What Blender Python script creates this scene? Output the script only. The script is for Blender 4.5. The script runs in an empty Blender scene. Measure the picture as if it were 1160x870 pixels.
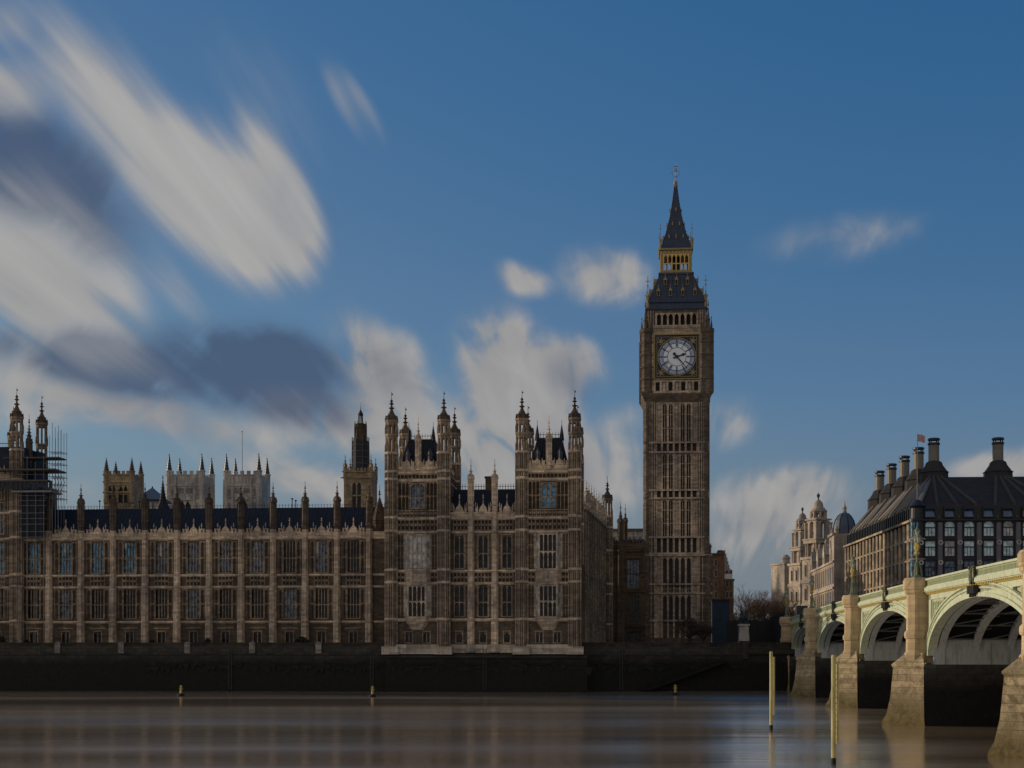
import bpy, bmesh, math, random
from mathutils import Vector, Matrix

random.seed(7)
scene = bpy.context.scene
COL = scene.collection
PI = math.pi
R = math.radians

# ------------------------------------------------------------------ camera
F = 1588.0            # focal length in photo pixels (photo 1160 wide)
EYE = 6.8             # eye height above low water
HOR = 733.0           # horizon row of the level camera
cam_d = bpy.data.cameras.new('camera')
cam = bpy.data.objects.new('camera', cam_d)
COL.objects.link(cam)
cam.location = (0, 0, EYE)
cam.rotation_euler = (R(90), 0, 0)
cam_d.sensor_width = 36.0
cam_d.lens = F / 1160.0 * 36.0
cam_d.shift_y = (HOR - 435.0) / 1160.0
cam_d.clip_start = 0.5
cam_d.clip_end = 20000
scene.camera = cam

# ------------------------------------------------------------------ sun, sky, exposure
SUN_AZ, SUN_EL = -66.0, 13.5      # azimuth clockwise from +Y
sun_dir = Vector((math.sin(R(SUN_AZ)) * math.cos(R(SUN_EL)), math.cos(R(SUN_AZ)) * math.cos(R(SUN_EL)), math.sin(R(SUN_EL))))
sd = bpy.data.lights.new('sun', 'SUN')
sun = bpy.data.objects.new('sun', sd)
COL.objects.link(sun)
sd.energy = 4.6
sd.angle = R(0.5)
sd.color = (1.0, 0.83, 0.62)
sun.rotation_euler = sun_dir.to_track_quat('Z', 'Y').to_euler()
sun.location = (-200, 100, 120)

scene.view_settings.view_transform = 'Standard'
scene.view_settings.look = 'None'
scene.view_settings.gamma = 1.0
scene.view_settings.use_curve_mapping = False
scene.view_settings.exposure = -0.9

SKY_STRENGTH = 0.11
world = bpy.data.worlds.new('World')
scene.world = world
world.use_nodes = True
wt = world.node_tree
wt.nodes.clear()


def wn(kind, **kw):
    n = wt.nodes.new(kind)
    for k, v in kw.items():
        setattr(n, k, v)
    return n


def wl(a, b):
    wt.links.new(a, b)


def wmath(op, a, b=None, clamp=False):
    n = wn('ShaderNodeMath', operation=op)
    n.use_clamp = clamp
    for i, s in enumerate((a, b)):
        if s is None:
            continue
        if isinstance(s, (int, float)):
            n.inputs[i].default_value = s
        else:
            wl(s, n.inputs[i])
    return n.outputs[0]


def wrange(v, a, b, c=0.0, d=1.0, smooth=True):
    n = wn('ShaderNodeMapRange')
    n.interpolation_type = 'SMOOTHSTEP' if smooth else 'LINEAR'
    wl(v, n.inputs['Value'])
    n.inputs['From Min'].default_value = a
    n.inputs['From Max'].default_value = b
    n.inputs['To Min'].default_value = c
    n.inputs['To Max'].default_value = d
    return n.outputs['Result']


def wmix(fac, a, b):
    n = wn('ShaderNodeMix', data_type='RGBA')
    wl(fac, n.inputs['Factor'])
    for i, s in ((6, a), (7, b)):
        if isinstance(s, tuple):
            n.inputs[i].default_value = (*s, 1)
        else:
            wl(s, n.inputs[i])
    return n.outputs[2]


tc = wn('ShaderNodeTexCoord')
sky = wn('ShaderNodeTexSky', sky_type='NISHITA')
sky.sun_disc = False
sky.sun_elevation = R(SUN_EL)
sky.sun_rotation = R(SUN_AZ)
sky.altitude = 0
sky.air_density = 1.0
sky.dust_density = 0.6
sky.ozone_density = 2.2

# direction -> map of the western sky: U to the north, V downwards (degrees-like units)
sep = wn('ShaderNodeSeparateXYZ')
wl(tc.outputs['Generated'], sep.inputs[0])
ysafe = wmath('MAXIMUM', sep.outputs['Y'], 0.04)
U = wmath('ADD', wmath('MULTIPLY', wmath('DIVIDE', sep.outputs['X'], ysafe), F), 580.0)
V = wmath('SUBTRACT', HOR, wmath('MULTIPLY', wmath('DIVIDE', sep.outputs['Z'], ysafe), F))
comb = wn('ShaderNodeCombineXYZ')
wl(U, comb.inputs[0])
wl(V, comb.inputs[1])
P = comb.outputs[0]

# high cloud drifts away from us to the north-west, so its trails draw together towards one point
CVX, CVY = 765.0, 890.0
du, dv = wmath('SUBTRACT', U, CVX), wmath('SUBTRACT', V, CVY)
RHO = wmath('SQRT', wmath('ADD', wmath('MULTIPLY', du, du), wmath('MULTIPLY', dv, dv)))
PHI = wmath('ARCTAN2', dv, du)


def trail(length, width, seed, detail=3.0, rough=0.5, dist=0.0):
    cc = wn('ShaderNodeCombineXYZ')
    wl(wmath('ADD', wmath('DIVIDE', RHO, length), seed * 7.3), cc.inputs[0])
    wl(wmath('ADD', wmath('MULTIPLY', PHI, 800.0 / width), seed * 3.1), cc.inputs[1])
    n = wn('ShaderNodeTexNoise', noise_dimensions='2D')
    wl(cc.outputs[0], n.inputs['Vector'])
    n.inputs['Scale'].default_value = 1.0
    n.inputs['Detail'].default_value = detail
    n.inputs['Roughness'].default_value = rough
    n.inputs['Distortion'].default_value = dist
    return n.outputs['Fac']


def blobs(items):
    tot = None
    for (u, v, ru, rv, ang, s) in items:
        m = wn('ShaderNodeMapping', vector_type='TEXTURE')
        wl(P, m.inputs['Vector'])
        m.inputs['Location'].default_value = (u, v, 0)
        m.inputs['Rotation'].default_value = (0, 0, R(ang))
        m.inputs['Scale'].default_value = (ru, rv, 1)
        ln = wn('ShaderNodeVectorMath', operation='LENGTH')
        wl(m.outputs[0], ln.inputs[0])
        f = wrange(ln.outputs['Value'], 0.05, 1.35, s, 0.0)
        tot = f if tot is None else wmath('ADD', tot, f)
    return tot


n_long = trail(400, 84, 1, 2.0, 0.45)
n_fine = trail(300, 26, 2, 2.0, 0.5)
n_mid = trail(95, 75, 3, 4.0, 0.5, 0.5)
n_soft = trail(80, 110, 4, 4.0, 0.5, 0.6)

# bright streaks of the upper left
A = blobs([
    (255, 232, 125, 78, 42, 0.95), (150, 150, 190, 62, 46, 0.6), (300, 255, 80, 55, 55, 0.7), (318, 195, 92, 26, 60, 0.72),
    (400, 118, 62, 20, 58, 0.72), (45, 345, 130, 95, 38, 1.0), (10, 250, 95, 80, 20, 0.7),
    (5, 100, 60, 40, 40, 0.9), (205, 330, 60, 22, 52, 0.42), (335, 270, 55, 30, 60, 0.4), (0, 20, 40, 30, 40, 0.6),
    (130, 395, 120, 24, 35, 0.45), (300, 110, 140, 60, 45, 0.16), (60, 300, 130, 110, 45, 0.6), (100, 60, 150, 60, 45, 0.25),
])
# clouds low over the roofs
B = blobs([
    (585, 420, 88, 54, 55, 1.7), (655, 408, 42, 30, 40, 1.0), (575, 485, 110, 84, 70, 1.3), (620, 540, 150, 60, 10, 0.5), (350, 505, 200, 50, 8, 0.2),
    (430, 420, 86, 42, 52, 1.4), (400, 480, 125, 36, 15, 1.05), (340, 545, 120, 26, 15, 0.75), (270, 495, 120, 18, 5, 0.4),
    (590, 316, 38, 21, 20, 0.9), (688, 312, 62, 40, 5, 0.95), (468, 393, 32, 16, 55, 0.5), (960, 268, 110, 32, -8, 0.42),
    (690, 520, 60, 60, 70, 0.6), (812, 480, 34, 60, 80, 0.6), (880, 572, 92, 46, -8, 1.15), (840, 625, 90, 36, 5, 0.6), (930, 545, 55, 22, 0, 0.4),
    (1140, 528, 92, 22, -8, 1.0), (150, 462, 150, 24, 8, 0.75), (40, 430, 110, 50, 10, 0.75), (520, 560, 190, 46, 0, 0.25), (20, 478, 90, 22, 0, 0.4),
    (90, 560, 200, 30, 0, 0.22), (720, 470, 20, 40, 80, 0.3),
])
# grey undersides
D = blobs([
    (225, 414, 215, 50, 7, 1.2), (320, 402, 125, 46, 14, 0.6), (150, 425, 130, 30, 10, 0.4), (55, 190, 150, 70, 40, 1.1), (10, 210, 80, 60, 10, 0.7),
    (90, 405, 160, 34, 8, 0.7), (340, 470, 85, 28, 10, 0.7), (170, 470, 120, 32, 10, 0.45), (645, 425, 46, 34, 60, 0.6),
    (640, 530, 70, 50, 50, 0.5), (450, 425, 70, 30, 55, 0.35), (330, 230, 90, 50, 55, 0.3), (110, 290, 80, 40, 40, 0.35), (860, 595, 60, 24, 0, 0.35),
])


def density(m, noise, base, gain, hi):
    """translucent cloud: soft body times its trails"""
    k = wrange(noise, 0.28, 0.72, base, base + gain, False)
    return wrange(wmath('MULTIPLY', m, k), 0.0, hi)


nul = wmath('ADD', wmath('MULTIPLY', n_long, 0.58), wmath('MULTIPLY', n_fine, 0.42))
ncc = wmath('ADD', wmath('ADD', wmath('MULTIPLY', n_mid, 0.5), wmath('MULTIPLY', n_soft, 0.42)), wmath('MULTIPLY', n_fine, 0.08))
dA = density(A, nul, 0.0, 2.2, 1.2)
dB = density(B, ncc, 0.0, 2.2, 1.2)
dD = density(D, wmath('ADD', wmath('MULTIPLY', n_soft, 0.55), wmath('MULTIPLY', nul, 0.45)), 0.3, 1.5, 1.25)

K = 1.0
BRIGHT = (6.9 * K, 6.75 * K, 6.6 * K)
BRIGHT_B = (6.5 * K, 6.3 * K, 6.15 * K)
DARK = (1.0 * K, 1.5 * K, 2.7 * K)
srgb = wn('ShaderNodeSeparateColor')
wl(sky.outputs[0], srgb.inputs[0])
r_ = wmath('MINIMUM', wmath('MULTIPLY', wmath('POWER', srgb.outputs[0], 1.70), 0.60), wmath('MULTIPLY', srgb.outputs[0], 0.86))
g_ = wmath('MULTIPLY', wmath('POWER', srgb.outputs[1], 0.8), 1.36)
b_ = wmath('MULTIPLY', wmath('POWER', srgb.outputs[2], 0.45), 2.95)
crgb = wn('ShaderNodeCombineColor')
wl(r_, crgb.inputs[0]); wl(g_, crgb.inputs[1]); wl(b_, crgb.inputs[2])
c = crgb.outputs[0]
# pale winter murk low over the western roofs
low = wmath('MULTIPLY', wrange(V, 430.0, 690.0, 0.0, 0.8), wrange(sep.outputs['Y'], 0.0, 0.25))
c = wmix(low, c, (3.0, 3.5, 4.05))
# the sky the far lens saw: deeper at the top, paler at the roofs
# cloud tops vary from white to grey along the streaks
def shade(col, noise):
    k = wrange(noise, 0.32, 0.68, 0.78, 1.03, False)
    n = wn('ShaderNodeVectorMath', operation='SCALE')
    n.inputs[0].default_value = col
    wl(k, n.inputs['Scale'])
    return n.outputs[0]
BRIGHT = shade(BRIGHT, nul)
BRIGHT_B = shade(BRIGHT_B, ncc)
c = wmix(wmath('MULTIPLY', dB, 0.92), c, BRIGHT_B)
c = wmix(wmath('MULTIPLY', dD, 0.84), c, DARK)
dA2 = wmath('MULTIPLY', dA, wmath('SUBTRACT', 1.0, wmath('MULTIPLY', dD, 0.55)))
c = wmix(wmath('MULTIPLY', dA2, 0.95), c, BRIGHT)
# behind the camera: unseen bright cloud bank added to light the facades
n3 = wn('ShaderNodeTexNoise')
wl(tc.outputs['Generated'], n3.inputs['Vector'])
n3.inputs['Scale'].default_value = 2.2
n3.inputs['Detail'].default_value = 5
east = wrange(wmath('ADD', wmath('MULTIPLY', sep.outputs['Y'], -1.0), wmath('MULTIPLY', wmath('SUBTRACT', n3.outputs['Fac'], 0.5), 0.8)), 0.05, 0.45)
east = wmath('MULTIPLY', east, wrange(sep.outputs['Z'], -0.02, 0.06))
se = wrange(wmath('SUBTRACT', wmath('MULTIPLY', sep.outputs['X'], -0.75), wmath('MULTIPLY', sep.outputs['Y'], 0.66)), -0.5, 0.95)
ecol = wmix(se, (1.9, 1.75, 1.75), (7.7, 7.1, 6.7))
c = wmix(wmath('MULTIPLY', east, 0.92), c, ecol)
bg = wn('ShaderNodeBackground')
bg.inputs['Strength'].default_value = SKY_STRENGTH
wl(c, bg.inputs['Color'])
wo = wn('ShaderNodeOutputWorld')
wl(bg.outputs[0], wo.inputs['Surface'])

# ------------------------------------------------------------------ mesh helpers
class MB:
    """collects boxes, prisms, turned shapes and tubes, then links them as one mesh object"""
    def __init__(self):
        self.v, self.f = [], []

    def add(self, vs, fs):
        n = len(self.v)
        self.v += [tuple(p) for p in vs]
        self.f += [tuple(i + n for i in f) for f in fs]
        return self

    def box(self, x0, x1, y0, y1, z0, z1):
        vs = [(x0, y0, z0), (x1, y0, z0), (x1, y1, z0), (x0, y1, z0), (x0, y0, z1), (x1, y0, z1), (x1, y1, z1), (x0, y1, z1)]
        return self.add(vs, [(3, 2, 1, 0), (4, 5, 6, 7), (0, 1, 5, 4), (1, 2, 6, 5), (2, 3, 7, 6), (3, 0, 4, 7)])

    def prism(self, pts, z0, z1):
        n = len(pts)
        vs = [(x, y, z0) for x, y in pts] + [(x, y, z1) for x, y in pts]
        fs = [tuple(reversed(range(n))), tuple(range(n, 2 * n))] + [(i, (i + 1) % n, n + (i + 1) % n, n + i) for i in range(n)]
        return self.add(vs, fs)

    def loft(self, rings, cap=True):
        """rings: list of equal-length vertex rings"""
        n = len(rings[0])
        vs = [p for r in rings for p in r]
        fs = []
        for k in range(len(rings) - 1):
            a, b = k * n, (k + 1) * n
            fs += [(a + i, a + (i + 1) % n, b + (i + 1) % n, b + i) for i in range(n)]
        if cap:
            fs += [tuple(reversed(range(n))), tuple(range((len(rings) - 1) * n, len(rings) * n))]
        return self.add(vs, fs)

    def lathe(self, cx, cy, prof, n=8, rot=None, sx=1.0, sy=1.0):
        """prof: (z, r) upwards; flat side to the front when rot is None"""
        rot = PI / n if rot is None else rot
        rings = []
        for z, r in prof:
            r = max(r, 0.004)
            rings.append([(cx + sx * r * math.cos(rot + 2 * PI * i / n), cy + sy * r * math.sin(rot + 2 * PI * i / n), z) for i in range(n)])
        return self.loft(rings)

    def pyr(self, x0, x1, y0, y1, z0, X0, X1, Y0, Y1, z1):
        return self.loft([[(x0, y0, z0), (x1, y0, z0), (x1, y1, z0), (x0, y1, z0)], [(X0, Y0, z1), (X1, Y0, z1), (X1, Y1, z1), (X0, Y1, z1)]])

    def tube(self, p, q, r, n=6, r2=None):
        p, q = Vector(p), Vector(q)
        d = (q - p)
        if d.length < 1e-6:
            return self
        d.normalize()
        a = d.cross(Vector((0, 0, 1)))
        if a.length < 1e-3:
            a = Vector((1, 0, 0))
        a.normalize()
        b = d.cross(a)
        r2 = r if r2 is None else r2
        rings = [[c + (a * math.cos(2 * PI * i / n) + b * math.sin(2 * PI * i / n)) * rr for i in range(n)] for c, rr in ((p, r), (q, r2))]
        return self.loft(rings)

    def path(self, pts, r, n=6):
        for a, b in zip(pts, pts[1:]):
            self.tube(a, b, r, n)
        return self

    def bar(self, p, q, w, d):
        """rectangular bar in a facade plane (x,z), from p=(x,y,z) to q; w across, d deep (y)"""
        p, q = Vector(p), Vector(q)
        t = (q - p).normalized()
        u = Vector((-t.z, 0, t.x)) * (w / 2)
        k = Vector((0, d / 2, 0))
        rings = [[c - u - k, c + u - k, c + u + k, c - u + k] for c in (p, q)]
        return self.loft(rings)

    def extxz(self, pts, y0, y1):
        n = len(pts)
        vs = [(x, y0, z) for x, z in pts] + [(x, y1, z) for x, z in pts]
        fs = [tuple(range(n)), tuple(reversed(range(n, 2 * n)))] + [(i, n + i, n + (i + 1) % n, (i + 1) % n) for i in range(n)]
        return self.add(vs, fs)

    def extyz(self, pts, x0, x1):
        n = len(pts)
        vs = [(x0, y, z) for y, z in pts] + [(x1, y, z) for y, z in pts]
        fs = [tuple(range(n)), tuple(reversed(range(n, 2 * n)))] + [(i, n + i, n + (i + 1) % n, (i + 1) % n) for i in range(n)]
        return self.add(vs, fs)

    def ball(self, c, r, n=8, m=5, sz=1.0):
        prof = []
        for k in range(m + 1):
            a = -PI / 2 + PI * k / m
            prof.append((c[2] + r * sz * math.sin(a), r * math.cos(a)))
        return self.lathe(c[0], c[1], prof, n)

    def xf(self, M):
        self.v = [tuple(M @ Vector(p)) for p in self.v]
        return self

    def mark(self):
        if not hasattr(self, 'marks'):
            self.marks = []
        self.marks.append((len(self.v), len(self.f)))
        return self

    def parts(self):
        """split at the marks into separate builders"""
        ms = self.marks + [(len(self.v), len(self.f))]
        out = []
        for (v0, f0), (v1, f1) in zip(ms, ms[1:]):
            if v1 > v0:
                m = MB()
                m.v = self.v[v0:v1]
                m.f = [tuple(i - v0 for i in f) for f in self.f[f0:f1]]
                out.append(m)
        return out

    def build_parts(self, name, mat, parent):
        for m in self.parts():
            m.build(name, mat, parent)

    def build(self, name, mat, parent=None, smooth=False, loc=None):
        me = bpy.data.meshes.new(name)
        me.from_pydata(self.v, [], self.f)
        bm = bmesh.new()
        bm.from_mesh(me)
        bmesh.ops.recalc_face_normals(bm, faces=bm.faces)
        bm.to_mesh(me)
        bm.free()
        if smooth:
            me.polygons.foreach_set('use_smooth', [True] * len(me.polygons))
        if mat:
            me.materials.append(mat)
        o = bpy.data.objects.new(name, me)
        COL.objects.link(o)
        if parent:
            o.parent = parent
        if loc:
            o.location = loc
        return o


def tag(o, label=None, cat=None, group=None, kind=None):
    for k, v in (('label', label), ('category', cat), ('group', group), ('kind', kind)):
        if v:
            o[k] = v
    return o


def thing(name, label, cat, loc=(0, 0, 0), rot=0.0, group=None, kind=None):
    o = bpy.data.objects.new(name, None)
    COL.objects.link(o)
    o.empty_display_size = 0.5
    o.location = loc
    o.rotation_euler = (0, 0, rot)
    return tag(o, label, cat, group, kind)


def kids(o):
    return [c for c in bpy.data.objects if c.parent == o]


def copy_tree(o, parent=None, children=None):
    if children is None:
        children = {}
        for c in bpy.data.objects:
            if c.parent:
                children.setdefault(c.parent.name, []).append(c)
    c = o.copy()
    COL.objects.link(c)
    if parent:
        c.parent = parent
    for ch in children.get(o.name, []):
        copy_tree(ch, c, children)
    return c


class Frame:
    """a building's own axes: x along its face, y into the building, turned by `ang` about z"""
    def __init__(self, X, Y, ang, z=0.0):
        self.X, self.Y, self.a, self.z = X, Y, ang, z
        self.c, self.s = math.cos(ang), math.sin(ang)

    def wy(self, x, y):
        return self.Y - x * self.s + y * self.c

    def lx(self, px, y=0.0):
        k = (px - 580.0) / F
        return (k * (self.Y + y * self.c) - self.X - y * self.s) / (self.c + k * self.s)

    def lz(self, py, x=0.0, y=0.0):
        return EYE + (HOR - py) / F * self.wy(x, y)

    def thing(self, name, label, cat, group=None, kind=None, x=0.0, y=0.0, z=0.0):
        return thing(name, label, cat, (self.X + x * self.c + y * self.s, self.wy(x, y), z), -self.a, group, kind)


# ------------------------------------------------------------------ materials
def newmat(name):
    m = bpy.data.materials.new(name)
    m.use_nodes = True
    nt = m.node_tree
    b = nt.nodes['Principled BSDF']
    return m, nt, b


def nnode(nt, kind, **kw):
    n = nt.nodes.new(kind)
    for k, v in kw.items():
        setattr(n, k, v)
    return n


def plain(name, col, rough=0.6, metal=0.0, spec=0.4, var=0.15, scale=1.5):
    """a painted or metal surface with slight uneven tone"""
    m, nt, b = newmat(name)
    g = nnode(nt, 'ShaderNodeNewGeometry')
    n = nnode(nt, 'ShaderNodeTexNoise')
    n.inputs['Scale'].default_value = scale
    n.inputs['Detail'].default_value = 4
    nt.links.new(g.outputs['Position'], n.inputs['Vector'])
    mx = nnode(nt, 'ShaderNodeMix', data_type='RGBA')
    mx.inputs[6].default_value = (*[c * (1 - var) for c in col], 1)
    mx.inputs[7].default_value = (*[min(1, c * (1 + var)) for c in col], 1)
    nt.links.new(n.outputs['Fac'], mx.inputs[0])
    nt.links.new(mx.outputs[2], b.inputs['Base Color'])
    b.inputs['Roughness'].default_value = rough
    b.inputs['Metallic'].default_value = metal
    b.inputs['Specular IOR Level'].default_value = spec
    return m


def painted(name, col, rough=0.5, dirt=(0.10, 0.085, 0.05), amt=0.5):
    """old paint: faded patches, and rain-streaked grime and rust running down it"""
    m = plain(name, col, rough, var=0.14, scale=0.7)
    nt = m.node_tree
    b = nt.nodes['Principled BSDF']
    L = nt.links.new
    src = b.inputs['Base Color'].links[0].from_socket
    g = nnode(nt, 'ShaderNodeNewGeometry')
    mp = nnode(nt, 'ShaderNodeMapping')
    mp.inputs['Scale'].default_value = (3.2, 3.2, 0.55)
    L(g.outputs['Position'], mp.inputs['Vector'])
    n = nnode(nt, 'ShaderNodeTexNoise')
    n.inputs['Scale'].default_value = 1.0
    n.inputs['Detail'].default_value = 7
    n.inputs['Roughness'].default_value = 0.72
    L(mp.outputs[0], n.inputs['Vector'])
    r = nnode(nt, 'ShaderNodeMapRange')
    L(n.outputs['Fac'], r.inputs[0])
    r.inputs[1].default_value = 0.48; r.inputs[2].default_value = 0.75
    r.inputs[3].default_value = 0.0; r.inputs[4].default_value = amt
    mx = nnode(nt, 'ShaderNodeMix', data_type='RGBA')
    L(r.outputs[0], mx.inputs[0])
    L(src, mx.inputs[6])
    mx.inputs[7].default_value = (*dirt, 1)
    L(mx.outputs[2], b.inputs['Base Color'])
    return m


def stone(name, col, soot=(0.05, 0.042, 0.035), soot_amt=0.5, course=0.38, block=0.85, joint=0.25, patch=0.3, rough=0.85, streak_z=0.16, warm=None):
    """ashlar: courses with block-to-block tone, blotches, and soot running down in streaks"""
    m, nt, b = newmat(name)
    L = nt.links.new
    g = nnode(nt, 'ShaderNodeNewGeometry')
    # block pattern runs round corners: u = x + y
    sp = nnode(nt, 'ShaderNodeSeparateXYZ')
    L(g.outputs['Position'], sp.inputs[0])
    ad = nnode(nt, 'ShaderNodeMath', operation='ADD')
    L(sp.outputs[0], ad.inputs[0]); L(sp.outputs[1], ad.inputs[1])
    cb = nnode(nt, 'ShaderNodeCombineXYZ')
    L(ad.outputs[0], cb.inputs[0]); L(sp.outputs[2], cb.inputs[1])
    br = nnode(nt, 'ShaderNodeTexBrick')
    L(cb.outputs[0], br.inputs['Vector'])
    br.inputs['Scale'].default_value = 1.0
    br.inputs['Brick Width'].default_value = block
    br.inputs['Row Height'].default_value = course
    br.inputs['Mortar Size'].default_value = 0.018
    br.inputs['Mortar Smooth'].default_value = 0.3
    br.inputs['Bias'].default_value = 0.0
    c1 = [c * (1 - patch) for c in col]
    c2 = [min(1, c * (1 + patch)) for c in col]
    br.inputs['Color1'].default_value = (*c1, 1)
    br.inputs['Color2'].default_value = (*c2, 1)
    br.inputs['Mortar'].default_value = (*[c * (1 - joint) * 0.9 for c in col], 1)
    # blotches
    n1 = nnode(nt, 'ShaderNodeTexNoise')
    n1.inputs['Scale'].default_value = 0.45
    n1.inputs['Detail'].default_value = 6
    n1.inputs['Roughness'].default_value = 0.65
    L(g.outputs['Position'], n1.inputs['Vector'])
    r1 = nnode(nt, 'ShaderNodeMapRange')
    L(n1.outputs['Fac'], r1.inputs[0])
    r1.inputs[1].default_value = 0.35; r1.inputs[2].default_value = 0.7
    r1.inputs[3].default_value = 0.0; r1.inputs[4].default_value = 1.0
    mx = nnode(nt, 'ShaderNodeMix', data_type='RGBA', blend_type='MULTIPLY')
    mx.inputs[0].default_value = 1.0
    ramp = nnode(nt, 'ShaderNodeMix', data_type='RGBA')
    L(r1.outputs[0], ramp.inputs[0])
    ramp.inputs[6].default_value = (0.78, 0.76, 0.76, 1)
    ramp.inputs[7].default_value = (1.15, 1.1, 1.02, 1)
    L(br.outputs['Color'], mx.inputs[6]); L(ramp.outputs[2], mx.inputs[7])
    # soot streaks
    mp = nnode(nt, 'ShaderNodeMapping')
    mp.inputs['Scale'].default_value = (1.3, 1.3, streak_z)
    L(g.outputs['Position'], mp.inputs['Vector'])
    n2 = nnode(nt, 'ShaderNodeTexNoise')
    n2.inputs['Scale'].default_value = 1.0
    n2.inputs['Detail'].default_value = 7
    n2.inputs['Roughness'].default_value = 0.7
    L(mp.outputs[0], n2.inputs['Vector'])
    r2 = nnode(nt, 'ShaderNodeMapRange')
    L(n2.outputs['Fac'], r2.inputs[0])
    r2.inputs[1].default_value = 0.46; r2.inputs[2].default_value = 0.72
    r2.inputs[3].default_value = 0.0; r2.inputs[4].default_value = soot_amt
    m2 = nnode(nt, 'ShaderNodeMix', data_type='RGBA')
    L(r2.outputs[0], m2.inputs[0])
    L(mx.outputs[2], m2.inputs[6])
    m2.inputs[7].default_value = (*soot, 1)
    n5 = nnode(nt, 'ShaderNodeTexNoise')
    n5.inputs['Scale'].default_value = 0.11
    n5.inputs['Detail'].default_value = 3
    L(g.outputs['Position'], n5.inputs['Vector'])
    r5 = nnode(nt, 'ShaderNodeMapRange')
    L(n5.outputs['Fac'], r5.inputs[0])
    r5.inputs[1].default_value = 0.34; r5.inputs[2].default_value = 0.66
    tone = nnode(nt, 'ShaderNodeMix', data_type='RGBA')
    L(r5.outputs[0], tone.inputs[0])
    tone.inputs[6].default_value = (0.74, 0.73, 0.74, 1)
    tone.inputs[7].default_value = (1.26, 1.2, 1.1, 1)
    m5 = nnode(nt, 'ShaderNodeMix', data_type='RGBA', blend_type='MULTIPLY')
    m5.inputs[0].default_value = 1.0
    L(m2.outputs[2], m5.inputs[6]); L(tone.outputs[2], m5.inputs[7])
    L(m5.outputs[2], b.inputs['Base Color'])
    b.inputs['Roughness'].default_value = rough
    b.inputs['Specular IOR Level'].default_value = 0.2
    bp = nnode(nt, 'ShaderNodeBump')
    bp.inputs['Strength'].default_value = 0.35
    bp.inputs['Distance'].default_value = 0.08
    L(n1.outputs['Fac'], bp.inputs['Height'])
    L(bp.outputs[0], b.inputs['Normal'])
    return m


def tide(name, col, wet, z0, z1, base_stone, rough=0.75, blot=0.5):
    """river masonry: stone whose lower part carries weed and tide stain up to a ragged line"""
    m, nt, b = newmat(name)
    L = nt.links.new
    g = nnode(nt, 'ShaderNodeNewGeometry')
    sp = nnode(nt, 'ShaderNodeSeparateXYZ')
    L(g.outputs['Position'], sp.inputs[0])
    ad = nnode(nt, 'ShaderNodeMath', operation='ADD')
    L(sp.outputs[0], ad.inputs[0]); L(sp.outputs[1], ad.inputs[1])
    cb = nnode(nt, 'ShaderNodeCombineXYZ')
    L(ad.outputs[0], cb.inputs[0]); L(sp.outputs[2], cb.inputs[1])
    br = nnode(nt, 'ShaderNodeTexBrick')
    L(cb.outputs[0], br.inputs['Vector'])
    br.inputs['Scale'].default_value = 1.0
    br.inputs['Brick Width'].default_value = 1.5
    br.inputs['Row Height'].default_value = 0.55
    br.inputs['Mortar Size'].default_value = 0.025
    br.inputs['Color1'].default_value = (*[c * 0.72 for c in col], 1)
    br.inputs['Color2'].default_value = (*[c * 1.25 for c in col], 1)
    br.inputs['Mortar'].default_value = (*[c * 0.5 for c in col], 1)
    n1 = nnode(nt, 'ShaderNodeTexNoise')
    n1.inputs['Scale'].default_value = 0.55
    n1.inputs['Detail'].default_value = 8
    n1.inputs['Roughness'].default_value = 0.7
    L(g.outputs['Position'], n1.inputs['Vector'])
    nz = nnode(nt, 'ShaderNodeMath', operation='MULTIPLY_ADD')
    L(n1.outputs['Fac'], nz.inputs[0])
    nz.inputs[1].default_value = -(z1 - z0) * 1.6
    L(sp.outputs[2], nz.inputs[2])
    r = nnode(nt, 'ShaderNodeMapRange')
    L(nz.outputs[0], r.inputs[0])
    r.inputs[1].default_value = z0 - (z1 - z0) * 0.8; r.inputs[2].default_value = z1 - (z1 - z0) * 0.8
    r.inputs[3].default_value = 1.0; r.inputs[4].default_value = 0.0
    n3 = nnode(nt, 'ShaderNodeTexNoise')
    n3.inputs['Scale'].default_value = 1.7
    n3.inputs['Detail'].default_value = 6
    n3.inputs['Roughness'].default_value = 0.7
    L(g.outputs['Position'], n3.inputs['Vector'])
    r3 = nnode(nt, 'ShaderNodeMapRange')
    L(n3.outputs['Fac'], r3.inputs[0])
    r3.inputs[1].default_value = 0.42; r3.inputs[2].default_value = 0.68
    r3.inputs[3].default_value = 0.0; r3.inputs[4].default_value = blot
    mb_ = nnode(nt, 'ShaderNodeMix', data_type='RGBA')
    L(r3.outputs[0], mb_.inputs[0])
    L(br.outputs['Color'], mb_.inputs[6])
    mb_.inputs[7].default_value = (col[0] * 0.35, col[1] * 0.36, col[2] * 0.33, 1)
    wetmix = nnode(nt, 'ShaderNodeMix', data_type='RGBA')
    L(r3.outputs[0], wetmix.inputs[0])
    wetmix.inputs[6].default_value = (*wet, 1)
    wetmix.inputs[7].default_value = (wet[0] * 2.2, wet[1] * 2.2, wet[2] * 2.0, 1)
    mx = nnode(nt, 'ShaderNodeMix', data_type='RGBA')
    L(r.outputs[0], mx.inputs[0])
    L(mb_.outputs[2], mx.inputs[6])
    L(wetmix.outputs[2], mx.inputs[7])
    L(mx.outputs[2], b.inputs['Base Color'])
    b.inputs['Roughness'].default_value = rough
    b.inputs['Specular IOR Level'].default_value = 0.25
    bp = nnode(nt, 'ShaderNodeBump')
    bp.inputs['Strength'].default_value = 0.6
    bp.inputs['Distance'].default_value = 0.15
    L(n3.outputs['Fac'], bp.inputs['Height'])
    L(bp.outputs[0], b.inputs['Normal'])
    return m


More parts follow.
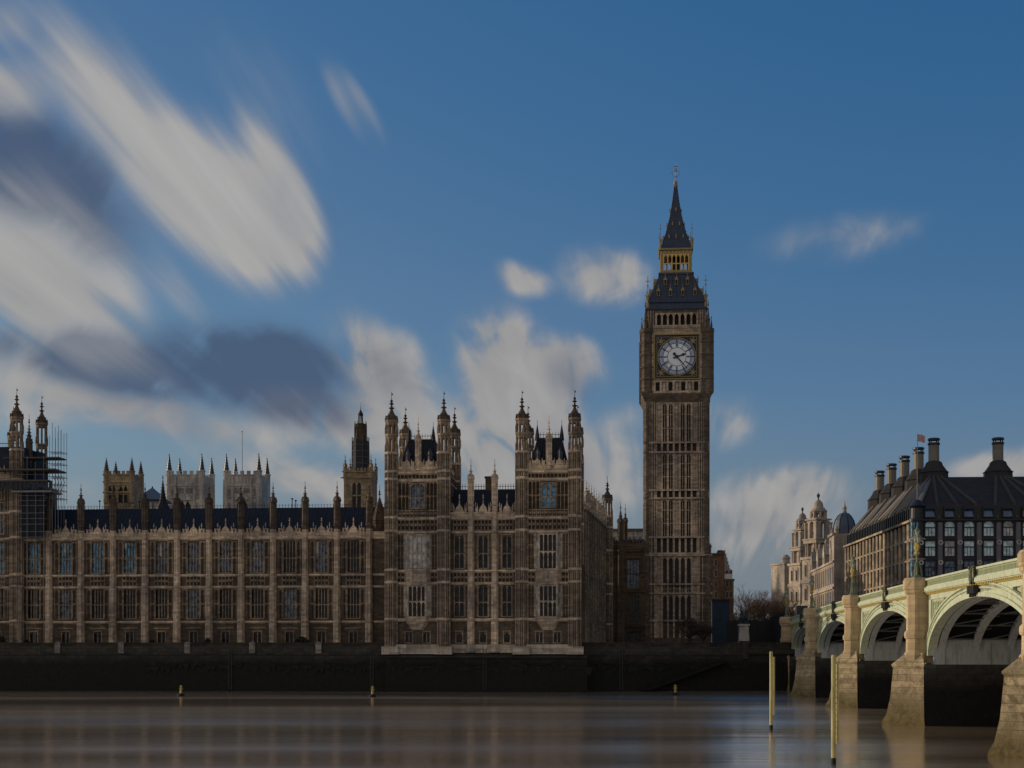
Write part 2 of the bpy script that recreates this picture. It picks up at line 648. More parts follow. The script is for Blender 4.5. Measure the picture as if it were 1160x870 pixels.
def glass(name, col, rough=0.12, spec=0.5, var=0.6, scale=0.9):
    """leaded or plate glass whose colour carries rooms, blinds and painted reflections as uneven tone"""
    m, nt, b = newmat(name)
    L = nt.links.new
    g = nnode(nt, 'ShaderNodeNewGeometry')
    n = nnode(nt, 'ShaderNodeTexNoise')
    n.inputs['Scale'].default_value = scale
    n.inputs['Detail'].default_value = 3
    L(g.outputs['Position'], n.inputs['Vector'])
    r = nnode(nt, 'ShaderNodeMapRange')
    L(n.outputs['Fac'], r.inputs[0])
    r.inputs[1].default_value = 0.35; r.inputs[2].default_value = 0.65
    mx = nnode(nt, 'ShaderNodeMix', data_type='RGBA')
    L(r.outputs[0], mx.inputs[0])
    mx.inputs[6].default_value = (*[c * (1 - var) for c in col], 1)
    mx.inputs[7].default_value = (*[min(1, c * (1 + var)) for c in col], 1)
    L(mx.outputs[2], b.inputs['Base Color'])
    b.inputs['Roughness'].default_value = rough
    b.inputs['Specular IOR Level'].default_value = spec
    return m


M = {}
M['palace'] = stone('palace_stone', (0.125, 0.102, 0.080), soot_amt=0.7)  # wall darker than ribs and trim: relief shade put into the colour
M['palace_even'] = stone('palace_even_stone', (0.21, 0.163, 0.124), soot_amt=0.3, patch=0.06, joint=0.1)
M['palace_mid'] = stone('palace_ribbed_stone', (0.32, 0.265, 0.208), soot_amt=0.6)
M['palace_shade'] = stone('palace_recess_shade_stone', (0.05, 0.039, 0.031), soot_amt=0.5)  # near-black plates: shade between the ribs put into the colour
M['palace_trim'] = stone('palace_trim_stone', (0.60, 0.51, 0.41), soot_amt=0.6)
M['palace_dark'] = stone('palace_dark_stone', (0.12, 0.09, 0.066), soot_amt=0.6)  # darker copy of the palace stone
M['plinth'] = stone('palace_plinth_stone', (0.30, 0.22, 0.15), soot_amt=0.35, course=0.5, block=1.1)
M['pale'] = stone('pale_stone', (0.50, 0.46, 0.40), soot_amt=0.5, course=0.6, block=1.5)
M['tower'] = stone('tower_stone', (0.165, 0.136, 0.110), soot_amt=0.65)
M['tower_trim'] = stone('tower_trim_stone', (0.53, 0.45, 0.37), soot_amt=0.55)
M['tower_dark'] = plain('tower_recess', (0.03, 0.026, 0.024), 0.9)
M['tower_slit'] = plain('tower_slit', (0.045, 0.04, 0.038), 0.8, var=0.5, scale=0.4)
M['gold'] = plain('gilding', (0.58, 0.41, 0.14), 0.45, 0.6, var=0.3, scale=2.5)
M['gold_dull'] = plain('worn_gilding', (0.33, 0.25, 0.11), 0.6, 0.2, var=0.45, scale=2.0)
M['roof'] = plain('lead_roof', (0.026, 0.030, 0.038), 0.7, spec=0.15, var=0.35, scale=0.8)
M['roof_iron'] = plain('cast_iron_roof', (0.048, 0.064, 0.098), 0.55, spec=0.25, var=0.35, scale=1.2)
M['iron'] = plain('black_iron', (0.012, 0.012, 0.014), 0.5)
M['glass_dark'] = glass('dark_glass', (0.016, 0.017, 0.019), 0.2, 0.25, 0.9, 1.3)
M['glass_blue'] = glass('sky_reflection_glass', (0.065, 0.23, 0.36), 0.06, 0.6, 0.85, 1.6)  # sky reflection put into the blue base colour
M['glass_sky'] = glass('roof_reflection_glass', (0.03, 0.10, 0.20), 0.05, 1.0, 0.3)  # blue of the mirrored sky put into the base colour
M['glass_mid'] = glass('grey_glass', (0.09, 0.13, 0.19), 0.12, 0.4, 0.95, 1.6)
M['glass_pale'] = glass('blind_and_reflection_glass', (0.42, 0.43, 0.41), 0.15, 0.5, 0.5)  # blinds, and sky reflection painted on the oriel side panes
M['abbey'] = stone('abbey_stone', (0.54, 0.53, 0.51), soot=(0.15, 0.14, 0.14), soot_amt=0.7, course=0.35, block=0.8, patch=0.12)
M['abbey_dark'] = stone('abbey_darker_stone', (0.27, 0.26, 0.245), soot_amt=0.6)  # darker copy: painted recess shade on the abbey, own tone on pedestals
M['golden'] = stone('golden_stone', (0.35, 0.285, 0.195), soot_amt=0.5)
M['lead_blue'] = plain('blue_grey_sheet', (0.10, 0.125, 0.17), 0.5, var=0.2)
M['netting'] = plain('debris_netting', (0.03, 0.036, 0.048), 0.85, var=0.3, scale=0.7)
M['steel'] = plain('scaffold_tube', (0.22, 0.225, 0.23), 0.5, 0.2)
M['board'] = plain('scaffold_board', (0.10, 0.085, 0.07), 0.85, var=0.4)
M['portland'] = stone('portland_stone', (0.50, 0.445, 0.385), soot=(0.12, 0.10, 0.09), soot_amt=0.6, course=0.4, block=0.9, patch=0.1)
M['brickwork'] = stone('brown_brick', (0.20, 0.135, 0.095), soot_amt=0.45, course=0.16, block=0.45)
M['hoarding_blue'] = plain('blue_hoarding', (0.016, 0.038, 0.064), 0.7, var=0.25)
M['hoarding_black'] = plain('dark_hoarding', (0.016, 0.017, 0.02), 0.75, var=0.4)
M['white_paint'] = plain('white_paint', (0.72, 0.72, 0.70), 0.5)
M['green'] = painted('bridge_green', (0.57, 0.615, 0.43), 0.5, (0.17, 0.15, 0.08), 0.7)
M['green_dark'] = plain('bridge_green_recess_shade', (0.47, 0.51, 0.335), 0.55, var=0.2)  # darker copy of the green: shade of recessed panels put into the colour
M['bridge_gold'] = plain('bridge_gold_paint', (0.50, 0.36, 0.08), 0.5, var=0.3, scale=3)
M['grey_iron'] = painted('grey_ironwork', (0.52, 0.53, 0.49), 0.6, (0.10, 0.09, 0.08), 0.7)
M['grey_dark'] = plain('dirty_ironwork', (0.055, 0.058, 0.06), 0.7, var=0.4)
M['grey_under'] = plain('deck_shade_iron', (0.028, 0.028, 0.028), 0.85, var=0.4)  # near-black: shade under the deck put into the colour
M['grey_stay'] = plain('grimy_stays', (0.20, 0.20, 0.19), 0.8, var=0.4)
M['granite'] = stone('bridge_granite', (0.52, 0.42, 0.27), soot=(0.15, 0.11, 0.08), soot_amt=0.4, course=0.55, block=1.2, patch=0.14)
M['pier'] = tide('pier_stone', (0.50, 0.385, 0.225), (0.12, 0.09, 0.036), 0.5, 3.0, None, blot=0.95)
M['pier_side'] = tide('pier_side_stone', (0.09, 0.08, 0.066), (0.011, 0.010, 0.008), 3.2, 5.0, None, blot=0.6)  # dark copy of the pier stone: side shade in the colour, plus weed
M['wall_river'] = tide('river_wall_stone', (0.06, 0.055, 0.046), (0.009, 0.009, 0.006), 4.2, 6.0, None, blot=0.6)
M['bronze'] = plain('dark_bronze', (0.03, 0.032, 0.036), 0.45, 0.3, var=0.3)
M['bronze_roof'] = plain('bronze_roof_sheet', (0.050, 0.046, 0.044), 0.7, 0.0, spec=0.12, var=0.35, scale=0.6)
M['bronze_duct'] = plain('bronze_roof_duct', (0.085, 0.077, 0.072), 0.7, 0.0, spec=0.12, var=0.3, scale=0.6)
M['bronze_tan'] = plain('tan_bronze', (0.20, 0.175, 0.14), 0.6, 0.1, var=0.3, scale=0.6)  # lighter bronze; on the long side its sunlit tone is in the colour
M['purple_stone'] = plain('purple_grey_column', (0.165, 0.155, 0.17), 0.7, var=0.18)  # front columns: shade of that face put into the colour
M['tan_stone'] = stone('tan_column_stone', (0.46, 0.39, 0.30), soot_amt=0.25, course=0.9, block=2.0)  # side columns: sunlit tone put into the colour
M['teal_glass'] = glass('teal_office_glass', (0.50, 0.66, 0.68), 0.08, 0.6, 0.4, 1.2)
M['yellow'] = painted('yellow_pile_paint', (0.60, 0.52, 0.22), 0.65, (0.12, 0.095, 0.045), 0.8)
M['yellow_buoy'] = plain('yellow_marker_paint', (0.42, 0.29, 0.07), 0.6)
M['bark'] = plain('bark', (0.085, 0.062, 0.045), 0.9, var=0.3)
M['twig'] = plain('winter_twigs', (0.135, 0.088, 0.060), 0.9, var=0.35, scale=0.5)
M['leaf'] = plain('evergreen_leaves', (0.018, 0.028, 0.014), 0.7, var=0.5)
M['lampgreen'] = plain('lamp_post_green', (0.19, 0.215, 0.12), 0.5)
M['lampglass'] = plain('frosted_lamp_glass', (0.55, 0.58, 0.50), 0.3)
M['wall_top'] = stone('weathered_parapet_stone', (0.055, 0.050, 0.043), soot=(0.015, 0.022, 0.014), soot_amt=0.8, course=0.4, block=1.3)
M['weed'] = plain('river_weed', (0.013, 0.015, 0.008), 0.9, var=0.7, scale=1.2)
M['patina'] = plain('bronze_patina', (0.07, 0.085, 0.10), 0.5, 0.3, var=0.5)
M['car_black'] = plain('black_car_paint', (0.012, 0.012, 0.014), 0.25, var=0.05)
M['car_red'] = plain('maroon_car_paint', (0.09, 0.014, 0.012), 0.25, var=0.05)
M['rubber'] = plain('rubber', (0.015, 0.015, 0.015), 0.8)
M['flag'] = plain('faded_red_flag', (0.55, 0.33, 0.31), 0.8, var=0.2)
M['asphalt'] = plain('asphalt', (0.05, 0.05, 0.05), 0.9)
M['paving'] = plain('paving', (0.16, 0.15, 0.14), 0.9, var=0.25)
M['crest'] = plain('dark_olive_crest', (0.06, 0.062, 0.03), 0.5, 0.2, var=0.5, scale=4)
M['opal'] = plain('opal_glass', (0.90, 0.95, 1.0), 0.3, spec=0.5, var=0.05)
M['clock_ring'] = plain('pale_blue_glass', (0.46, 0.55, 0.74), 0.35, var=0.06)
M['prussian'] = plain('prussian_blue_paint', (0.012, 0.018, 0.045), 0.45, var=0.2)

# ------------------------------------------------------------------ shared Gothic pieces
def wall_slab(mb, x0, x1, z0, z1, y0, y1, holes):
    """a wall with real openings: holes are (x0, x1, z0, z1)"""
    xs = sorted(set([x0, x1] + [h[0] for h in holes] + [h[1] for h in holes]))
    xs = [x for x in xs if x0 - 1e-6 <= x <= x1 + 1e-6]
    for a, b in zip(xs, xs[1:]):
        mid = (a + b) / 2
        hs = sorted([(h[2], h[3]) for h in holes if h[0] < mid < h[1]])
        z = z0
        for h0, h1 in hs:
            if h0 > z:
                mb.box(a, b, y0, y1, z, h0)
            z = max(z, h1)
        if z < z1:
            mb.box(a, b, y0, y1, z, z1)


def gothic_window(parent, xc, w, z0, z1, y, lights=4, transoms=(0.5,), mat='palace_mid', pane='glass_dark', head='flat', mw=0.13, proud=0.07, name='window', backing=True):
    mb = MB()
    x0, x1 = xc - w / 2, xc + w / 2
    ya, yb = y + 0.14, y + 0.34
    # hood and jambs standing a little proud of the wall
    mb.box(x0 - 0.16, x0, y - proud, y + 0.4, z0, z1 + 0.14)
    mb.box(x1, x1 + 0.16, y - proud, y + 0.4, z0, z1 + 0.14)
    mb.box(x0 - 0.22, x1 + 0.22, y - proud - 0.06, y + 0.4, z1 + 0.14, z1 + 0.3)
    mb.box(x0 - 0.2, x1 + 0.2, y - proud - 0.05, y + 0.4, z0 - 0.18, z0)
    lw = w / lights
    for i in range(1, lights):
        mb.box(x0 + i * lw - mw / 2, x0 + i * lw + mw / 2, ya, yb, z0, z1)
    for t in transoms:
        zt = z0 + (z1 - z0) * t
        mb.box(x0, x1, ya + 0.02, yb - 0.02, zt - mw * 0.6, zt + mw * 0.6)
    tops = [z1] + [z0 + (z1 - z0) * t for t in transoms]
    for zt in tops:
        for i in range(lights):
            a, b = x0 + i * lw, x0 + (i + 1) * lw
            h = lw * 0.55
            mb.extxz([(a, zt), (a, zt - h), (a + lw * 0.2, zt - h * 0.45), (a + lw * 0.5, zt)], ya + 0.04, yb - 0.04)
            mb.extxz([(b, zt), (b - lw * 0.5, zt), (b - lw * 0.2, zt - h * 0.45), (b, zt - h)], ya + 0.04, yb - 0.04)
    if head == 'arch':
        for s in (-1, 1):
            pts = [(xc + s * w / 2, z1), (xc + s * w / 2, z1 - w * 0.42)]
            for k in range(1, 6):
                t = k / 6
                pts.append((xc + s * w / 2 * math.cos(t * PI / 2), z1 - w * 0.42 + w * 0.4 * math.sin(t * PI / 2)))
            pts.append((xc, z1))
            mb.extxz(pts if s < 0 else pts[::-1], y + 0.03, yb - 0.03)
    o = mb.build(name, M[mat], parent)
    MB().box(x0, x1, y + 0.36, y + 0.42, z0, z1).build('pane', M[pane], o)
    return o


def panel_band(mb, x0, x1, z0, z1, y, pitch=0.55, w=0.13, d=0.1, shields=True):
    n = max(1, round((x1 - x0) / pitch))
    p = (x1 - x0) / n
    for i in range(n + 1):
        x = x0 + i * p
        mb.box(x - w / 2, x + w / 2, y - d, y + 0.02, z0, z1)
    mb.box(x0, x1, y - d * 0.8, y + 0.02, z1 - 0.16, z1)
    mb.box(x0, x1, y - d * 0.8, y + 0.02, z0, z0 + 0.12)
    if shields and z1 - z0 > 0.9:
        for i in range(n):
            c = x0 + (i + 0.5) * p
            zc = (z0 + z1) / 2
            r = p * 0.3
            mb.extxz([(c - r, zc + r), (c - r, zc - r * 0.3), (c, zc - r * 1.3), (c + r, zc - r * 0.3), (c + r, zc + r)], y - d * 0.7, y + 0.02)


def tracery_panels(mb, x0, x1, z0, z1, y, pitch=0.7, w=0.11, d=0.09, rows=2):
    """blind upright tracery"""
    n = max(1, round((x1 - x0) / pitch))
    p = (x1 - x0) / n
    for i in range(n + 1):
        x = x0 + i * p
        mb.box(x - w / 2, x + w / 2, y - d, y + 0.02, z0, z1)
    for r in range(1, rows + 1):
        zt = z0 + (z1 - z0) * r / rows
        for i in range(n):
            a, b = x0 + i * p, x0 + (i + 1) * p
            mb.extxz([(a, zt), (a, zt - p * 0.7), (a + p * 0.5, zt - p * 0.12), (b, zt - p * 0.7), (b, zt)], y - d * 0.8, y + 0.02)


def crockets(mb, cx, cy, prof, n, size, step):
    """leaf knobs up the edges of a spire"""
    (za, ra), (zb, rb) = prof
    k = max(1, int((zb - za) / step))
    for i in range(k):
        t = (i + 0.5) / k
        z, r = za + (zb - za) * t, ra + (rb - ra) * t
        for j in range(n):
            a = PI / n + 2 * PI * j / n
            x, y = cx + (r + size * 0.3) * math.cos(a), cy + (r + size * 0.3) * math.sin(a)
            s = size * (1 - 0.35 * t)
            mb.lathe(x, y, [(z - s * 0.5, s * 0.2), (z + s * 0.1, s * 0.6), (z + s * 0.5, s * 0.1)], 4)


def finial(mb, cx, cy, z, h, r, vane=0.0):
    mb.lathe(cx, cy, [(z, r * 0.5), (z + h * 0.12, r * 1.5), (z + h * 0.2, r * 0.5), (z + h * 0.45, r * 0.4), (z + h * 0.55, r * 1.7), (z + h * 0.66, r * 0.5), (z + h * 0.8, r * 1.0), (z + h, r * 0.1)], 6)
    if vane:
        mb.tube((cx, cy, z + h * 0.9), (cx, cy, z + h + vane), 0.035, 4)


def pinnacle_mesh(cx, cy, z0, zs, zt, r, vane=0.7):
    """square-set octagonal shaft z0..zs, then crocketed spire to zt"""
    mb = MB()
    mb.lathe(cx, cy, [(z0, r), (zs, r)], 8)
    for zr in (z0 + (zs - z0) * 0.12, zs - 0.28):
        mb.lathe(cx, cy, [(zr, r * 1.02), (zr + 0.06, r * 1.22), (zr + 0.2, r * 1.22), (zr + 0.26, r * 1.02)], 8)
    # sunk niche with small gablets
    for j in range(4):
        a = PI / 2 * j - PI / 2
        dx, dy = math.cos(a), math.sin(a)
        px, py = -dy, dx
        c = Vector((cx + dx * r * 0.97, cy + dy * r * 0.97, 0))
        for s in (-1, 1):
            q = c + Vector((px, py, 0)) * s * r * 0.3
            mb.box(q.x - 0.05, q.x + 0.05, q.y - 0.05, q.y + 0.05, z0 + (zs - z0) * 0.25, zs - 0.3)
        mb.lathe(c.x, c.y, [(zs - 0.1, r * 0.42), (zs + 0.55, 0.03)], 4, 0)
    hs = (zt - zs) * 0.62
    mb.lathe(cx, cy, [(zs, r * 0.92), (zs + hs * 0.5, r * 0.5), (zs + hs, r * 0.16)], 8)
    crockets(mb, cx, cy, [(zs + 0.2, r * 0.86), (zs + hs, r * 0.2)], 4, 0.26, 0.5)
    finial(mb, cx, cy, zs + hs, zt - zs - hs, r * 0.24, vane)
    return mb


def tall_turret(parent, cx, cy, r, z0, zp, zo, zc, zt, rings=(), mat='palace', trim='palace_trim', name='turret', vane=1.2, second_open=None):
    """octagonal turret: panelled shaft z0..zp..zo, open lantern zo..zc, ogee cap and finial to zt"""
    mb, rm = MB(), MB()
    mb.lathe(cx, cy, [(z0, r), (zo, r)], 8)
    for j in range(8):
        a = PI / 8 + PI / 4 * j
        x, y = cx + r * math.cos(a), cy + r * math.sin(a)
        rm.lathe(x, y, [(z0, 0.15), (zo, 0.15)], 4, a)
        am = a + PI / 8
        x, y = cx + r * 0.93 * math.cos(am), cy + r * 0.93 * math.sin(am)
        rm.lathe(x, y, [(z0 + 0.3, 0.08), (zo - 0.2, 0.08)], 4, am)
    o = mb.build(name, M[mat], parent)
    rm.build('rib', M['palace_mid'], o)
    rb = MB()
    for z in list(rings) + [zo - 0.3]:
        rb.mark().lathe(cx, cy, [(z - 0.1, r * 1.02), (z, r * 1.2), (z + 0.22, r * 1.2), (z + 0.36, r * 1.02)], 8)
    rb.build_parts('moulding', M[trim], o)
    lb = MB()
    stages = [(zo, zc)]
    if second_open:
        stages = [(zo, second_open), (second_open + 0.25, zc)]
    for (a0, a1) in stages:
        for j in range(8):
            a = PI / 8 + PI / 4 * j
            rr = r * 0.84
            x, y = cx + rr * math.cos(a), cy + rr * math.sin(a)
            lb.lathe(x, y, [(a0, r * 0.17), (a1, r * 0.17)], 4, a)
            lb.lathe(cx + r * 1.02 * math.cos(a), cy + r * 1.02 * math.sin(a), [(a0, r * 0.12), (a0 + 0.9, r * 0.11), (a0 + 1.35, 0.02)], 4, a)
        lb.lathe(cx, cy, [(a1 - 0.55, r * 0.86), (a1 - 0.2, r * 0.95), (a1, r * 1.12), (a1 + 0.25, r * 1.12)], 8)
    lb.build('lantern', M['palace_mid'], o)
    cb = MB()
    H = zt - zc
    z1 = zc + 0.25
    cb.lathe(cx, cy, [(z1, r * 0.98), (z1 + H * 0.12, r * 0.92), (z1 + H * 0.24, r * 0.66), (z1 + H * 0.38, r * 0.36), (z1 + H * 0.5, r * 0.2)], 8)
    crockets(cb, cx, cy, [(z1 + 0.2, r * 0.98), (z1 + H * 0.3, r * 0.5)], 8, 0.3, 0.42)
    for j in range(8):
        a = PI / 8 + PI / 4 * j
        cb.lathe(cx + r * 1.0 * math.cos(a), cy + r * 1.0 * math.sin(a), [(z1, 0.12), (z1 + 0.75, 0.02)], 4)
    zz = z1 + H * 0.5
    cb.lathe(cx, cy, [(zz, r * 0.2), (zz + H * 0.06, r * 0.5), (zz + H * 0.1, r * 0.18), (zz + H * 0.2, r * 0.13), (zz + H * 0.25, r * 0.42), (zz + H * 0.3, r * 0.12), (zz + H * 0.38, r * 0.25), (zz + H * 0.46, 0.04)], 8)
    cb.tube((cx, cy, zt - H * 0.08), (cx, cy, zt + vane), 0.04, 4)
    cb.box(cx, cx + 0.22, cy - 0.01, cy + 0.01, zt + vane * 0.62, zt + vane * 0.8)
    cb.build('cap', M['palace_dark'] if mat == 'palace' else M[mat], o)
    return o


def crenels(mb, x0, x1, z0, z1, y0, y1, pitch=1.0, duty=0.55):
    n = max(1, round((x1 - x0) / pitch))
    p = (x1 - x0) / n
    for i in range(n):
        a = x0 + i * p + p * (1 - duty) / 2
        mb.box(a, a + p * duty, y0, y1, z0, z1)
        mb.box(a - 0.04, a + p * duty + 0.04, y0 - 0.05, y1 + 0.05, z1, z1 + 0.1)


def gablet(mb, xc, z, w, h, y0, y1):
    mb.extxz([(xc - w / 2, z), (xc + w / 2, z), (xc + w * 0.32, z + h * 0.35), (xc + w * 0.12, z + h * 0.5), (xc, z + h * 0.75), (xc - w * 0.12, z + h * 0.5), (xc - w * 0.32, z + h * 0.35)], y0, y1)
    finial(mb, xc, (y0 + y1) / 2, z + h * 0.7, h * 0.62, 0.11)
    for s in (-1, 1):
        mb.lathe(xc + s * w * 0.62, (y0 + y1) / 2, [(z, 0.13), (z + h * 0.35, 0.12), (z + h * 0.62, 0.02)], 4)

# ------------------------------------------------------------------ the setting: river, ground
PAL = Frame(10.5, 211.0, R(4.5))          # palace axes: x along the river front, y inland
WALLR = Frame(10.7, 213.4, R(-8.9))       # river wall north of the pavilion
BRA = R(4.5)
BD = Vector((math.sin(BRA), math.cos(BRA), 0))     # along the bridge, away from us
BN = Vector((math.cos(BRA), -math.sin(BRA), 0))    # across the bridge, to the north

# river
m, nt, b = newmat('river_water')
L = nt.links.new
b.inputs['Roughness'].default_value = 0.16
b.inputs['IOR'].default_value = 1.5
b.inputs['Specular IOR Level'].default_value = 0.5
g = nnode(nt, 'ShaderNodeNewGeometry')
mp = nnode(nt, 'ShaderNodeMapping')
mp.inputs['Scale'].default_value = (0.006, 0.05, 1)
L(g.outputs['Position'], mp.inputs['Vector'])
n1 = nnode(nt, 'ShaderNodeTexNoise')
n1.inputs['Scale'].default_value = 1.0
n1.inputs['Detail'].default_value = 4
L(mp.outputs[0], n1.inputs['Vector'])
mx = nnode(nt, 'ShaderNodeMix', data_type='RGBA')
L(n1.outputs['Fac'], mx.inputs[0])
mx.inputs[6].default_value = (0.33, 0.235, 0.13, 1)
mx.inputs[7].default_value = (0.42, 0.31, 0.185, 1)
L(mx.outputs[2], b.inputs['Base Color'])
rr = nnode(nt, 'ShaderNodeMapRange')
L(n1.outputs['Fac'], rr.inputs[0])
rr.inputs[1].default_value = 0.3; rr.inputs[2].default_value = 0.7
rr.inputs[3].default_value = 0.11; rr.inputs[4].default_value = 0.24
L(rr.outputs[0], b.inputs['Roughness'])
mp2 = nnode(nt, 'ShaderNodeMapping')
mp2.inputs['Scale'].default_value = (0.02, 0.22, 1)
L(g.outputs['Position'], mp2.inputs['Vector'])
n2 = nnode(nt, 'ShaderNodeTexNoise')
n2.inputs['Scale'].default_value = 1.0
n2.inputs['Detail'].default_value = 5
L(mp2.outputs[0], n2.inputs['Vector'])
bp = nnode(nt, 'ShaderNodeBump')
bp.inputs['Strength'].default_value = 0.16
bp.inputs['Distance'].default_value = 0.35
L(n2.outputs['Fac'], bp.inputs['Height'])
L(bp.outputs[0], b.inputs['Normal'])
# slicks: where the surface lies smooth it mirrors the sky, where it is ruffled the mud shows
gl = nnode(nt, 'ShaderNodeBsdfGlossy')
gl.inputs['Color'].default_value = (0.97, 0.92, 0.86, 1)
L(bp.outputs[0], gl.inputs['Normal'])
L(rr.outputs[0], gl.inputs['Roughness'])
mp3 = nnode(nt, 'ShaderNodeMapping')
mp3.inputs['Scale'].default_value = (0.0075, 0.085, 1)
mp3.inputs['Location'].default_value = (3.7, 1.9, 0)
L(g.outputs['Position'], mp3.inputs['Vector'])
n3 = nnode(nt, 'ShaderNodeTexNoise')
n3.inputs['Scale'].default_value = 1.0
n3.inputs['Detail'].default_value = 5
n3.inputs['Roughness'].default_value = 0.6
L(mp3.outputs[0], n3.inputs['Vector'])
rf_ = nnode(nt, 'ShaderNodeMapRange')
L(n3.outputs['Fac'], rf_.inputs[0])
rf_.inputs[1].default_value = 0.32; rf_.inputs[2].default_value = 0.68
rf_.inputs[3].default_value = 0.34; rf_.inputs[4].default_value = 0.90
ms = nnode(nt, 'ShaderNodeMixShader')
L(rf_.outputs[0], ms.inputs[0])
L(b.outputs[0], ms.inputs[1])
L(gl.outputs[0], ms.inputs[2])
L(ms.outputs[0], nt.nodes['Material Output'].inputs['Surface'])
M['water'] = m
wat = MB().box(-3500, 3500, -1500, 260, -1.0, 0.0).build('water', M['water'])
tag(wat, 'smooth brown river water blurred by a long exposure', 'river', kind='structure')

gr = MB()
gr.prism([(-4000, 232 + 320), (-140, 232 + 12), (11, 214.5), (45, 220), (4000, 845), (4000, 9000), (-4000, 9000)], 3.0, 7.0)
tag(gr.build('ground', M['paving']), 'paved city ground behind the river wall', 'ground', kind='structure')

# river walls
xa = PAL.lx(437)                       # south edge of the pavilion
t = PAL.thing('river_wall', 'dark terrace river wall with pale pedestals, below the long palace front', 'river wall', kind='thing', x=-40)
off = 40
mb = MB()
mb.extyz([(0.2, -1), (0.55, 5.6), (0.55, 6.9), (3.2, 6.9), (3.2, -1)], -75 , xa - 0.05 + off)
mb.build('wall', M['wall_river'], t)
mb = MB()
mb.box(-75, xa - 0.1 + off, 0.42, 1.05, 5.62, 5.84)
mb.box(-75, xa - 0.1 + off, 0.6, 1.0, 6.9, 7.35)
mb.box(-75, xa - 0.1 + off, 0.5, 1.1, 7.35, 7.5)
mb.build('parapet', M['wall_top'], t)
for px in (-8, 65.5, 137.5, 212.5, 286, 361):
    x = PAL.lx(px, 0.5) + off
    pm = MB()
    pm.box(x - 0.45, x + 0.45, 0.25, 1.2, 5.85, 7.3)
    pm.pyr(x - 0.55, x + 0.55, 0.15, 1.3, 7.3, x - 0.25, x + 0.25, 0.5, 0.95, 7.62)
    pm.build('pedestal', M['abbey_dark'], t)

t = WALLR.thing('river_wall', 'dark stone river wall with slanting stair ramp, running from the pavilion to the bridge', 'river wall', kind='thing')
mb = MB()
mb.extyz([(-0.3, -1), (0.0, 5.5), (0.0, 6.8), (2.4, 6.8), (2.4, -1)], 0.1, 34.2)
mb.build('wall', M['wall_river'], t)
mb = MB()
mb.box(0.1, 34.0, -0.14, 0.5, 5.5, 5.74)
mb.box(0.1, 34.0, 0.05, 0.45, 6.8, 7.38)
mb.box(0.1, 34.0, -0.03, 0.53, 7.38, 7.52)
mb.build('parapet', M['wall_top'], t)
mb = MB()      # slanting stair ramp and the rubble toe
mb.loft([[(9.0, -1.5, 0.2), (10.2, -1.5, 0.2), (10.2, -0.05, 0.2), (9.0, -0.05, 0.2)], [(21.5, -1.5, 4.6), (22.7, -1.5, 4.6), (22.7, -0.02, 4.6), (21.5, -0.02, 4.6)]])
mb.build('stair_ramp', M['wall_river'], t)
mb = MB()
mb.box(25.2, 26.2, -0.5, 1.0, 5.0, 7.6)
mb.box(25.1, 26.3, -0.6, 1.1, 7.6, 7.75)
mb.box(26.2, 33.8, -0.5, 0.4, 5.74, 6.5)
mb.build('stair_pier', M['wall_top'], t)
t = WALLR.thing('embankment_wall', 'dark embankment wall beyond the bridge, glimpsed through its arches', 'river wall', kind='thing', x=62)
mb = MB()
mb.extyz([(-0.3, -1), (0.0, 5.5), (0.0, 8.0), (2.4, 8.0), (2.4, -1)], 0, 180)
mb.build('wall', M['wall_river'], t)
mb = MB().box(0, 180, -0.1, 0.5, 8.0, 8.9)
mb.build('parapet', M['wall_top'], t)

# weed line, ladders and mooring chains on the long walls
def wall_dress(parent, x0, x1, y, seed, rungs):
    rng = random.Random(seed)
    mb = MB()
    x = x0
    while x < x1:
        w = rng.uniform(0.5, 2.4)
        z = 3.9 + rng.uniform(-0.35, 0.5)
        mb.extxz([(x, z), (x + w * 0.5, z + rng.uniform(-0.1, 0.2)), (x + w, z), (x + w * 0.8, z - rng.uniform(0.2, 1.3)), (x + w * 0.45, z - rng.uniform(0.1, 0.6)), (x + w * 0.2, z - rng.uniform(0.2, 1.1))], y - 0.06, y + 0.06)
        x += w * rng.uniform(0.7, 1.5)
    mb.build('weed_fringe', M['weed'], parent)
    for x in rungs:
        mb = MB()
        for s in (-1, 1):
            mb.tube((x + s * 0.22, y - 0.22, 0.2), (x + s * 0.22, y - 0.05, 6.6), 0.05, 5)
        for k in range(16):
            z = 0.5 + k * 0.38
            mb.tube((x - 0.22, y - 0.2 + 0.017 * k * 0.38, z), (x + 0.22, y - 0.2 + 0.017 * k * 0.38, z), 0.03, 4)
        mb.build('ladder', M['grey_dark'], parent)
    for k in range(int((x1 - x0) / 9)):
        a = x0 + 2 + k * 9
        mb = MB()
        pts = [(a + 6 * i / 8, y - 0.12, 4.6 - 0.5 * math.sin(PI * i / 8)) for i in range(9)]
        mb.path(pts, 0.05, 4)
        mb.build('chain', M['iron'], parent)


tw_ = [o for o in bpy.data.objects if o.name.startswith('river_wall') and o.parent is None]
wall_dress(tw_[0], -28, xa + off - 0.3, 0.33, 3, (-14.0, 8.0))
wall_dress(tw_[1], 0.4, 24, -0.2, 5, (6.0,))

# ------------------------------------------------------------------ palace river front
Z_PL, Z_S1, Z_S2, Z_S3, Z_CO = 10.9, 11.2, 16.5, 18.4, 24.35


def strings(mb, x0, x1, y, levels, d=0.28, h=0.24):
    for z in levels:
        mb.box(x0, x1, y - d, y + 0.1, z - h / 2, z + h / 2)
        mb.box(x0, x1, y - d * 0.5, y + 0.1, z - h / 2 - 0.14, z - h / 2)


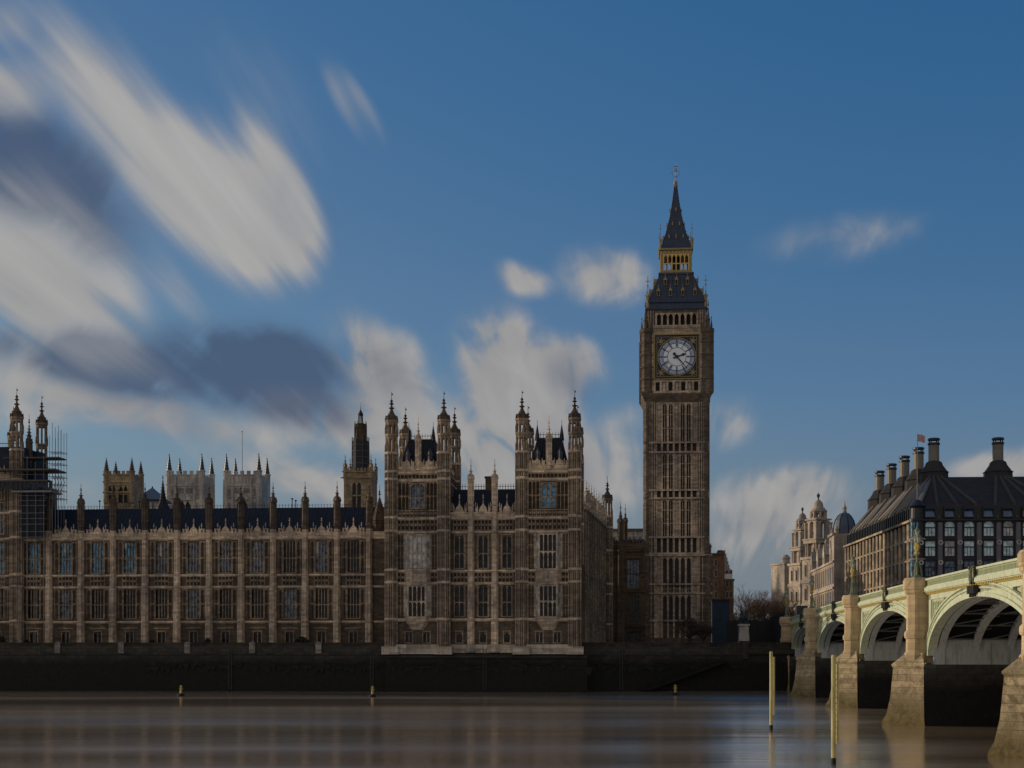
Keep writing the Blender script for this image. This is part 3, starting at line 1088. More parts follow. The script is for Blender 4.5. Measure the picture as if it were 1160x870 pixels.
def flat_buttress(parent, x, y, z0, z1, w, d, setoffs=(), mat='palace_trim', name='buttress'):
    """canted buttress with set-offs and a sunk panel on its face"""
    mb = MB()
    zz = [z0] + list(setoffs) + [z1]
    k = 1.0
    for i, (a, b_) in enumerate(zip(zz, zz[1:])):
        ww, dd = w * k, d * k
        pts = [(x - ww / 2, y + 0.05), (x - ww / 2, y - dd * 0.55), (x - ww * 0.28, y - dd), (x + ww * 0.28, y - dd), (x + ww / 2, y - dd * 0.55), (x + ww / 2, y + 0.05)]
        mb.prism(pts, a, b_ - 0.12)
        k2 = k * 1.1
        ww, dd = w * k2, d * k2 + 0.05
        pts = [(x - ww / 2, y + 0.05), (x - ww / 2, y - dd * 0.55), (x - ww * 0.28, y - dd), (x + ww * 0.28, y - dd), (x + ww / 2, y - dd * 0.55), (x + ww / 2, y + 0.05)]
        mb.prism(pts, b_ - 0.12, b_ + 0.12)
        # sunk panel: two raised fillets and a gablet head
        dd = d * k
        if b_ - a > 2.5:
            for s in (-1, 1):
                mb.box(x + s * w * k * 0.2 - 0.05, x + s * w * k * 0.2 + 0.05, y - dd - 0.07, y - dd + 0.02, a + 0.5, b_ - 0.6)
            mb.extxz([(x - w * k * 0.26, b_ - 0.6), (x + w * k * 0.26, b_ - 0.6), (x, b_ - 0.15)], y - dd - 0.08, y - dd + 0.02)
            zm = a + (b_ - a) * 0.55
            mb.box(x - w * k * 0.26, x + w * k * 0.26, y - dd - 0.09, y - dd + 0.02, zm - 0.1, zm + 0.1)
        k *= 0.93
    return mb.build(name, M[mat], parent)


# ---- the long wing
YW = 10.0
wing = PAL.thing('palace_wing', 'long brown Gothic river front with a row of pinnacles, beside the turreted pavilion', 'palace wing', x=-60, y=YW, z=0)
ox = 60.0
bxs = [PAL.lx(18.2 + 36.32 * k, YW - 0.6) + ox for k in range(12)]
x0w, x1w = PAL.lx(20, YW) + ox, PAL.lx(440, YW) + ox
holes = []
wins = []
for a, b_ in zip(bxs, bxs[1:]):
    c_ = (a + b_) / 2
    wins.append(c_)
    holes += [(c_ - 0.95, c_ + 0.95, 18.75, 23.75), (c_ - 0.95, c_ + 0.95, 11.45, 16.15), (c_ - 0.6, c_ + 0.6, 7.5, 9.15)]
mb = MB()
wall_slab(mb, x0w, x1w, 6.6, 25.2, 0, 0.6, holes)
mb.box(x0w, x1w, 13.6, 14.0, 6.6, 25.2)
mb.build('wall', M['palace'], wing)
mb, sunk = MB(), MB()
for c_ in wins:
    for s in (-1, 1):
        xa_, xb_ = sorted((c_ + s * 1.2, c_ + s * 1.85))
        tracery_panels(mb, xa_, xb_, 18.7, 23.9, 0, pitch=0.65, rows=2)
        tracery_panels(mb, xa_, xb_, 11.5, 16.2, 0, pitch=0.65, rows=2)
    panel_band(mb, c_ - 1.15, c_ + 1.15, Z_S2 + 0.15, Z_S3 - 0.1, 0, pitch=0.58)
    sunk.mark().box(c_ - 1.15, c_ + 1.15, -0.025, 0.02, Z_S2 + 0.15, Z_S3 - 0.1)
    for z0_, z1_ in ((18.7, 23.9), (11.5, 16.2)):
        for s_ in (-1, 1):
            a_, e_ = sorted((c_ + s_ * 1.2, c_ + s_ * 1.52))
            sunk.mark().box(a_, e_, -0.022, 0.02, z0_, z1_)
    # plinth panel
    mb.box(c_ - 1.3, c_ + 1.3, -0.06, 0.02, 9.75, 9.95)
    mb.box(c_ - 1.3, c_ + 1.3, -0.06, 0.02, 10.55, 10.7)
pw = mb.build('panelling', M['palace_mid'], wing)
sunk.build_parts('recess_shade_panel', M['palace_shade'], pw)
mb = MB()
strings(mb, x0w, x1w, 0, (Z_PL, Z_S2, Z_S3))
strings(mb, x0w, x1w, 0, (Z_CO,), 0.42, 0.34)
mb.box(x0w, x1w, -0.16, 0.1, 6.6, 7.2)
mb.build('string_course', M['palace_trim'], wing)
mb = MB()
mb.box(x0w, x1w, -0.1, 0.35, 24.52, 25.25)
panel_band(mb, x0w, x1w, 24.55, 25.2, -0.1, pitch=0.62, w=0.12, d=0.08, shields=False)
for a, b_ in zip(bxs, bxs[1:]):
    c_ = (a + b_) / 2
    crenels(mb, a + 0.7, c_ - 0.85, 25.25, 25.75, -0.08, 0.32, 0.62)
    crenels(mb, c_ + 0.85, b_ - 0.7, 25.25, 25.75, -0.08, 0.32, 0.62)
    gablet(mb, c_, 25.25, 1.5, 1.75, -0.1, 0.3)
    for s in (-1, 1):
        finial(mb, c_ + s * 1.3, 0.1, 25.6, 1.2, 0.1)
mb.build('parapet', M['palace_trim'], wing)
low_panes = ['glass_dark', 'glass_mid', 'glass_dark', 'glass_dark', 'glass_dark', 'glass_mid', 'glass_dark', 'glass_dark', 'glass_mid', 'glass_dark', 'glass_dark']
panes_up = ['glass_blue', 'glass_blue', 'glass_blue', 'glass_blue', 'glass_mid', 'glass_mid', 'glass_mid', 'glass_mid', 'glass_dark', 'glass_mid', 'glass_dark']
for i, c_ in enumerate(wins):
    gothic_window(wing, c_, 1.9, 18.75, 23.75, 0, 4, (0.46,), pane=panes_up[i])
    gothic_window(wing, c_, 1.9, 11.45, 16.15, 0, 4, (0.46,), pane=low_panes[i])
    gothic_window(wing, c_, 1.2, 7.5, 9.15, 0, 2, ())
    if i in (1, 3, 4, 7, 9):      # roller blinds part way down behind the panes' mullions
        h = (1.6, 0.9, 2.3, 1.2, 1.9)[(1, 3, 4, 7, 9).index(i)]
        MB().box(c_ - 0.95 + 0.475 * (i % 3), c_ - 0.475 + 0.475 * (i % 3), 0.335, 0.35, 23.75 - h, 23.7).build('blind', M['glass_pale'], wing)
for bx in bxs:
    bt = flat_buttress(wing, bx, 0, 6.6, 25.5, 1.22, 0.95, (Z_PL, Z_S2, Z_S3, Z_CO))
    mb = pinnacle_mesh(bx, -0.25, 25.55, 30.2, 32.6, 0.52)
    mb.build('pinnacle', M['palace'], bt)
mb = MB()
mb.extyz([(0.9, 24.9), (6.6, 29.8), (7.2, 29.8), (13.4, 24.9)], x0w, x1w)
nr = int((x1w - x0w) / 0.75)
for k in range(nr):      # lead rolls
    x = x0w + 0.3 + k * 0.75
    mb.extyz([(0.9, 24.95), (6.6, 29.86), (6.6, 29.75), (0.9, 24.8)], x, x + 0.07)
rf = mb.build('roof', M['roof'], wing)
mb = MB()
mb.box(x0w, x1w, 6.85, 6.9, 30.22, 30.26)
for k in range(int((x1w - x0w) / 0.5)):
    x = x0w + 0.1 + k * 0.5
    mb.box(x, x + 0.05, 6.85, 6.9, 29.8, 30.45)
mb.build('cresting', M['iron'], rf)
mb = MB()
for px, s in ((113, 0.8), (158, 0.7), (331, 0.9), (335, 0.6)):
    x = PAL.lx(px, YW + 6.9) + ox
    mb.mark().tube((x, 6.9, 29.6), (x, 6.9, 30.4 + s), 0.07, 5)
    mb.box(x - 0.16, x + 0.16, 6.8, 7.0, 30.3 + s, 30.5 + s)
mb.build_parts('roof_vent', M['roof'], rf)
# dark recess bay beside the pavilion, with a small capped turret
mb = MB()
xr = PAL.lx(430, YW + 2) + ox
mb.lathe(xr, 2.0, [(6.6, 1.1), (26.5, 1.1), (26.8, 1.25), (27.1, 1.05)], 8)
mb.lathe(xr, 2.0, [(27.1, 1.25), (29.0, 0.75), (30.6, 0.2)], 8)
finial(mb, xr, 2.0, 30.5, 1.6, 0.16, 0.8)
mb.build('stair_turret', M['palace_dark'], wing)

# terrace shrubs in front of the wing
def shrub(px, w, h, label):
    x = PAL.lx(px, 6)
    o = PAL.thing('clipped_shrub', label, 'shrub', 'shrubs on the palace terrace', x=x, y=6, z=6.9)
    mb = MB()
    rng = random.Random(int(px))
    for k in range(int(260 * w)):
        a, rr_, zz = rng.uniform(0, 2 * PI), math.sqrt(rng.random()) * w / 2, rng.random()
        zz = zz * h * math.sqrt(max(0, 1 - (rr_ / (w / 2)) ** 2)) + 0.1
        p = Vector((math.cos(a) * rr_, math.sin(a) * rr_ * 0.6, zz))
        d1 = Vector((rng.uniform(-1, 1), rng.uniform(-1, 1), rng.uniform(-1, 1))).normalized() * 0.16
        d2 = Vector((rng.uniform(-1, 1), rng.uniform(-1, 1), rng.uniform(-1, 1))).normalized() * 0.12
        mb.add([p - d1, p + d2, p + d1, p - d2], [(0, 1, 2, 3)])
    mb.build('foliage', M['leaf'], o)
    mb = MB().tube((0, 0, -0.2), (0, 0, h * 0.6), 0.07, 6, 0.03)
    mb.build('stem', M['bark'], o)


shrub(342, 2.7, 1.5, 'wide dark shrub on the terrace, largest of the clipped shrubs')
shrub(235, 1.2, 1.3, 'small dark shrub on the terrace near the middle of the long palace wing')
shrub(2, 1.5, 1.7, 'dark shrub on the terrace below the turreted palace block behind scaffolding')
shrub(30, 1.3, 1.1, 'low dark shrub on the terrace below the scaffolded bay')
shrub(172, 1.3, 1.0, 'small dark shrub on the terrace by the fifth basement window')

# ---- the pavilion with its two turreted towers
pav = PAL.thing('palace_pavilion', 'brown Gothic palace pavilion with two towers of pointed turrets, at the river wall', 'palace pavilion')
tcx = [PAL.lx(443.6), PAL.lx(502.8), PAL.lx(591.3), PAL.lx(651.0)]
TR = 0.95
zt_ = lambda py: EYE + (HOR - py) * 0.1337
DEP = 13.6


def pavilion_tower(xl, xr, panes, seed):
    c_ = (xl + xr) / 2
    holes = [(c_ - 1.0, c_ + 1.0, 27.95, 31.7), (c_ - 1.35, c_ + 1.35, 18.75, 23.8), (c_ - 1.35, c_ + 1.35, 11.5, 16.1)]
    holes += [(c_ + s * 1.35 - 0.5, c_ + s * 1.35 + 0.5, 7.5, 8.95) for s in (-1, 1)]
    mb = MB()
    wall_slab(mb, xl, xr, 7.2, 34.0, 0, 0.6, holes)
    mb.box(xl - 0.3, xl + 0.3, 0.6, DEP, 7.2, 34.0)
    mb.box(xr - 0.3, xr + 0.3, 0.6, DEP, 7.2, 34.0)
    mb.box(xl, xr, DEP - 0.3, DEP + 0.3, 7.2, 34.0)
    mb.build('wall', M['palace'], pav)
    w = pav
    mb, sunk = MB(), MB()
    for (sa, sb_, za_, zb_) in ((xl + 0.8, xr - 0.8, 24.5, 26.2), (c_ - 3.0, c_ + 3.0, 26.55, 27.6), (xl + 0.8, xr - 0.8, 32.35, 33.05), (xl + 0.8, c_ - 2.05, 16.65, 18.2), (c_ + 2.05, xr - 0.8, 16.65, 18.2), (c_ - 3.0, c_ - 1.35, 27.7, 31.9), (c_ + 1.35, c_ + 3.0, 27.7, 31.9)):
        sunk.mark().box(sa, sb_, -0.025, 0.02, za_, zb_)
    for s in (-1, 1):
        a, b_ = sorted((c_ + s * 1.3, c_ + s * 3.0))
        tracery_panels(mb, a, b_, 27.7, 31.9, 0, pitch=0.57, rows=2)
        a, b_ = sorted((c_ + s * 2.15, c_ + s * (abs(xr - xl) / 2 - 0.9)))
        tracery_panels(mb, a, b_, 18.8, 24.0, 0, pitch=0.6, rows=3)
        tracery_panels(mb, a, b_, 11.5, 16.2, 0, pitch=0.6, rows=3)
    panel_band(mb, xl + 0.8, xr - 0.8, 24.5, 26.2, 0, pitch=0.62)
    panel_band(mb, c_ - 3.0, c_ + 3.0, 26.55, 27.6, 0, pitch=0.6)
    panel_band(mb, xl + 0.8, xr - 0.8, 32.3, 33.1, 0, pitch=0.6, shields=False)
    panel_band(mb, xl + 0.8, c_ - 2.0, 16.6, 18.2, 0, pitch=0.6)
    panel_band(mb, c_ + 2.0, xr - 0.8, 16.6, 18.2, 0, pitch=0.6)
    for yy in [1.5 + 1.35 * k for k in range(9)]:
        for za, zb in ((11.3, 16.3), (18.6, 24.1), (26.6, 32.0)):
            mb.box(xr + 0.28, xr + 0.42, yy - 0.08, yy + 0.08, za, zb)
            mb.box(xl - 0.42, xl - 0.28, yy - 0.08, yy + 0.08, za, zb)
    pw = mb.build('panelling', M['palace_mid'], w)
    sunk.build_parts('recess_shade_panel', M['palace_shade'], pw)
    mb = MB()
    strings(mb, xl, xr, 0, (Z_S2, Z_S3, 24.3, 26.35, 32.15), 0.3, 0.24)
    strings(mb, xl, xr, 0, (Z_PL + 0.1, 33.3), 0.42, 0.36)
    for z in (Z_PL, Z_S2, Z_S3, 24.3, 26.35, 32.15, 33.3):
        mb.box(xr + 0.25, xr + 0.52, 0.3, DEP, z - 0.12, z + 0.12)
        mb.box(xl - 0.52, xl - 0.25, 0.3, DEP, z - 0.12, z + 0.12)
    mb.build('string_course', M['palace_trim'], w)
    # parapet
    mb = MB()
    for (xa_, xb_, ya_, yb_) in ((xl + 0.6, xr - 0.6, -0.1, 0.3), (xl + 0.6, xr - 0.6, DEP - 0.2, DEP + 0.2)):
        mb.box(xa_, xb_, ya_, yb_, 33.5, 34.25)
        crenels(mb, xa_ + 0.2, xb_ - 0.2, 34.25, 34.85, ya_, yb_, 0.72)
    panel_band(mb, xl + 0.7, xr - 0.7, 33.55, 34.2, -0.1, pitch=0.5, w=0.1, d=0.07, shields=False)
    for xx in (xl - 0.15, xr - 0.15):
        mb.box(xx, xx + 0.3, 0.9, DEP - 0.9, 33.5, 34.3)
        for k in range(11):
            mb.box(xx, xx + 0.3, 1.3 + k * 1.05, 1.85 + k * 1.05, 34.3, 34.9)
    for s in (-0.5, 0.5):
        gablet(mb, c_ + s * (xr - xl) * 0.42, 34.3, 1.2, 1.7, -0.12, 0.2)
    mb.build('parapet', M['palace_trim'], w)
    mb = pinnacle_mesh(c_ + 0.1, -0.1, 33.6, 38.3, 41.0, 0.42)
    mb.build('pinnacle', M['palace_trim'], w)
    # steep roof with iron cresting
    mb = MB()
    mb.pyr(xl + 0.9, xr - 0.9, 1.0, DEP - 1.0, 33.8, xl + 2.1, xr - 2.1, 3.6, DEP - 3.6, 38.9)
    for k in range(9):
        tt = (k + 0.5) / 9
        xb_ = xl + 0.9 + tt * (xr - xl - 1.8)
        xt_ = xl + 2.1 + tt * (xr - xl - 4.2)
        mb.tube((xb_, 0.98, 33.85), (xt_, 3.58, 38.9), 0.06, 4)
    rf = mb.build('roof', M['roof'], w)
    mb = MB()
    for yy in (3.6, DEP - 3.6):
        mb.box(xl + 2.1, xr - 2.1, yy - 0.03, yy + 0.03, 39.35, 39.42)
        n = int((xr - xl - 4.2) / 0.42)
        for k in range(n + 1):
            x = xl + 2.1 + k * (xr - xl - 4.2) / n
            mb.tube((x, yy, 38.9), (x, yy, 39.75), 0.035, 4)
    for x in (xl + 2.1, xr - 2.1):
        mb.lathe(x, 3.6, [(38.5, 0.42), (39.3, 0.34), (41.0, 0.03)], 6)
        mb.tube((x, 3.6, 40.6), (x, 3.6, 41.6), 0.04, 4)
    mb.build('cresting', M['iron'], rf)
    mb = MB()      # two lead dormers
    for s in (-1, 1):
        x = c_ + s * 1.7
        mb.mark().box(x - 0.42, x + 0.42, 0.95, 2.6, 34.4, 36.0)
        mb.extxz([(x - 0.55, 36.0), (x + 0.55, 36.0), (x, 37.2)], 0.9, 2.8)
    mb.build_parts('dormer', M['roof_iron'], rf)
    # upper arched window
    gothic_window(w, c_, 2.0, 27.95, 31.7, 0, 3, (0.4,), pane=panes[0], head='arch')
    # oriel: canted bay over a corbel
    orl = MB()
    P0 = [(c_ - 1.95, 0.02), (c_ - 1.35, -0.85), (c_ + 1.35, -0.85), (c_ + 1.95, 0.02)]
    big = [(c_ - 2.1, 0.02), (c_ - 1.43, -1.0), (c_ + 1.43, -1.0), (c_ + 2.1, 0.02)]
    orl.prism(P0, 16.3, 18.6)
    orl.prism(P0, 10.75, 11.45)
    orl.prism(P0, 23.95, 24.25)
    for z in (11.2, 16.3, 18.5, 24.1):
        orl.prism(big, z - 0.1, z + 0.14)
    orl.loft([[(c_ - 0.9, 0.02, 9.4), (c_ - 0.5, -0.05, 9.4), (c_ + 0.5, -0.05, 9.4), (c_ + 0.9, 0.02, 9.4)], [(x, y, 10.8) for x, y in P0]])
    # corner mullions
    for z0, z1 in ((11.45, 16.2), (18.6, 23.95)):
        for x, y in P0:
            orl.lathe(x, y, [(z0, 0.17), (z1, 0.17)], 6)
    panel_band(orl, c_ - 1.3, c_ + 1.3, 16.6, 18.3, -0.85, pitch=0.65)
    ob = orl.build('oriel', M['palace_trim'], w)
    for (z0, z1, pn, side) in ((18.7, 23.9, panes[1], panes[3]), (11.5, 16.15, panes[2], panes[4])):
        mb = MB()
        for k in range(1, 4):
            x = c_ - 1.35 + 2.7 * k / 4
            mb.box(x - 0.07, x + 0.07, -0.9, -0.7, z0, z1)
        for tt in (0.47, 0.98):
            zm = z0 + (z1 - z0) * tt
            mb.box(c_ - 1.3, c_ + 1.3, -0.88, -0.72, zm - 0.09, zm + 0.09)
        for k in range(4):
            a, b_ = c_ - 1.35 + 2.7 * k / 4, c_ - 1.35 + 2.7 * (k + 1) / 4
            for zt in (z1, z0 + (z1 - z0) * 0.47):
                mb.extxz([(a, zt), (a, zt - 0.45), ((a + b_) / 2, zt)], -0.86, -0.74)
                mb.extxz([(b_, zt), ((a + b_) / 2, zt), (b_, zt - 0.45)], -0.86, -0.74)
        o = mb.build('window', M['palace_trim'], w)
        MB().box(c_ - 1.3, c_ + 1.3, -0.7, -0.65, z0, z1).build('pane', M[pn], o)
        sm = MB()
        for s in (-1, 1):
            pts = [(c_ + s * 1.4, -0.72), (c_ + s * 1.88, -0.02), (c_ + s * 1.82, 0.02), (c_ + s * 1.35, -0.66)]
            sm.prism(pts, z0, z1)
        sm.build('side_pane', M[side], o)
    for s in (-1, 1):
        gothic_window(w, c_ + s * 1.35, 1.0, 7.5, 8.95, 0, 2, ())
    # corner turrets
    for (x, y) in ((xl, 0.0), (xr, 0.0), (xl, DEP), (xr, DEP)):
        z0 = 5.9 if y == 0.0 else 20.0
        tall_turret(w, x, y, TR, z0, 33.0, 36.4, 41.0, 44.4, rings=(Z_PL, Z_S2, Z_S3, 24.3, 26.35, 32.15, 33.3) if y == 0 else (26.35, 33.3), second_open=38.9)
    # pale base
    mb = MB()
    mb.box(xl - 0.6, xr + 0.6, -0.55, 0.1, 6.5, 7.2)
    mb.box(xl - 0.5, xr + 0.5, -0.8, 0.1, 5.75, 6.5)
    mb.box(xl - 1.35, xl + 1.25, -1.2, 0.4, 5.7, 6.9)
    mb.box(xr - 1.25, xr + 1.35, -1.2, 0.4, 5.7, 6.9)
    mb.build('plinth', M['pale'], w)


pavilion_tower(tcx[0], tcx[1], ['glass_mid', 'glass_pale', 'glass_dark', 'glass_pale', 'glass_pale'], 1)
pavilion_tower(tcx[2], tcx[3], ['glass_blue', 'glass_dark', 'glass_dark', 'glass_pale', 'glass_pale'], 2)

# middle of the pavilion
xl, xr = tcx[1] + 0.9, tcx[2] - 0.9
YM = 0.5
cs = [PAL.lx(520.4, YM), PAL.lx(547.3, YM), PAL.lx(574.3, YM)]
bs = [PAL.lx(533.6, YM), PAL.lx(560.6, YM)]
holes = []
for c_ in cs:
    holes += [(c_ - 0.68, c_ + 0.68, 18.8, 23.6), (c_ - 0.68, c_ + 0.68, 11.5, 16.1), (c_ - 0.45, c_ + 0.45, 7.5, 9.0)]
mb = MB()
wall_slab(mb, xl, xr, 7.2, 26.4, YM, YM + 0.6, holes)
mb.box(xl, xr, 11.5, 12, 7.2, 26.4)
mb.build('wall', M['palace'], pav)
w = pav
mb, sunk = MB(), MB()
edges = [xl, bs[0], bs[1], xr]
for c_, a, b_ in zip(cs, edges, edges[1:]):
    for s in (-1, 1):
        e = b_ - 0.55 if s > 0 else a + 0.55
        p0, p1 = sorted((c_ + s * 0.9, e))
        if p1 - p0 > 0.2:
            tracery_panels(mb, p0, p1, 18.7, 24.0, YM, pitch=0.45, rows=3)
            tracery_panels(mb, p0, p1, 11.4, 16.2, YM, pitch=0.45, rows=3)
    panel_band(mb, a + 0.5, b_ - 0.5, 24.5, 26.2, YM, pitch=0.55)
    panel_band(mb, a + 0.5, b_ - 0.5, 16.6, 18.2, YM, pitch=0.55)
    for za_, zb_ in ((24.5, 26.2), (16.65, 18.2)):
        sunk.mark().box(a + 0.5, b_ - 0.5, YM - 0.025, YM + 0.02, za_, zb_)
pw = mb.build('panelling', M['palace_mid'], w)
sunk.build_parts('recess_shade_panel', M['palace_shade'], pw)
mb = MB()
strings(mb, xl, xr, YM, (Z_S2, Z_S3, 24.3), 0.3)
strings(mb, xl, xr, YM, (Z_PL + 0.1, 26.35), 0.42, 0.34)
mb.build('string_course', M['palace_trim'], w)
mb = MB()
mb.box(xl, xr, YM - 0.1, YM + 0.3, 26.5, 27.3)
panel_band(mb, xl, xr, 26.55, 27.25, YM - 0.1, pitch=0.5, w=0.1, d=0.07, shields=False)
for c_, a, b_ in zip(cs, edges, edges[1:]):
    crenels(mb, a + 0.6, c_ - 0.7, 27.3, 27.9, YM - 0.1, YM + 0.3, 0.55)
    crenels(mb, c_ + 0.7, b_ - 0.6, 27.3, 27.9, YM - 0.1, YM + 0.3, 0.55)
    gablet(mb, c_, 27.3, 1.4, 2.1, YM - 0.12, YM + 0.25)
    for s in (-1, 1):
        finial(mb, c_ + s * 1.15, YM, 27.5, 1.3, 0.1)
mb.build('parapet', M['palace_trim'], w)
for c_ in cs:
    gothic_window(w, c_, 1.36, 18.8, 23.6, YM, 2, (0.46,))
    gothic_window(w, c_, 1.36, 11.5, 16.1, YM, 2, (0.46,))
    gothic_window(w, c_, 0.9, 7.5, 9.0, YM, 1, ())
for x in bs:
    bt = flat_buttress(w, x, YM, 6.0, 27.6, 1.1, 0.75, (Z_PL, Z_S2, Z_S3, 24.3, 26.35))
    pinnacle_mesh(x, YM - 0.2, 27.6, 32.4, 34.6, 0.44).build('pinnacle', M['palace_trim'], bt)
mb = MB()
mb.extyz([(1.4, 26.8), (5.6, 31.3), (6.4, 31.3), (11.8, 26.8)], xl, xr)
rf = mb.build('roof', M['roof'], w)
mb = MB()
n = int((xr - xl) / 0.42)
mb.box(xl, xr, 5.97, 6.03, 31.75, 31.82)
for k in range(n + 1):
    x = xl + k * (xr - xl) / n
    mb.tube((x, 6, 31.3), (x, 6, 32.2), 0.04, 4)
mb.build('cresting', M['iron'], rf)
xc = PAL.lx(555.3, 6)
mb = MB()
mb.box(xc - 0.7, xc + 0.7, 5.4, 6.6, 29.5, 33.0)
mb.box(xc - 0.82, xc + 0.82, 5.28, 6.72, 33.0, 33.3)
mb.build('chimney', M['palace_dark'], rf)
mb = MB()
mb.box(xl, xr, YM - 0.35, YM + 0.1, 6.5, 7.2)
mb.box(xl, xr, YM - 0.2, YM + 0.1, 5.9, 6.5)
for x in bs:
    mb.prism([(x - 0.9, YM - 0.2), (x, YM - 1.1), (x + 0.9, YM - 0.2)], 6.1, 7.1)
mb.build('plinth', M['pale'], w)
# river wall under the pavilion
t = PAL.thing('river_wall', 'dark wet river wall with weedy ledges, directly under the pale base of the pavilion', 'river wall', kind='thing')
wall_dress(t, xa + 0.3, 0.6, -0.66, 9, (xa + 15.2,))
mb = MB()
mb.extyz([(-0.9, -1), (-0.45, 5.55), (-0.45, 5.72), (2.0, 5.72), (2.0, -1)], xa, 0.85)
mb.extyz([(-1.0, 5.2), (-0.8, 5.5), (-0.4, 5.5), (-0.4, 5.2)], xa, 0.85)
mb.build('wall', M['wall_river'], t)

# ---- range running back along the north side
NR = Frame(11.75, 225.5, R(-80.7))
nrt = NR.thing('palace_north_range', 'ribbed brown palace side range receding from the pavilion towards the clock tower', 'palace range')
LEN = 36.0
nb = 9
bw = LEN / nb
holes = []
for k in range(nb):
    c_ = (k + 0.5) * bw
    holes += [(c_ - 1.1, c_ + 1.1, 18.9, 23.9), (c_ - 1.1, c_ + 1.1, 11.5, 16.1), (c_ - 0.6, c_ + 0.6, 7.9, 9.4)]
mb = MB()
wall_slab(mb, 0, LEN, 6.8, 29.0, 0, 0.6, holes)
mb.box(0, LEN, 9.5, 10, 6.8, 29)
mb.box(LEN - 0.4, LEN, 0.6, 9.5, 6.8, 29)
mb.build('wall', M['palace_even'], nrt)
w = nrt
mb = MB()
strings(mb, 0, LEN, 0, (Z_PL, Z_S2, Z_S3, 24.6), 0.16)
strings(mb, 0, LEN, 0, (28.9,), 0.25, 0.3)
mb.build('string_course', M['palace_even'], w)
mb = MB()
for k in range(nb):
    panel_band(mb, k * bw + 0.6, (k + 1) * bw - 0.6, 24.8, 28.6, 0, pitch=0.5)
    panel_band(mb, k * bw + 0.6, (k + 1) * bw - 0.6, 16.6, 18.2, 0, pitch=0.5)
mb.build('panelling', M['palace_even'], w)
mb = MB()
mb.box(0, LEN, -0.1, 0.3, 29.0, 29.5)
crenels(mb, 0.3, LEN - 0.3, 29.5, 30.1, -0.1, 0.3, 0.8)
mb.build('parapet', M['palace_trim'], w)
for k in range(nb + 1):
    bt = flat_buttress(w, k * bw if k else 0.4, 0, 6.8, 29.2, 0.7, 0.2, (Z_PL, Z_S2, Z_S3, 24.6), mat='palace_mid')
    if k < nb:
        pinnacle_mesh(k * bw if k else 0.4, -0.2, 29.2, 31.4, 33.4, 0.3, 0.4).build('pinnacle', M['palace_trim'], bt)
for k in range(nb):
    c_ = (k + 0.5) * bw
    gothic_window(w, c_, 2.2, 18.9, 23.9, 0, 4, (0.46,))
    gothic_window(w, c_, 2.2, 11.5, 16.1, 0, 4, (0.46,))
    gothic_window(w, c_, 1.2, 7.9, 9.4, 0, 2, ())
tall_turret(w, LEN, -0.2, 0.95, 6.8, 29, 31.2, 34.2, 37.4, rings=(Z_PL, Z_S2, Z_S3, 24.6, 28.9))
mb = MB().extyz([(0.8, 29.0), (4.5, 31.0), (5.5, 31.0), (9.4, 29.0)], 0.2, LEN - 0.2)
mb.build('roof', M['roof'], w)

# ---- link between that range and the clock tower
LK = Frame(17.8, 264.0, R(4.5))
lk = LK.thing('palace_link_block', 'dark low palace block with pinnacled buttress, next to the clock tower', 'palace block')
x0, x1 = LK.lx(688), LK.lx(731)
c_ = LK.lx(717.5)
bx = LK.lx(703)
holes = [(c_ - 1.1, c_ + 1.1, 17.9, 23.3), (c_ - 1.1, c_ + 1.1, 11.2, 16.5), (c_ - 1.3, c_ + 1.3, 7.2, 9.6)]
mb = MB()
wall_slab(mb, x0, x1, 6.8, 25.2, 0, 0.6, holes)
mb.box(x0, x1, 8, 8.4, 6.8, 25.2)
mb.build('wall', M['palace_dark'], lk)
w = lk
mb = MB()
strings(mb, x0, x1, 0, (Z_PL - 0.2, 17.2, 24.9), 0.3)
mb.box(x0, x1, -0.1, 0.3, 25.2, 26.3)
crenels(mb, x0, x1, 26.3, 27.0, -0.1, 0.3, 0.8)
gablet(mb, c_, 26.3, 1.4, 1.6, -0.1, 0.3)
mb.build('parapet', M['palace_dark'], w)
mb = MB()
panel_band(mb, c_ - 1.3, c_ + 1.3, 16.6, 17.7, 0, pitch=0.5)
tracery_panels(mb, bx + 0.7, c_ - 1.3, 11.2, 24, 0, rows=4)
mb.build('panelling', M['palace_dark'], w)
gothic_window(w, c_, 2.2, 17.9, 23.3, 0, 4, (0.5,), mat='palace_dark', pane='glass_mid')
gothic_window(w, c_, 2.2, 11.2, 16.5, 0, 4, (0.5,), mat='palace_dark')
gothic_window(w, c_, 2.6, 7.2, 9.6, 0, 3, (), mat='palace_dark')
bt = flat_buttress(w, bx, 0, 6.8, 27.0, 1.5, 1.0, (Z_PL, 17.2, 24.9), mat='palace')
pinnacle_mesh(bx, -0.3, 27.0, 30.4, 33.4, 0.55).build('pinnacle', M['palace'], bt)
pinnacle_mesh(bx + 0.9, 1.4, 27.0, 30.6, 33.2, 0.4).build('pinnacle', M['palace'], bt)
mb = MB().extyz([(0.8, 25.2), (4, 27.2), (8, 25.2)], x0, x1)
mb.build('roof', M['roof'], w)
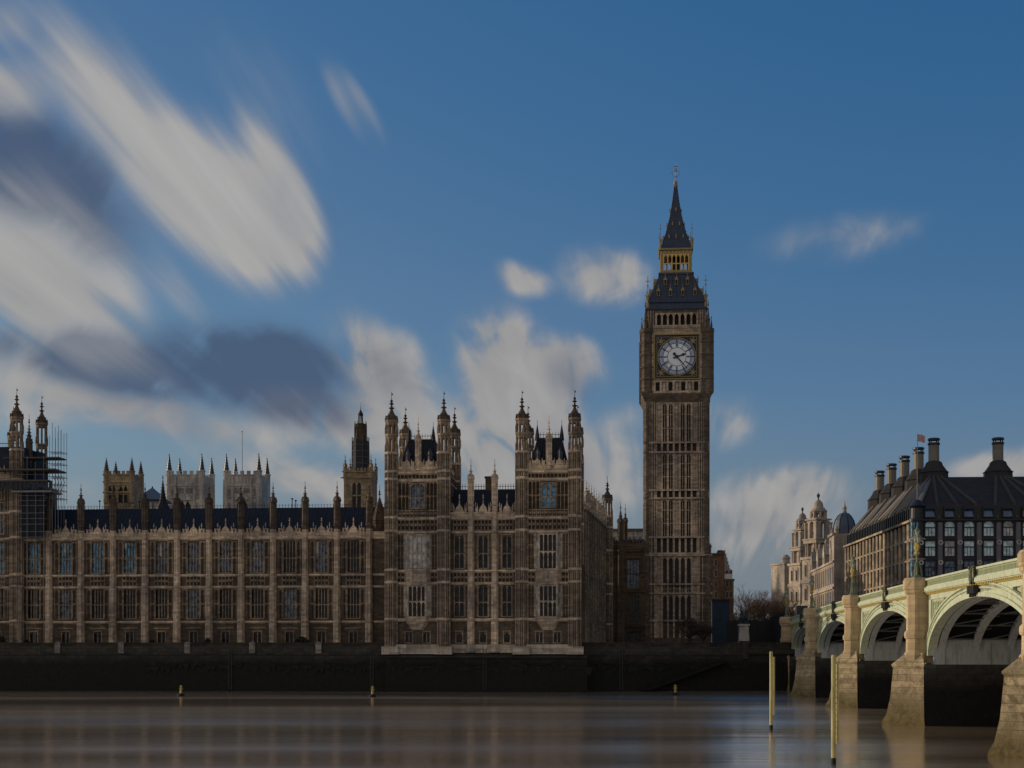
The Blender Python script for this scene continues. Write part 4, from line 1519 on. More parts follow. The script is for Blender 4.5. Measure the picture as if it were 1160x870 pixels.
# pale sheeted roof far behind the link
FB = Frame(22.0, 318.0, R(4.5))
t = FB.thing('distant_hall', 'pale grey distant building showing above the dark block by the clock tower', 'building')
x0, x1 = FB.lx(684), FB.lx(760)
mb = MB().box(x0, x1, 0, 14, 7, EYE + (HOR - 600) / F * 318)
mb.build('wall', M['abbey'], t)
mb = MB()
for r_ in range(3):
    for k in range(12):
        x = x0 + 0.8 + k * 1.2
        mb.mark().box(x, x + 0.6, -0.03, 0.05, 31.0 - r_ * 1.5, 31.8 - r_ * 1.5)
mb.build_parts('window', M['glass_mid'], t)
mb = MB()
mb.box(x0 - 0.2, x1 + 0.2, -0.25, 0.1, EYE + (HOR - 602) / F * 318, EYE + (HOR - 599) / F * 318)
mb.build('coping', M['brickwork'], t)

# ---- central block at the left edge
CB = 9.0
cb = PAL.thing('palace_central_block', 'taller brown palace block with open-lantern turrets behind the scaffolding', 'palace block', x=-80, y=CB)
ox = 80
x0, x1 = PAL.lx(-70, CB) + ox, PAL.lx(22.5, CB) + ox
cw = [PAL.lx(-3, CB) + ox, PAL.lx(-40, CB) + ox]
holes = []
for c_ in cw:
    holes += [(c_ - 1.0, c_ + 1.0, 25.2, 30.0), (c_ - 1.0, c_ + 1.0, 18.8, 23.8), (c_ - 1.0, c_ + 1.0, 11.5, 16.2), (c_ - 0.6, c_ + 0.6, 7.5, 9.1)]
mb = MB()
wall_slab(mb, x0, x1, 6.6, 34.0, 0, 0.6, holes)
mb.box(x1 - 0.6, x1, 0.6, 15, 6.6, 34.0)
xt2 = PAL.lx(47.3, CB + 13.5) + ox
mb.box(x0, xt2, 13.2, 13.8, 20, 37.0)
mb.box(xt2 - 0.4, xt2 + 0.2, 8.0, 13.2, 24, 33.5)
mb.build('wall', M['palace'], cb)
w = cb
mb = MB()
strings(mb, x0, x1 + 0.1, 0, (Z_PL, Z_S2, Z_S3, 24.4, 28.6), 0.35)
strings(mb, x0, x1 + 0.1, 0, (33.8,), 0.45, 0.36)
for z in (18.4, 24.4, 28.6, 33.8):
    mb.box(x1, x1 + 0.3, 0.2, 15, z - 0.14, z + 0.14)
mb.build('string_course', M['palace_trim'], w)
mb = MB()
for c_ in cw:
    for s in (-1, 1):
        a, b_ = sorted((c_ + s * 1.3, c_ + s * 2.3))
        for z0, z1 in ((25.0, 33), (18.7, 24), (11.5, 16.2)):
            tracery_panels(mb, a, b_, z0, z1, 0, pitch=0.5, rows=2)
    panel_band(mb, c_ - 1.2, c_ + 1.2, 30.6, 33.3, 0, pitch=0.5)
    panel_band(mb, c_ - 1.2, c_ + 1.2, 16.7, 18.1, 0, pitch=0.5)
mb.build('panelling', M['palace_mid'], w)
mb = MB()
mb.box(x0, x1, -0.1, 0.3, 34.0, 34.9)
crenels(mb, x0, x1, 34.9, 35.6, -0.1, 0.3, 0.8)
for c_ in cw:
    gablet(mb, c_, 34.9, 1.8, 2.4, -0.1, 0.3)
mb.build('parapet', M['palace_trim'], w)
for c_ in cw:
    gothic_window(w, c_, 2.0, 25.2, 30.0, 0, 4, (0.46,), pane='glass_mid')
    gothic_window(w, c_, 2.0, 18.8, 23.8, 0, 4, (0.46,), pane='glass_blue')
    gothic_window(w, c_, 2.0, 11.5, 16.2, 0, 4, (0.46,))
    gothic_window(w, c_, 1.2, 7.5, 9.1, 0, 2, ())
xt = PAL.lx(19, CB) + ox
tall_turret(w, xt, 0, 0.98, 6.6, 33, 38.9, 43.8, 47.6, rings=(Z_PL, Z_S2, Z_S3, 24.4, 28.6, 33.8), second_open=41.4)
xt2 = PAL.lx(47.3, CB + 13.5) + ox
tall_turret(w, xt2, 13.5, 0.92, 20, 30, 38.0, 45.0, 48.8, rings=(33.8, 37.2), second_open=41.4)
xt3 = PAL.lx(-9, CB) + ox
tall_turret(w, xt3, 8, 0.9, 20, 30, 38.0, 42.0, 46.0, rings=(33.8,))
pinnacle_mesh(PAL.lx(33, CB + 8) + ox, 8, 33, 41.2, 45.2, 0.5, 0.6).build('pinnacle', M['palace'], w)
mb = MB()
mb.pyr(x0, PAL.lx(14, CB) + ox, 1.2, 14, 34.0, x0, PAL.lx(10, CB) + ox, 5, 10, 40.0)
mb.pyr(PAL.lx(22, CB + 8) + ox, PAL.lx(44, CB + 9) + ox, 6, 13.1, 33, PAL.lx(24, CB + 8) + ox, PAL.lx(43, CB + 9) + ox, 9, 12, 39.8)
rf = mb.build('roof', M['roof'], w)
mb = MB()
xe = PAL.lx(10, CB) + ox
for k in range(14):
    mb.tube((xe - 0.3 - k * 0.5, 5, 40), (xe - 0.3 - k * 0.5, 5, 40.9), 0.04, 4)
mb.box(xe - 7, xe, 4.97, 5.03, 40.5, 40.6)
mb.build('cresting', M['iron'], rf)
for x in (PAL.lx(21, CB) + ox, PAL.lx(-22, CB) + ox):
    flat_buttress(w, x, 0, 6.6, 34.3, 1.3, 0.8, (Z_PL, Z_S2, Z_S3, 24.4, 28.6))

# ---- scaffolding round that corner
SC = PAL.thing('scaffolding', 'grey tube scaffolding with platforms and dark netting round a turreted palace block', 'scaffolding', x=-72, y=8)
ox = 72
X0, X1, X2 = PAL.lx(22, 8) + ox, PAL.lx(50, 8) + ox, PAL.lx(74, 11) + ox
ZL = [30.6, 32.0, 33.6, 35.8]
def tubes(pts, r=0.04):
    mb = MB()
    for p, q in pts:
        mb.tube(p, q, r, 5)
    return mb
# standards
k = 0
for x in [X0 + i * (X1 - X0) / 3 for i in range(4)]:
    tubes([((x, -0.2, 6.9), (x, -0.2, 36.6 + (k % 2)))]).build('standard', M['steel'], SC)
    k += 1
for i in range(5):
    x = X1 + 0.4 + i * (X2 - X1 - 0.4) / 4
    for y in (1.2, 3.6):
        z0 = 25.0 if x < X1 + 2.2 else 30.2
        tubes([((x, y, z0), (x, y, 41.0 + 0.7 * ((i * 3) % 4) + (0.8 if i == 4 else 0)))]).build('standard', M['steel'], SC)
# ledgers
for z in (30.9, 32.2, 33.2, 34.4, 36.5, 38.4):
    mb = MB()
    for y in (1.2, 3.6):
        mb.tube((X1 - 0.5 if z > 33 else X0, y, z), (X2, y, z - 0.05), 0.035, 5)
    for i in range(5):
        x = X1 + 0.4 + i * (X2 - X1 - 0.4) / 4
        mb.tube((x, 1.0, z), (x, 3.8, z), 0.04, 5)
    mb.build('ledger', M['steel'], SC)
for z in (24.5, 28.4, 31.2, 34.6):
    tubes([((X0 - 0.3, -0.2, z), (X1 + 0.3, -0.2, z))]).build('ledger', M['steel'], SC)
mb = MB()
for i in range(4):
    x = X1 + 0.4 + i * (X2 - X1 - 0.4) / 4
    mb.tube((x, 1.15, 30.8), (x + 1.1, 1.15, 33.4), 0.055, 5)
    mb.tube((x + 1.1, 1.15, 33.4), (x, 1.15, 35.8), 0.055, 5)
mb.build('brace', M['steel'], SC)
# platforms
MB().box(X0 - 3.0, X2 - 0.2, 0.8, 3.9, 37.35, 37.55).build('platform', M['board'], SC)
MB().box(X0 - 6.0, X2 - 0.2, -0.9, 3.9, 35.2, 35.45).build('platform', M['board'], SC)
MB().box(X0 - 6.0, X1 + 1.0, -1.0, 1.0, 33.4, 33.65).build('platform', M['board'], SC)
MB().box(X0 - 1.0, X2 - 0.8, -0.8, 3.8, 31.7, 31.95).build('platform', M['steel'], SC)
mb = MB()
for i in range(14):
    x = X0 - 4.0 + i * 0.72
    mb.mark().box(x, x + 0.55, -1.04, -0.98, 32.0 + 0.2 * (i % 3), 33.3)
mb.build_parts('toe_board', M['netting'], SC)
mb = MB()
nn = 40
fr_ = [[(X0 + 0.2 + (X1 - X0 - 0.2) * i / nn, 0.35 + 0.13 * math.sin(i * 0.9) + 0.07 * math.sin(i * 2.3), z) for i in range(nn + 1)] for z in (24.4, 27.0, 29.4, 31.6)]
for a, b_ in zip(fr_, fr_[1:]):
    for i in range(nn):
        p = [a[i], a[i + 1], b_[i + 1], b_[i]]
        mb.loft([p, [(q[0], q[1] + 0.03, q[2]) for q in p]])
mb.build('debris_netting', M['netting'], SC)
for z in (25.4, 26.6, 27.5, 29.6, 30.4):
    tubes([((X0 - 0.3, -0.1, z), (X1 + 0.3, -0.1, z))]).build('ledger', M['steel'], SC)

# ------------------------------------------------------------------ clock tower
TA = R(4.5)
TW = Frame((765.3 - 580) / F * 283.0, 283.0, TA)
twr = TW.thing('clock_tower', 'tall square stone clock tower with pale clock face and dark spire', 'clock tower')
HS = 6.2                  # half width of the shaft


def rot4(fn):
    """build the four sides of the tower: fn(mb) draws the river side"""
    mb = MB()
    for k in range(4):
        s = MB()
        fn(s)
        s.xf(Matrix.Rotation(k * PI / 2, 4, 'Z'))
        mb.add(s.v, s.f)
    return mb


PW = 4.1                   # half width of the panelled centre
BAY = 2 * PW / 7
def rot4_parts(fn, name, mat, parent):
    for k in range(4):
        s = MB()
        fn(s)
        for m in s.parts():
            m.xf(Matrix.Rotation(k * PI / 2, 4, 'Z')).build(name, mat, parent)


bands = [(25.3, 28.5), (36.2, 37.8), (45.3, 47.2)]
# body
def corner_sq(mb, z0, z1, h, w):
    for sx in (-1, 1):
        for sy in (-1, 1):
            x0_, x1_ = sorted((sx * h, sx * (h - w)))
            y0_, y1_ = sorted((sy * h, sy * (h - w)))
            mb.box(x0_, x1_, y0_, y1_, z0, z1)


mb = MB()
mb.box(-HS + 0.75, HS - 0.75, -HS + 0.75, HS - 0.75, 7, 56)
body = mb.build('wall', M['tower'], twr)
mb = MB()
corner_sq(mb, 24.9, 56.0, HS, HS - PW)
for sx in (-1, 1):      # round-edged corner clusters
    for sy in (-1, 1):
        mb.lathe(sx * (HS - 0.45), sy * (HS - 0.45), [(24.9, 0.75), (56.0, 0.75)], 8)
mb.build('corner_pier', M['tower'], body)


def shaft_ribs(mb):
    y = -HS + 0.75
    segs = [(28.5, 36.2), (37.8, 45.3), (47.2, 55.2)]
    for i in range(8):
        x = -PW + i * BAY
        w = 0.24 if i in (0, 7) else 0.2
        mb.box(x - w, x + w, y - 0.6, y + 0.05, 24.9, 55.3)
    # bays 0, 3, 6 carry blind stone panels flush with a shallow recess
    for i in range(7):
        xa_, xb_ = -PW + i * BAY, -PW + (i + 1) * BAY
        xm = (xa_ + xb_) / 2
        for (z0, z1) in segs:
            if i in (0, 3, 6):
                mb.box(xa_, xb_, y - 0.3, y + 0.05, z0, z1)
                for xq in (xa_ + 0.32, xm, xb_ - 0.32):
                    mb.box(xq - 0.05, xq + 0.05, y - 0.44, y - 0.28, z0, z1 - 0.3)
                mb.lathe(xm, y - 0.3, [((z0 + z1) / 2 + 0.7, 0.05), ((z0 + z1) / 2 + 0.9, 0.3), ((z0 + z1) / 2 + 1.3, 0.05)], 4)
            else:
                mb.box(xm - 0.06, xm + 0.06, y - 0.3, y + 0.05, z0, z1)
                for zz in (z0 + (z1 - z0) * 0.36, z0 + (z1 - z0) * 0.7):
                    mb.box(xa_, xb_, y - 0.26, y + 0.02, zz - 0.08, zz + 0.08)
            # cusped head
            mb.extxz([(xa_, z1), (xa_, z1 - 1.0), (xm, z1 - 0.15), (xb_, z1 - 1.0), (xb_, z1)], y - 0.45, y)
            mb.box(xa_, xb_, y - 0.5, y, z0, z0 + 0.22)
        mb.box(xa_, xb_, y - 0.4, y, 53.9, 55.3) if i in (0, 3, 6) else None
    # corner-pier fillets
    for s in (-1, 1):
        for k in (0.3, 0.75, 1.2, 1.65):
            x = s * (PW + k)
            mb.box(x - 0.07, x + 0.07, -HS - 0.09, -HS + 0.05, 24.9, 55.4)
    # small heads at the top of the shaft
    mb.box(-PW, PW, y - 0.62, y, 54.9, 55.3)


rot4(shaft_ribs).build('panelling', M['tower_trim'], body)


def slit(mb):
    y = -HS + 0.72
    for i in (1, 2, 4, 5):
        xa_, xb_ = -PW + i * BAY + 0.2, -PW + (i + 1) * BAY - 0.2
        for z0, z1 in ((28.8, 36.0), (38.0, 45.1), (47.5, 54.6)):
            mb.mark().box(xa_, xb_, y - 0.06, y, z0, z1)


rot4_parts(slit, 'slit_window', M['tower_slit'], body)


def band(mb):
    y = -HS
    for (z0, z1) in bands:
        for z in (z0, z1):
            mb.box(-HS - 0.22, HS + 0.22, y - 0.22, y + 0.75, z - 0.17, z + 0.17)
        for i in range(8):
            x = -PW + i * BAY
            mb.box(x - 0.15, x + 0.15, y - 0.05, y + 0.5, z0, z1)
        for s in (-1, 1):
            for k in range(4):
                x = s * (PW + 0.2 + k * 0.62)
                mb.box(x - 0.09, x + 0.09, y - 0.14, y + 0.3, z0, z1)


rot4(band).build('string_course', M['tower_trim'], body)


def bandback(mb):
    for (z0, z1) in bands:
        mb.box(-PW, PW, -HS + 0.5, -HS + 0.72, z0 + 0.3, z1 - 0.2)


rot4(bandback).build('band_recess_shade', M['tower_slit'], body)  # dark sheets: shade behind the band bars put into the colour

# base, a little wider
HB = 6.7
mb = MB()
mb.box(-HB + 0.5, HB - 0.5, -HB + 0.5, HB - 0.5, 6.8, 25.0)
corner_sq(mb, 6.8, 24.9, HB, 2.3)
for sx in (-1, 1):
    for sy in (-1, 1):
        mb.lathe(sx * (HB - 0.7), sy * (HB - 0.7), [(6.8, 1.15), (24.9, 1.15)], 8)
mb.box(-HB - 0.3, HB + 0.3, -HB - 0.3, HB + 0.3, 6.8, 8.2)
mb.box(-HB - 0.15, HB + 0.15, -HB - 0.15, HB + 0.15, 8.2, 8.6)
base = mb.build('base', M['tower'], twr)


def base_ribs(mb):
    y = -HB + 0.5
    for i in range(8):
        x = -PW + i * BAY
        mb.box(x - 0.2, x + 0.2, y - 0.5, y + 0.05, 8.6, 24.9)
    for z in (12.0, 17.4, 19.2, 24.9):
        mb.box(-HB - 0.2, HB + 0.2, y - 0.72, y + 0.05, z - 0.16, z + 0.16)
    for i in range(7):
        xm = -PW + (i + 0.5) * BAY
        xa_, xb_ = xm - BAY / 2, xm + BAY / 2
        if i in (0, 6):
            mb.box(xa_, xb_, y - 0.25, y, 8.6, 24.9)
        for z1 in (17.2, 24.7):
            mb.extxz([(xa_, z1), (xa_, z1 - 1.0), (xm, z1 - 0.15), (xb_, z1 - 1.0), (xb_, z1)], y - 0.4, y)
        panel_band(mb, xa_, xb_, 17.5, 19.1, y, pitch=0.6)
    for s in (-1, 1):
        for k in (0.3, 0.95, 1.6, 2.2):
            x = s * (PW + k)
            mb.box(x - 0.08, x + 0.08, -HB - 0.1, -HB + 0.05, 8.6, 24.8)


rot4(base_ribs).build('panelling', M['tower_trim'], base)


def base_slit(mb):
    y = -HB + 0.5
    for i in (1, 2, 3, 4, 5):
        xa_, xb_ = -PW + i * BAY + 0.24, -PW + (i + 1) * BAY - 0.24
        for z0, z1 in ((12.3, 16.6), (19.5, 24.2)):
            mb.mark().box(xa_, xb_, y - 0.06, y + 0.02, z0, z1)


rot4_parts(base_slit, 'slit_window', M['tower_slit'], base)
for sx in (-1, 1):
    mb = pinnacle_mesh(sx * (HB - 0.5), -HB + 0.5, 24.9, 26.6, 28.9, 0.5, 0.3)
    mb.build('pinnacle', M['tower'], base)

# clock stage, corbelled out
HC = 7.0
mb = MB()
z0c, z1c = 57.2, 68.6
for (a, ha, b_, hb_) in ((55.2, HS + 0.05, 55.9, HS + 0.35), (55.9, HS + 0.35, 56.6, HC - 0.15), (56.6, HC - 0.15, 57.3, HC - 0.1)):
    mb.pyr(-ha, ha, -ha, ha, a, -hb_, hb_, -hb_, hb_, b_)
mb.box(-HC + 0.7, HC - 0.7, -HC + 0.7, HC - 0.7, 57.2, 69.4)
stage = mb.build('clock_stage', M['tower'], twr)
mb = MB()
for sx in (-1, 1):
    for sy in (-1, 1):
        cx, cy = sx * (HC - 1.15), sy * (HC - 1.15)
        mb.mark().lathe(cx, cy, [(56.6, 1.2), (57.2, 1.38), (68.6, 1.38), (68.9, 1.6), (69.5, 1.6), (69.7, 1.3)], 8)
        for j in range(8):
            a = PI / 8 + j * PI / 4
            mb.lathe(cx + 1.38 * math.cos(a), cy + 1.38 * math.sin(a), [(57.0, 0.14), (68.7, 0.14)], 4, a)
        for z in (59.6, 61.9, 64.4, 66.8):
            mb.lathe(cx, cy, [(z - 0.1, 1.4), (z, 1.55), (z + 0.2, 1.55), (z + 0.3, 1.4)], 8)
mb.build_parts('corner_turret', M['tower'], stage)


def stage_face(mb):
    y = -HC + 0.7
    # niches under the dial
    for i in range(8):
        x = -4.4 + i * 8.8 / 7
        mb.box(x - 0.22, x + 0.22, y - 0.55, y + 0.05, 57.2, 59.3)
    mb.box(-4.6, 4.6, y - 0.6, y + 0.05, 56.9, 57.3)
    mb.box(-4.6, 4.6, y - 0.5, y + 0.05, 59.0, 59.4)
    for i in range(7):
        if i % 2:
            x = -4.4 + (i + 0.5) * 8.8 / 7
            mb.box(x - 0.3, x + 0.3, y - 0.35, y, 57.3, 59.0)
    for s in (-1, 1):
        x0_, x1_ = sorted((s * 4.55, s * 4.95))
        mb.box(x0_, x1_, y - 0.35, y, 57.2, 69)


rot4(stage_face).build('panelling', M['tower_trim'], stage)


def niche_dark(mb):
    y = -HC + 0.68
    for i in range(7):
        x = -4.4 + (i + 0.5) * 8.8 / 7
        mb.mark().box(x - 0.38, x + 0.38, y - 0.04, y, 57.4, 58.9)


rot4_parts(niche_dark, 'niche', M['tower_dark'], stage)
ZC, RC = 64.05, 3.58


def ring_pts(r, n=48, y=0.0, cx=0.0, cz=ZC):
    return [(cx + r * math.cos(2 * PI * i / n), y, cz + r * math.sin(2 * PI * i / n)) for i in range(n)]


def ring(mb, r0, r1, y0, y1, n=48):
    a, b_, c2, d2 = ring_pts(r0, n, y0), ring_pts(r1, n, y0), ring_pts(r1, n, y1), ring_pts(r0, n, y1)
    for P0, P1 in ((a, b_), (b_, c2), (c2, d2), (d2, a)):
        k = len(mb.v)
        mb.v += P0 + P1
        mb.f += [(k + i, k + (i + 1) % n, k + n + (i + 1) % n, k + n + i) for i in range(n)]


def radial(mb, ang, r0, r1, w0, w1, y0, y1):
    """a tapered bar on the dial; ang clockwise from twelve"""
    d = Vector((math.sin(ang), 0, math.cos(ang)))
    u = Vector((math.cos(ang), 0, -math.sin(ang)))
    c0 = Vector((0, 0, ZC))
    p = [c0 + d * r0 - u * w0, c0 + d * r0 + u * w0, c0 + d * r1 + u * w1, c0 + d * r1 - u * w1]
    mb.loft([[(q.x, y0, q.z) for q in p], [(q.x, y1, q.z) for q in p]])


def disc(mb, r, y0, y1, n=48, cx=0.0, cz=ZC):
    mb.loft([[(p[0], y0, p[2]) for p in ring_pts(r, n, 0, cx, cz)], [(p[0], y1, p[2]) for p in ring_pts(r, n, 0, cx, cz)]])


for k in range(4):
    rz = k * PI / 2
    Y = -HC + 0.7
    Mx = Matrix.Rotation(rz, 4, 'Z')
    mb = MB()
    mb.box(-4.5, 4.5, Y - 0.25, Y + 0.02, 59.5, 68.6)
    fr = mb.xf(Mx).build('clock_surround', M['prussian'], twr)
    mb = MB()
    for (h, w, d) in ((4.5, 0.22, 0.5), (3.95, 0.1, 0.36)):
        mb.box(-h, h, Y - d, Y - 0.2, ZC + h - w, ZC + h)
        mb.box(-h, h, Y - d, Y - 0.2, ZC - h, ZC - h + w)
        mb.box(-h, -h + w, Y - d, Y - 0.2, ZC - h + w, ZC + h - w)
        mb.box(h - w, h, Y - d, Y - 0.2, ZC - h + w, ZC + h - w)
    for sx in (-1, 1):
        for sz in (-1, 1):
            c_ = (sx * 3.1, ZC + sz * 3.1)
            disc(mb, 0.42, Y - 0.34, Y - 0.2, 12, c_[0], c_[1])
            for a in range(6):
                disc(mb, 0.13, Y - 0.33, Y - 0.2, 8, c_[0] + 0.62 * math.cos(a * PI / 3 + 0.3), c_[1] + 0.62 * math.sin(a * PI / 3 + 0.3))
    for i in range(24):
        x = -4.35 + i * 8.7 / 23
        mb.box(x - 0.07, x + 0.07, Y - 0.4, Y - 0.2, ZC - 4.9, ZC - 4.6)
    mb.box(-4.5, 4.5, Y - 0.5, Y - 0.2, ZC - 5.05, ZC - 4.9)
    ring(mb, RC, RC + 0.2, Y - 0.42, Y - 0.2)
    mb.xf(Mx).build('gilt_frame', M['gold_dull'], fr)
    mb = MB()
    disc(mb, RC, Y - 0.29, Y - 0.2)
    dl = mb.xf(Mx).build('clock_face', M['opal'], twr)
    mb = MB()
    ring(mb, 2.72, RC, Y - 0.305, Y - 0.28)
    mb.xf(Mx).build('minute_ring', M['clock_ring'], dl)
    mb = MB()
    ring(mb, RC - 0.12, RC, Y - 0.34, Y - 0.3)
    ring(mb, 2.66, 2.76, Y - 0.34, Y - 0.3)
    ring(mb, 1.78, 1.86, Y - 0.33, Y - 0.28)
    ring(mb, 2.95, 3.0, Y - 0.33, Y - 0.3)
    for h in range(12):
        radial(mb, h * PI / 6, 1.85, 2.7, 0.035, 0.045, Y - 0.33, Y - 0.28)
        radial(mb, h * PI / 6, 2.7, RC, 0.1, 0.12, Y - 0.33, Y - 0.29)
    for q in range(60):
        radial(mb, q * PI / 30, 3.25, 3.5, 0.03, 0.03, Y - 0.33, Y - 0.3)
    # Roman hours: strokes I, V and X set round the ring
    rom = ['XII', 'I', 'II', 'III', 'IV', 'V', 'VI', 'VII', 'VIII', 'IX', 'X', 'XI']
    for h, s in enumerate(rom):
        wd = {'I': 0.13, 'V': 0.3, 'X': 0.3}
        tot = sum(wd[ch] for ch in s)
        x = -tot / 2
        for ch in s:
            w_ = wd[ch]
            def stroke(xa_, ra, xb_, rb_, th):
                a0 = h * PI / 6
                d = Vector((math.sin(a0), 0, math.cos(a0)))
                u = Vector((math.cos(a0), 0, -math.sin(a0)))
                p, q = Vector((0, 0, ZC)) + d * ra + u * xa_, Vector((0, 0, ZC)) + d * rb_ + u * xb_
                mb.bar((p.x, Y - 0.31, p.z), (q.x, Y - 0.31, q.z), th, 0.04)
            if ch == 'I':
                stroke(x + w_ / 2, 1.98, x + w_ / 2, 2.58, 0.07)
            elif ch == 'V':
                stroke(x + 0.03, 2.58, x + w_ / 2, 1.98, 0.08)
                stroke(x + w_ - 0.03, 2.58, x + w_ / 2, 1.98, 0.035)
            else:
                stroke(x + 0.03, 2.58, x + w_ - 0.03, 1.98, 0.08)
                stroke(x + w_ - 0.03, 2.58, x + 0.03, 1.98, 0.035)
            x += w_
    mb.xf(Mx).build('dial_ironwork', M['prussian'], dl)
    mb = MB()
    mA = 23.2 / 60 * 2 * PI
    radial(mb, mA, -0.95, 0.2, 0.16, 0.12, Y - 0.46, Y - 0.40)
    radial(mb, mA, 0.2, 3.05, 0.13, 0.04, Y - 0.46, Y - 0.40)
    disc(mb, 0.3, Y - 0.46, Y - 0.4, 12, -0.75 * math.sin(mA), ZC - 0.75 * math.cos(mA))
    mb.xf(Mx).build('minute_hand', M['prussian'], dl)
    mb = MB()
    hA = (2 + 23.2 / 60) / 12 * 2 * PI
    radial(mb, hA, -0.75, 1.25, 0.17, 0.13, Y - 0.40, Y - 0.35)
    radial(mb, hA, 1.05, 1.3, 0.13, 0.3, Y - 0.40, Y - 0.35)
    radial(mb, hA, 1.3, 1.9, 0.3, 0.02, Y - 0.40, Y - 0.35)
    disc(mb, 0.34, Y - 0.48, Y - 0.34, 14)
    mb.xf(Mx).build('hour_hand', M['prussian'], dl)

# belfry
HBF = 5.75
mb = MB()
mb.box(-HC + 0.3, HC - 0.3, -HC + 0.3, HC - 0.3, 69.4, 69.75)
mb.box(-HBF + 0.9, HBF - 0.9, -HBF + 0.9, HBF - 0.9, 69.7, 73.4)
corner_sq(mb, 69.7, 73.6, HBF, 1.7)
mb.box(-HBF - 0.05, HBF + 0.05, -HBF - 0.05, HBF + 0.05, 73.0, 73.6)
bel = mb.build('belfry', M['tower'], twr)


def bel_ribs(mb):
    for i in range(8):
        x = -4.05 + i * 8.1 / 7
        mb.box(x - 0.17, x + 0.17, -HBF - 0.02, -HBF + 0.9, 69.7, 73.0)
    for i in range(7):
        a, b_ = -4.05 + i * 8.1 / 7, -4.05 + (i + 1) * 8.1 / 7
        mb.extxz([(a, 73.0), (a, 72.1), ((a + b_) / 2, 72.85), (b_, 72.1), (b_, 73.0)], -HBF + 0.05, -HBF + 0.7)
    for s in (-1, 1):
        for k in (4.6, 5.1, 5.6):
            mb.box(s * k - 0.07, s * k + 0.07, -HBF - 0.08, -HBF, 69.7, 73.5)


rot4(bel_ribs).build('arcade', M['tower_trim'], bel)


def bel_dark(mb):
    for i in range(7):
        x = -4.05 + (i + 0.5) * 8.1 / 7
        mb.mark().box(x - 0.4, x + 0.4, -HBF + 0.82, -HBF + 0.88, 69.9, 72.9)


rot4_parts(bel_dark, 'belfry_opening', M['tower_dark'], bel)


def balus(mb):
    y = -HC + 0.35
    mb.box(-4.6, 4.6, y - 0.12, y + 0.1, 68.55, 68.75)
    mb.box(-4.6, 4.6, y - 0.12, y + 0.1, 70.1, 70.3)
    mb.box(-4.6, 4.6, y - 0.02, y + 0.1, 68.7, 70.1)
    for i in range(15):
        x = -4.5 + i * 9.0 / 14
        mb.box(x - 0.08, x + 0.08, y - 0.16, y, 68.7, 70.1)
        if i < 14:
            disc(mb, 0.16, y - 0.14, y, 8, x + 0.32, 69.4)


rot4(balus).build('balustrade', M['tower_trim'], bel)


def balus_gilt(mb):
    y = -HC + 0.35
    for i in range(15):
        disc(mb, 0.1, y - 0.2, y - 0.12, 8, -4.5 + i * 9.0 / 14, 70.2)
        if i < 14:
            disc(mb, 0.1, y - 0.18, y - 0.12, 8, -4.18 + i * 9.0 / 14, 69.4)
    mb.box(-4.6, 4.6, y - 0.17, y - 0.11, 68.58, 68.68)


rot4(balus_gilt).build('gilding', M['gold'], bel)
for sx in (-1, 1):
    for sy in (-1, 1):
        cx, cy = sx * (HC - 1.15), sy * (HC - 1.15)
        mb = MB()
        mb.lathe(cx + sx * 0.3, cy + sy * 0.3, [(69.6, 0.42), (71.2, 0.4), (71.4, 0.5), (71.5, 0.34), (73.6, 0.06)], 8)
        finial(mb, cx + sx * 0.3, cy + sy * 0.3, 73.2, 1.9, 0.13, 0.3)
        for (dx, dy) in ((sx * 1.0, -sy * 0.6), (-sx * 0.6, sy * 1.0)):
            mb.lathe(cx + dx, cy + dy, [(69.6, 0.24), (70.6, 0.22), (71.6, 0.03)], 6)
            finial(mb, cx + dx, cy + dy, 71.3, 1.0, 0.09)
        # flying strut to the belfry
        mb.tube((cx + sx * 0.3, cy + sy * 0.3, 70.6), (sx * HBF, sy * HBF, 72.6), 0.12, 5)
        mb.build('corner_pinnacle', M['tower'], bel)

# lower cast-iron roof
roof = MB()
roof.pyr(-HBF - 0.35, HBF + 0.35, -HBF - 0.35, HBF + 0.35, 73.6, -HBF - 0.1, HBF + 0.1, -HBF - 0.1, HBF + 0.1, 74.1)
zs = [(74.1, 5.85), (75.6, 5.55), (76.9, 4.95), (78.6, 4.25), (80.2, 3.65), (81.2, 3.3)]
for (a, ha), (b_, hb_) in zip(zs, zs[1:]):
    roof.pyr(-ha, ha, -ha, ha, a, -hb_, hb_, -hb_, hb_, b_)
rf = roof.build('lower_roof', M['roof_iron'], twr)


def roof_lines(mb):
    mb.box(-5.75, 5.75, -5.98, -5.7, 75.0, 75.35)
    for (a, ha), (b_, hb_) in zip(zs[1:], zs[2:]):
        for i in range(11):
            t_ = -1 + 2 * i / 10
            mb.tube((t_ * ha, -ha - 0.01, a), (t_ * hb_, -hb_ - 0.01, b_), 0.05, 4)
    mb.box(-3.5, 3.5, -3.5, -3.2, 81.1, 81.5)


rot4(roof_lines).build('roof_rib', M['roof_iron'], rf)


def dormers(mb):
    for (zz, hh, xs_) in ((76.4, 5.25, (-3.6, -1.2, 1.2, 3.6)), (78.8, 4.3, (-2.2, 0, 2.2))):
        for x in xs_:
            mb.mark().box(x - 0.3, x + 0.3, -hh - 0.1, -hh + 0.9, zz, zz + 1.0)
            mb.extxz([(x - 0.42, zz + 1.0), (x + 0.42, zz + 1.0), (x, zz + 1.8)], -hh - 0.16, -hh + 1.0)
            finial(mb, x, -hh - 0.1, zz + 1.7, 0.6, 0.07)


rot4_parts(dormers, 'dormer', M['gold_dull'], rf)


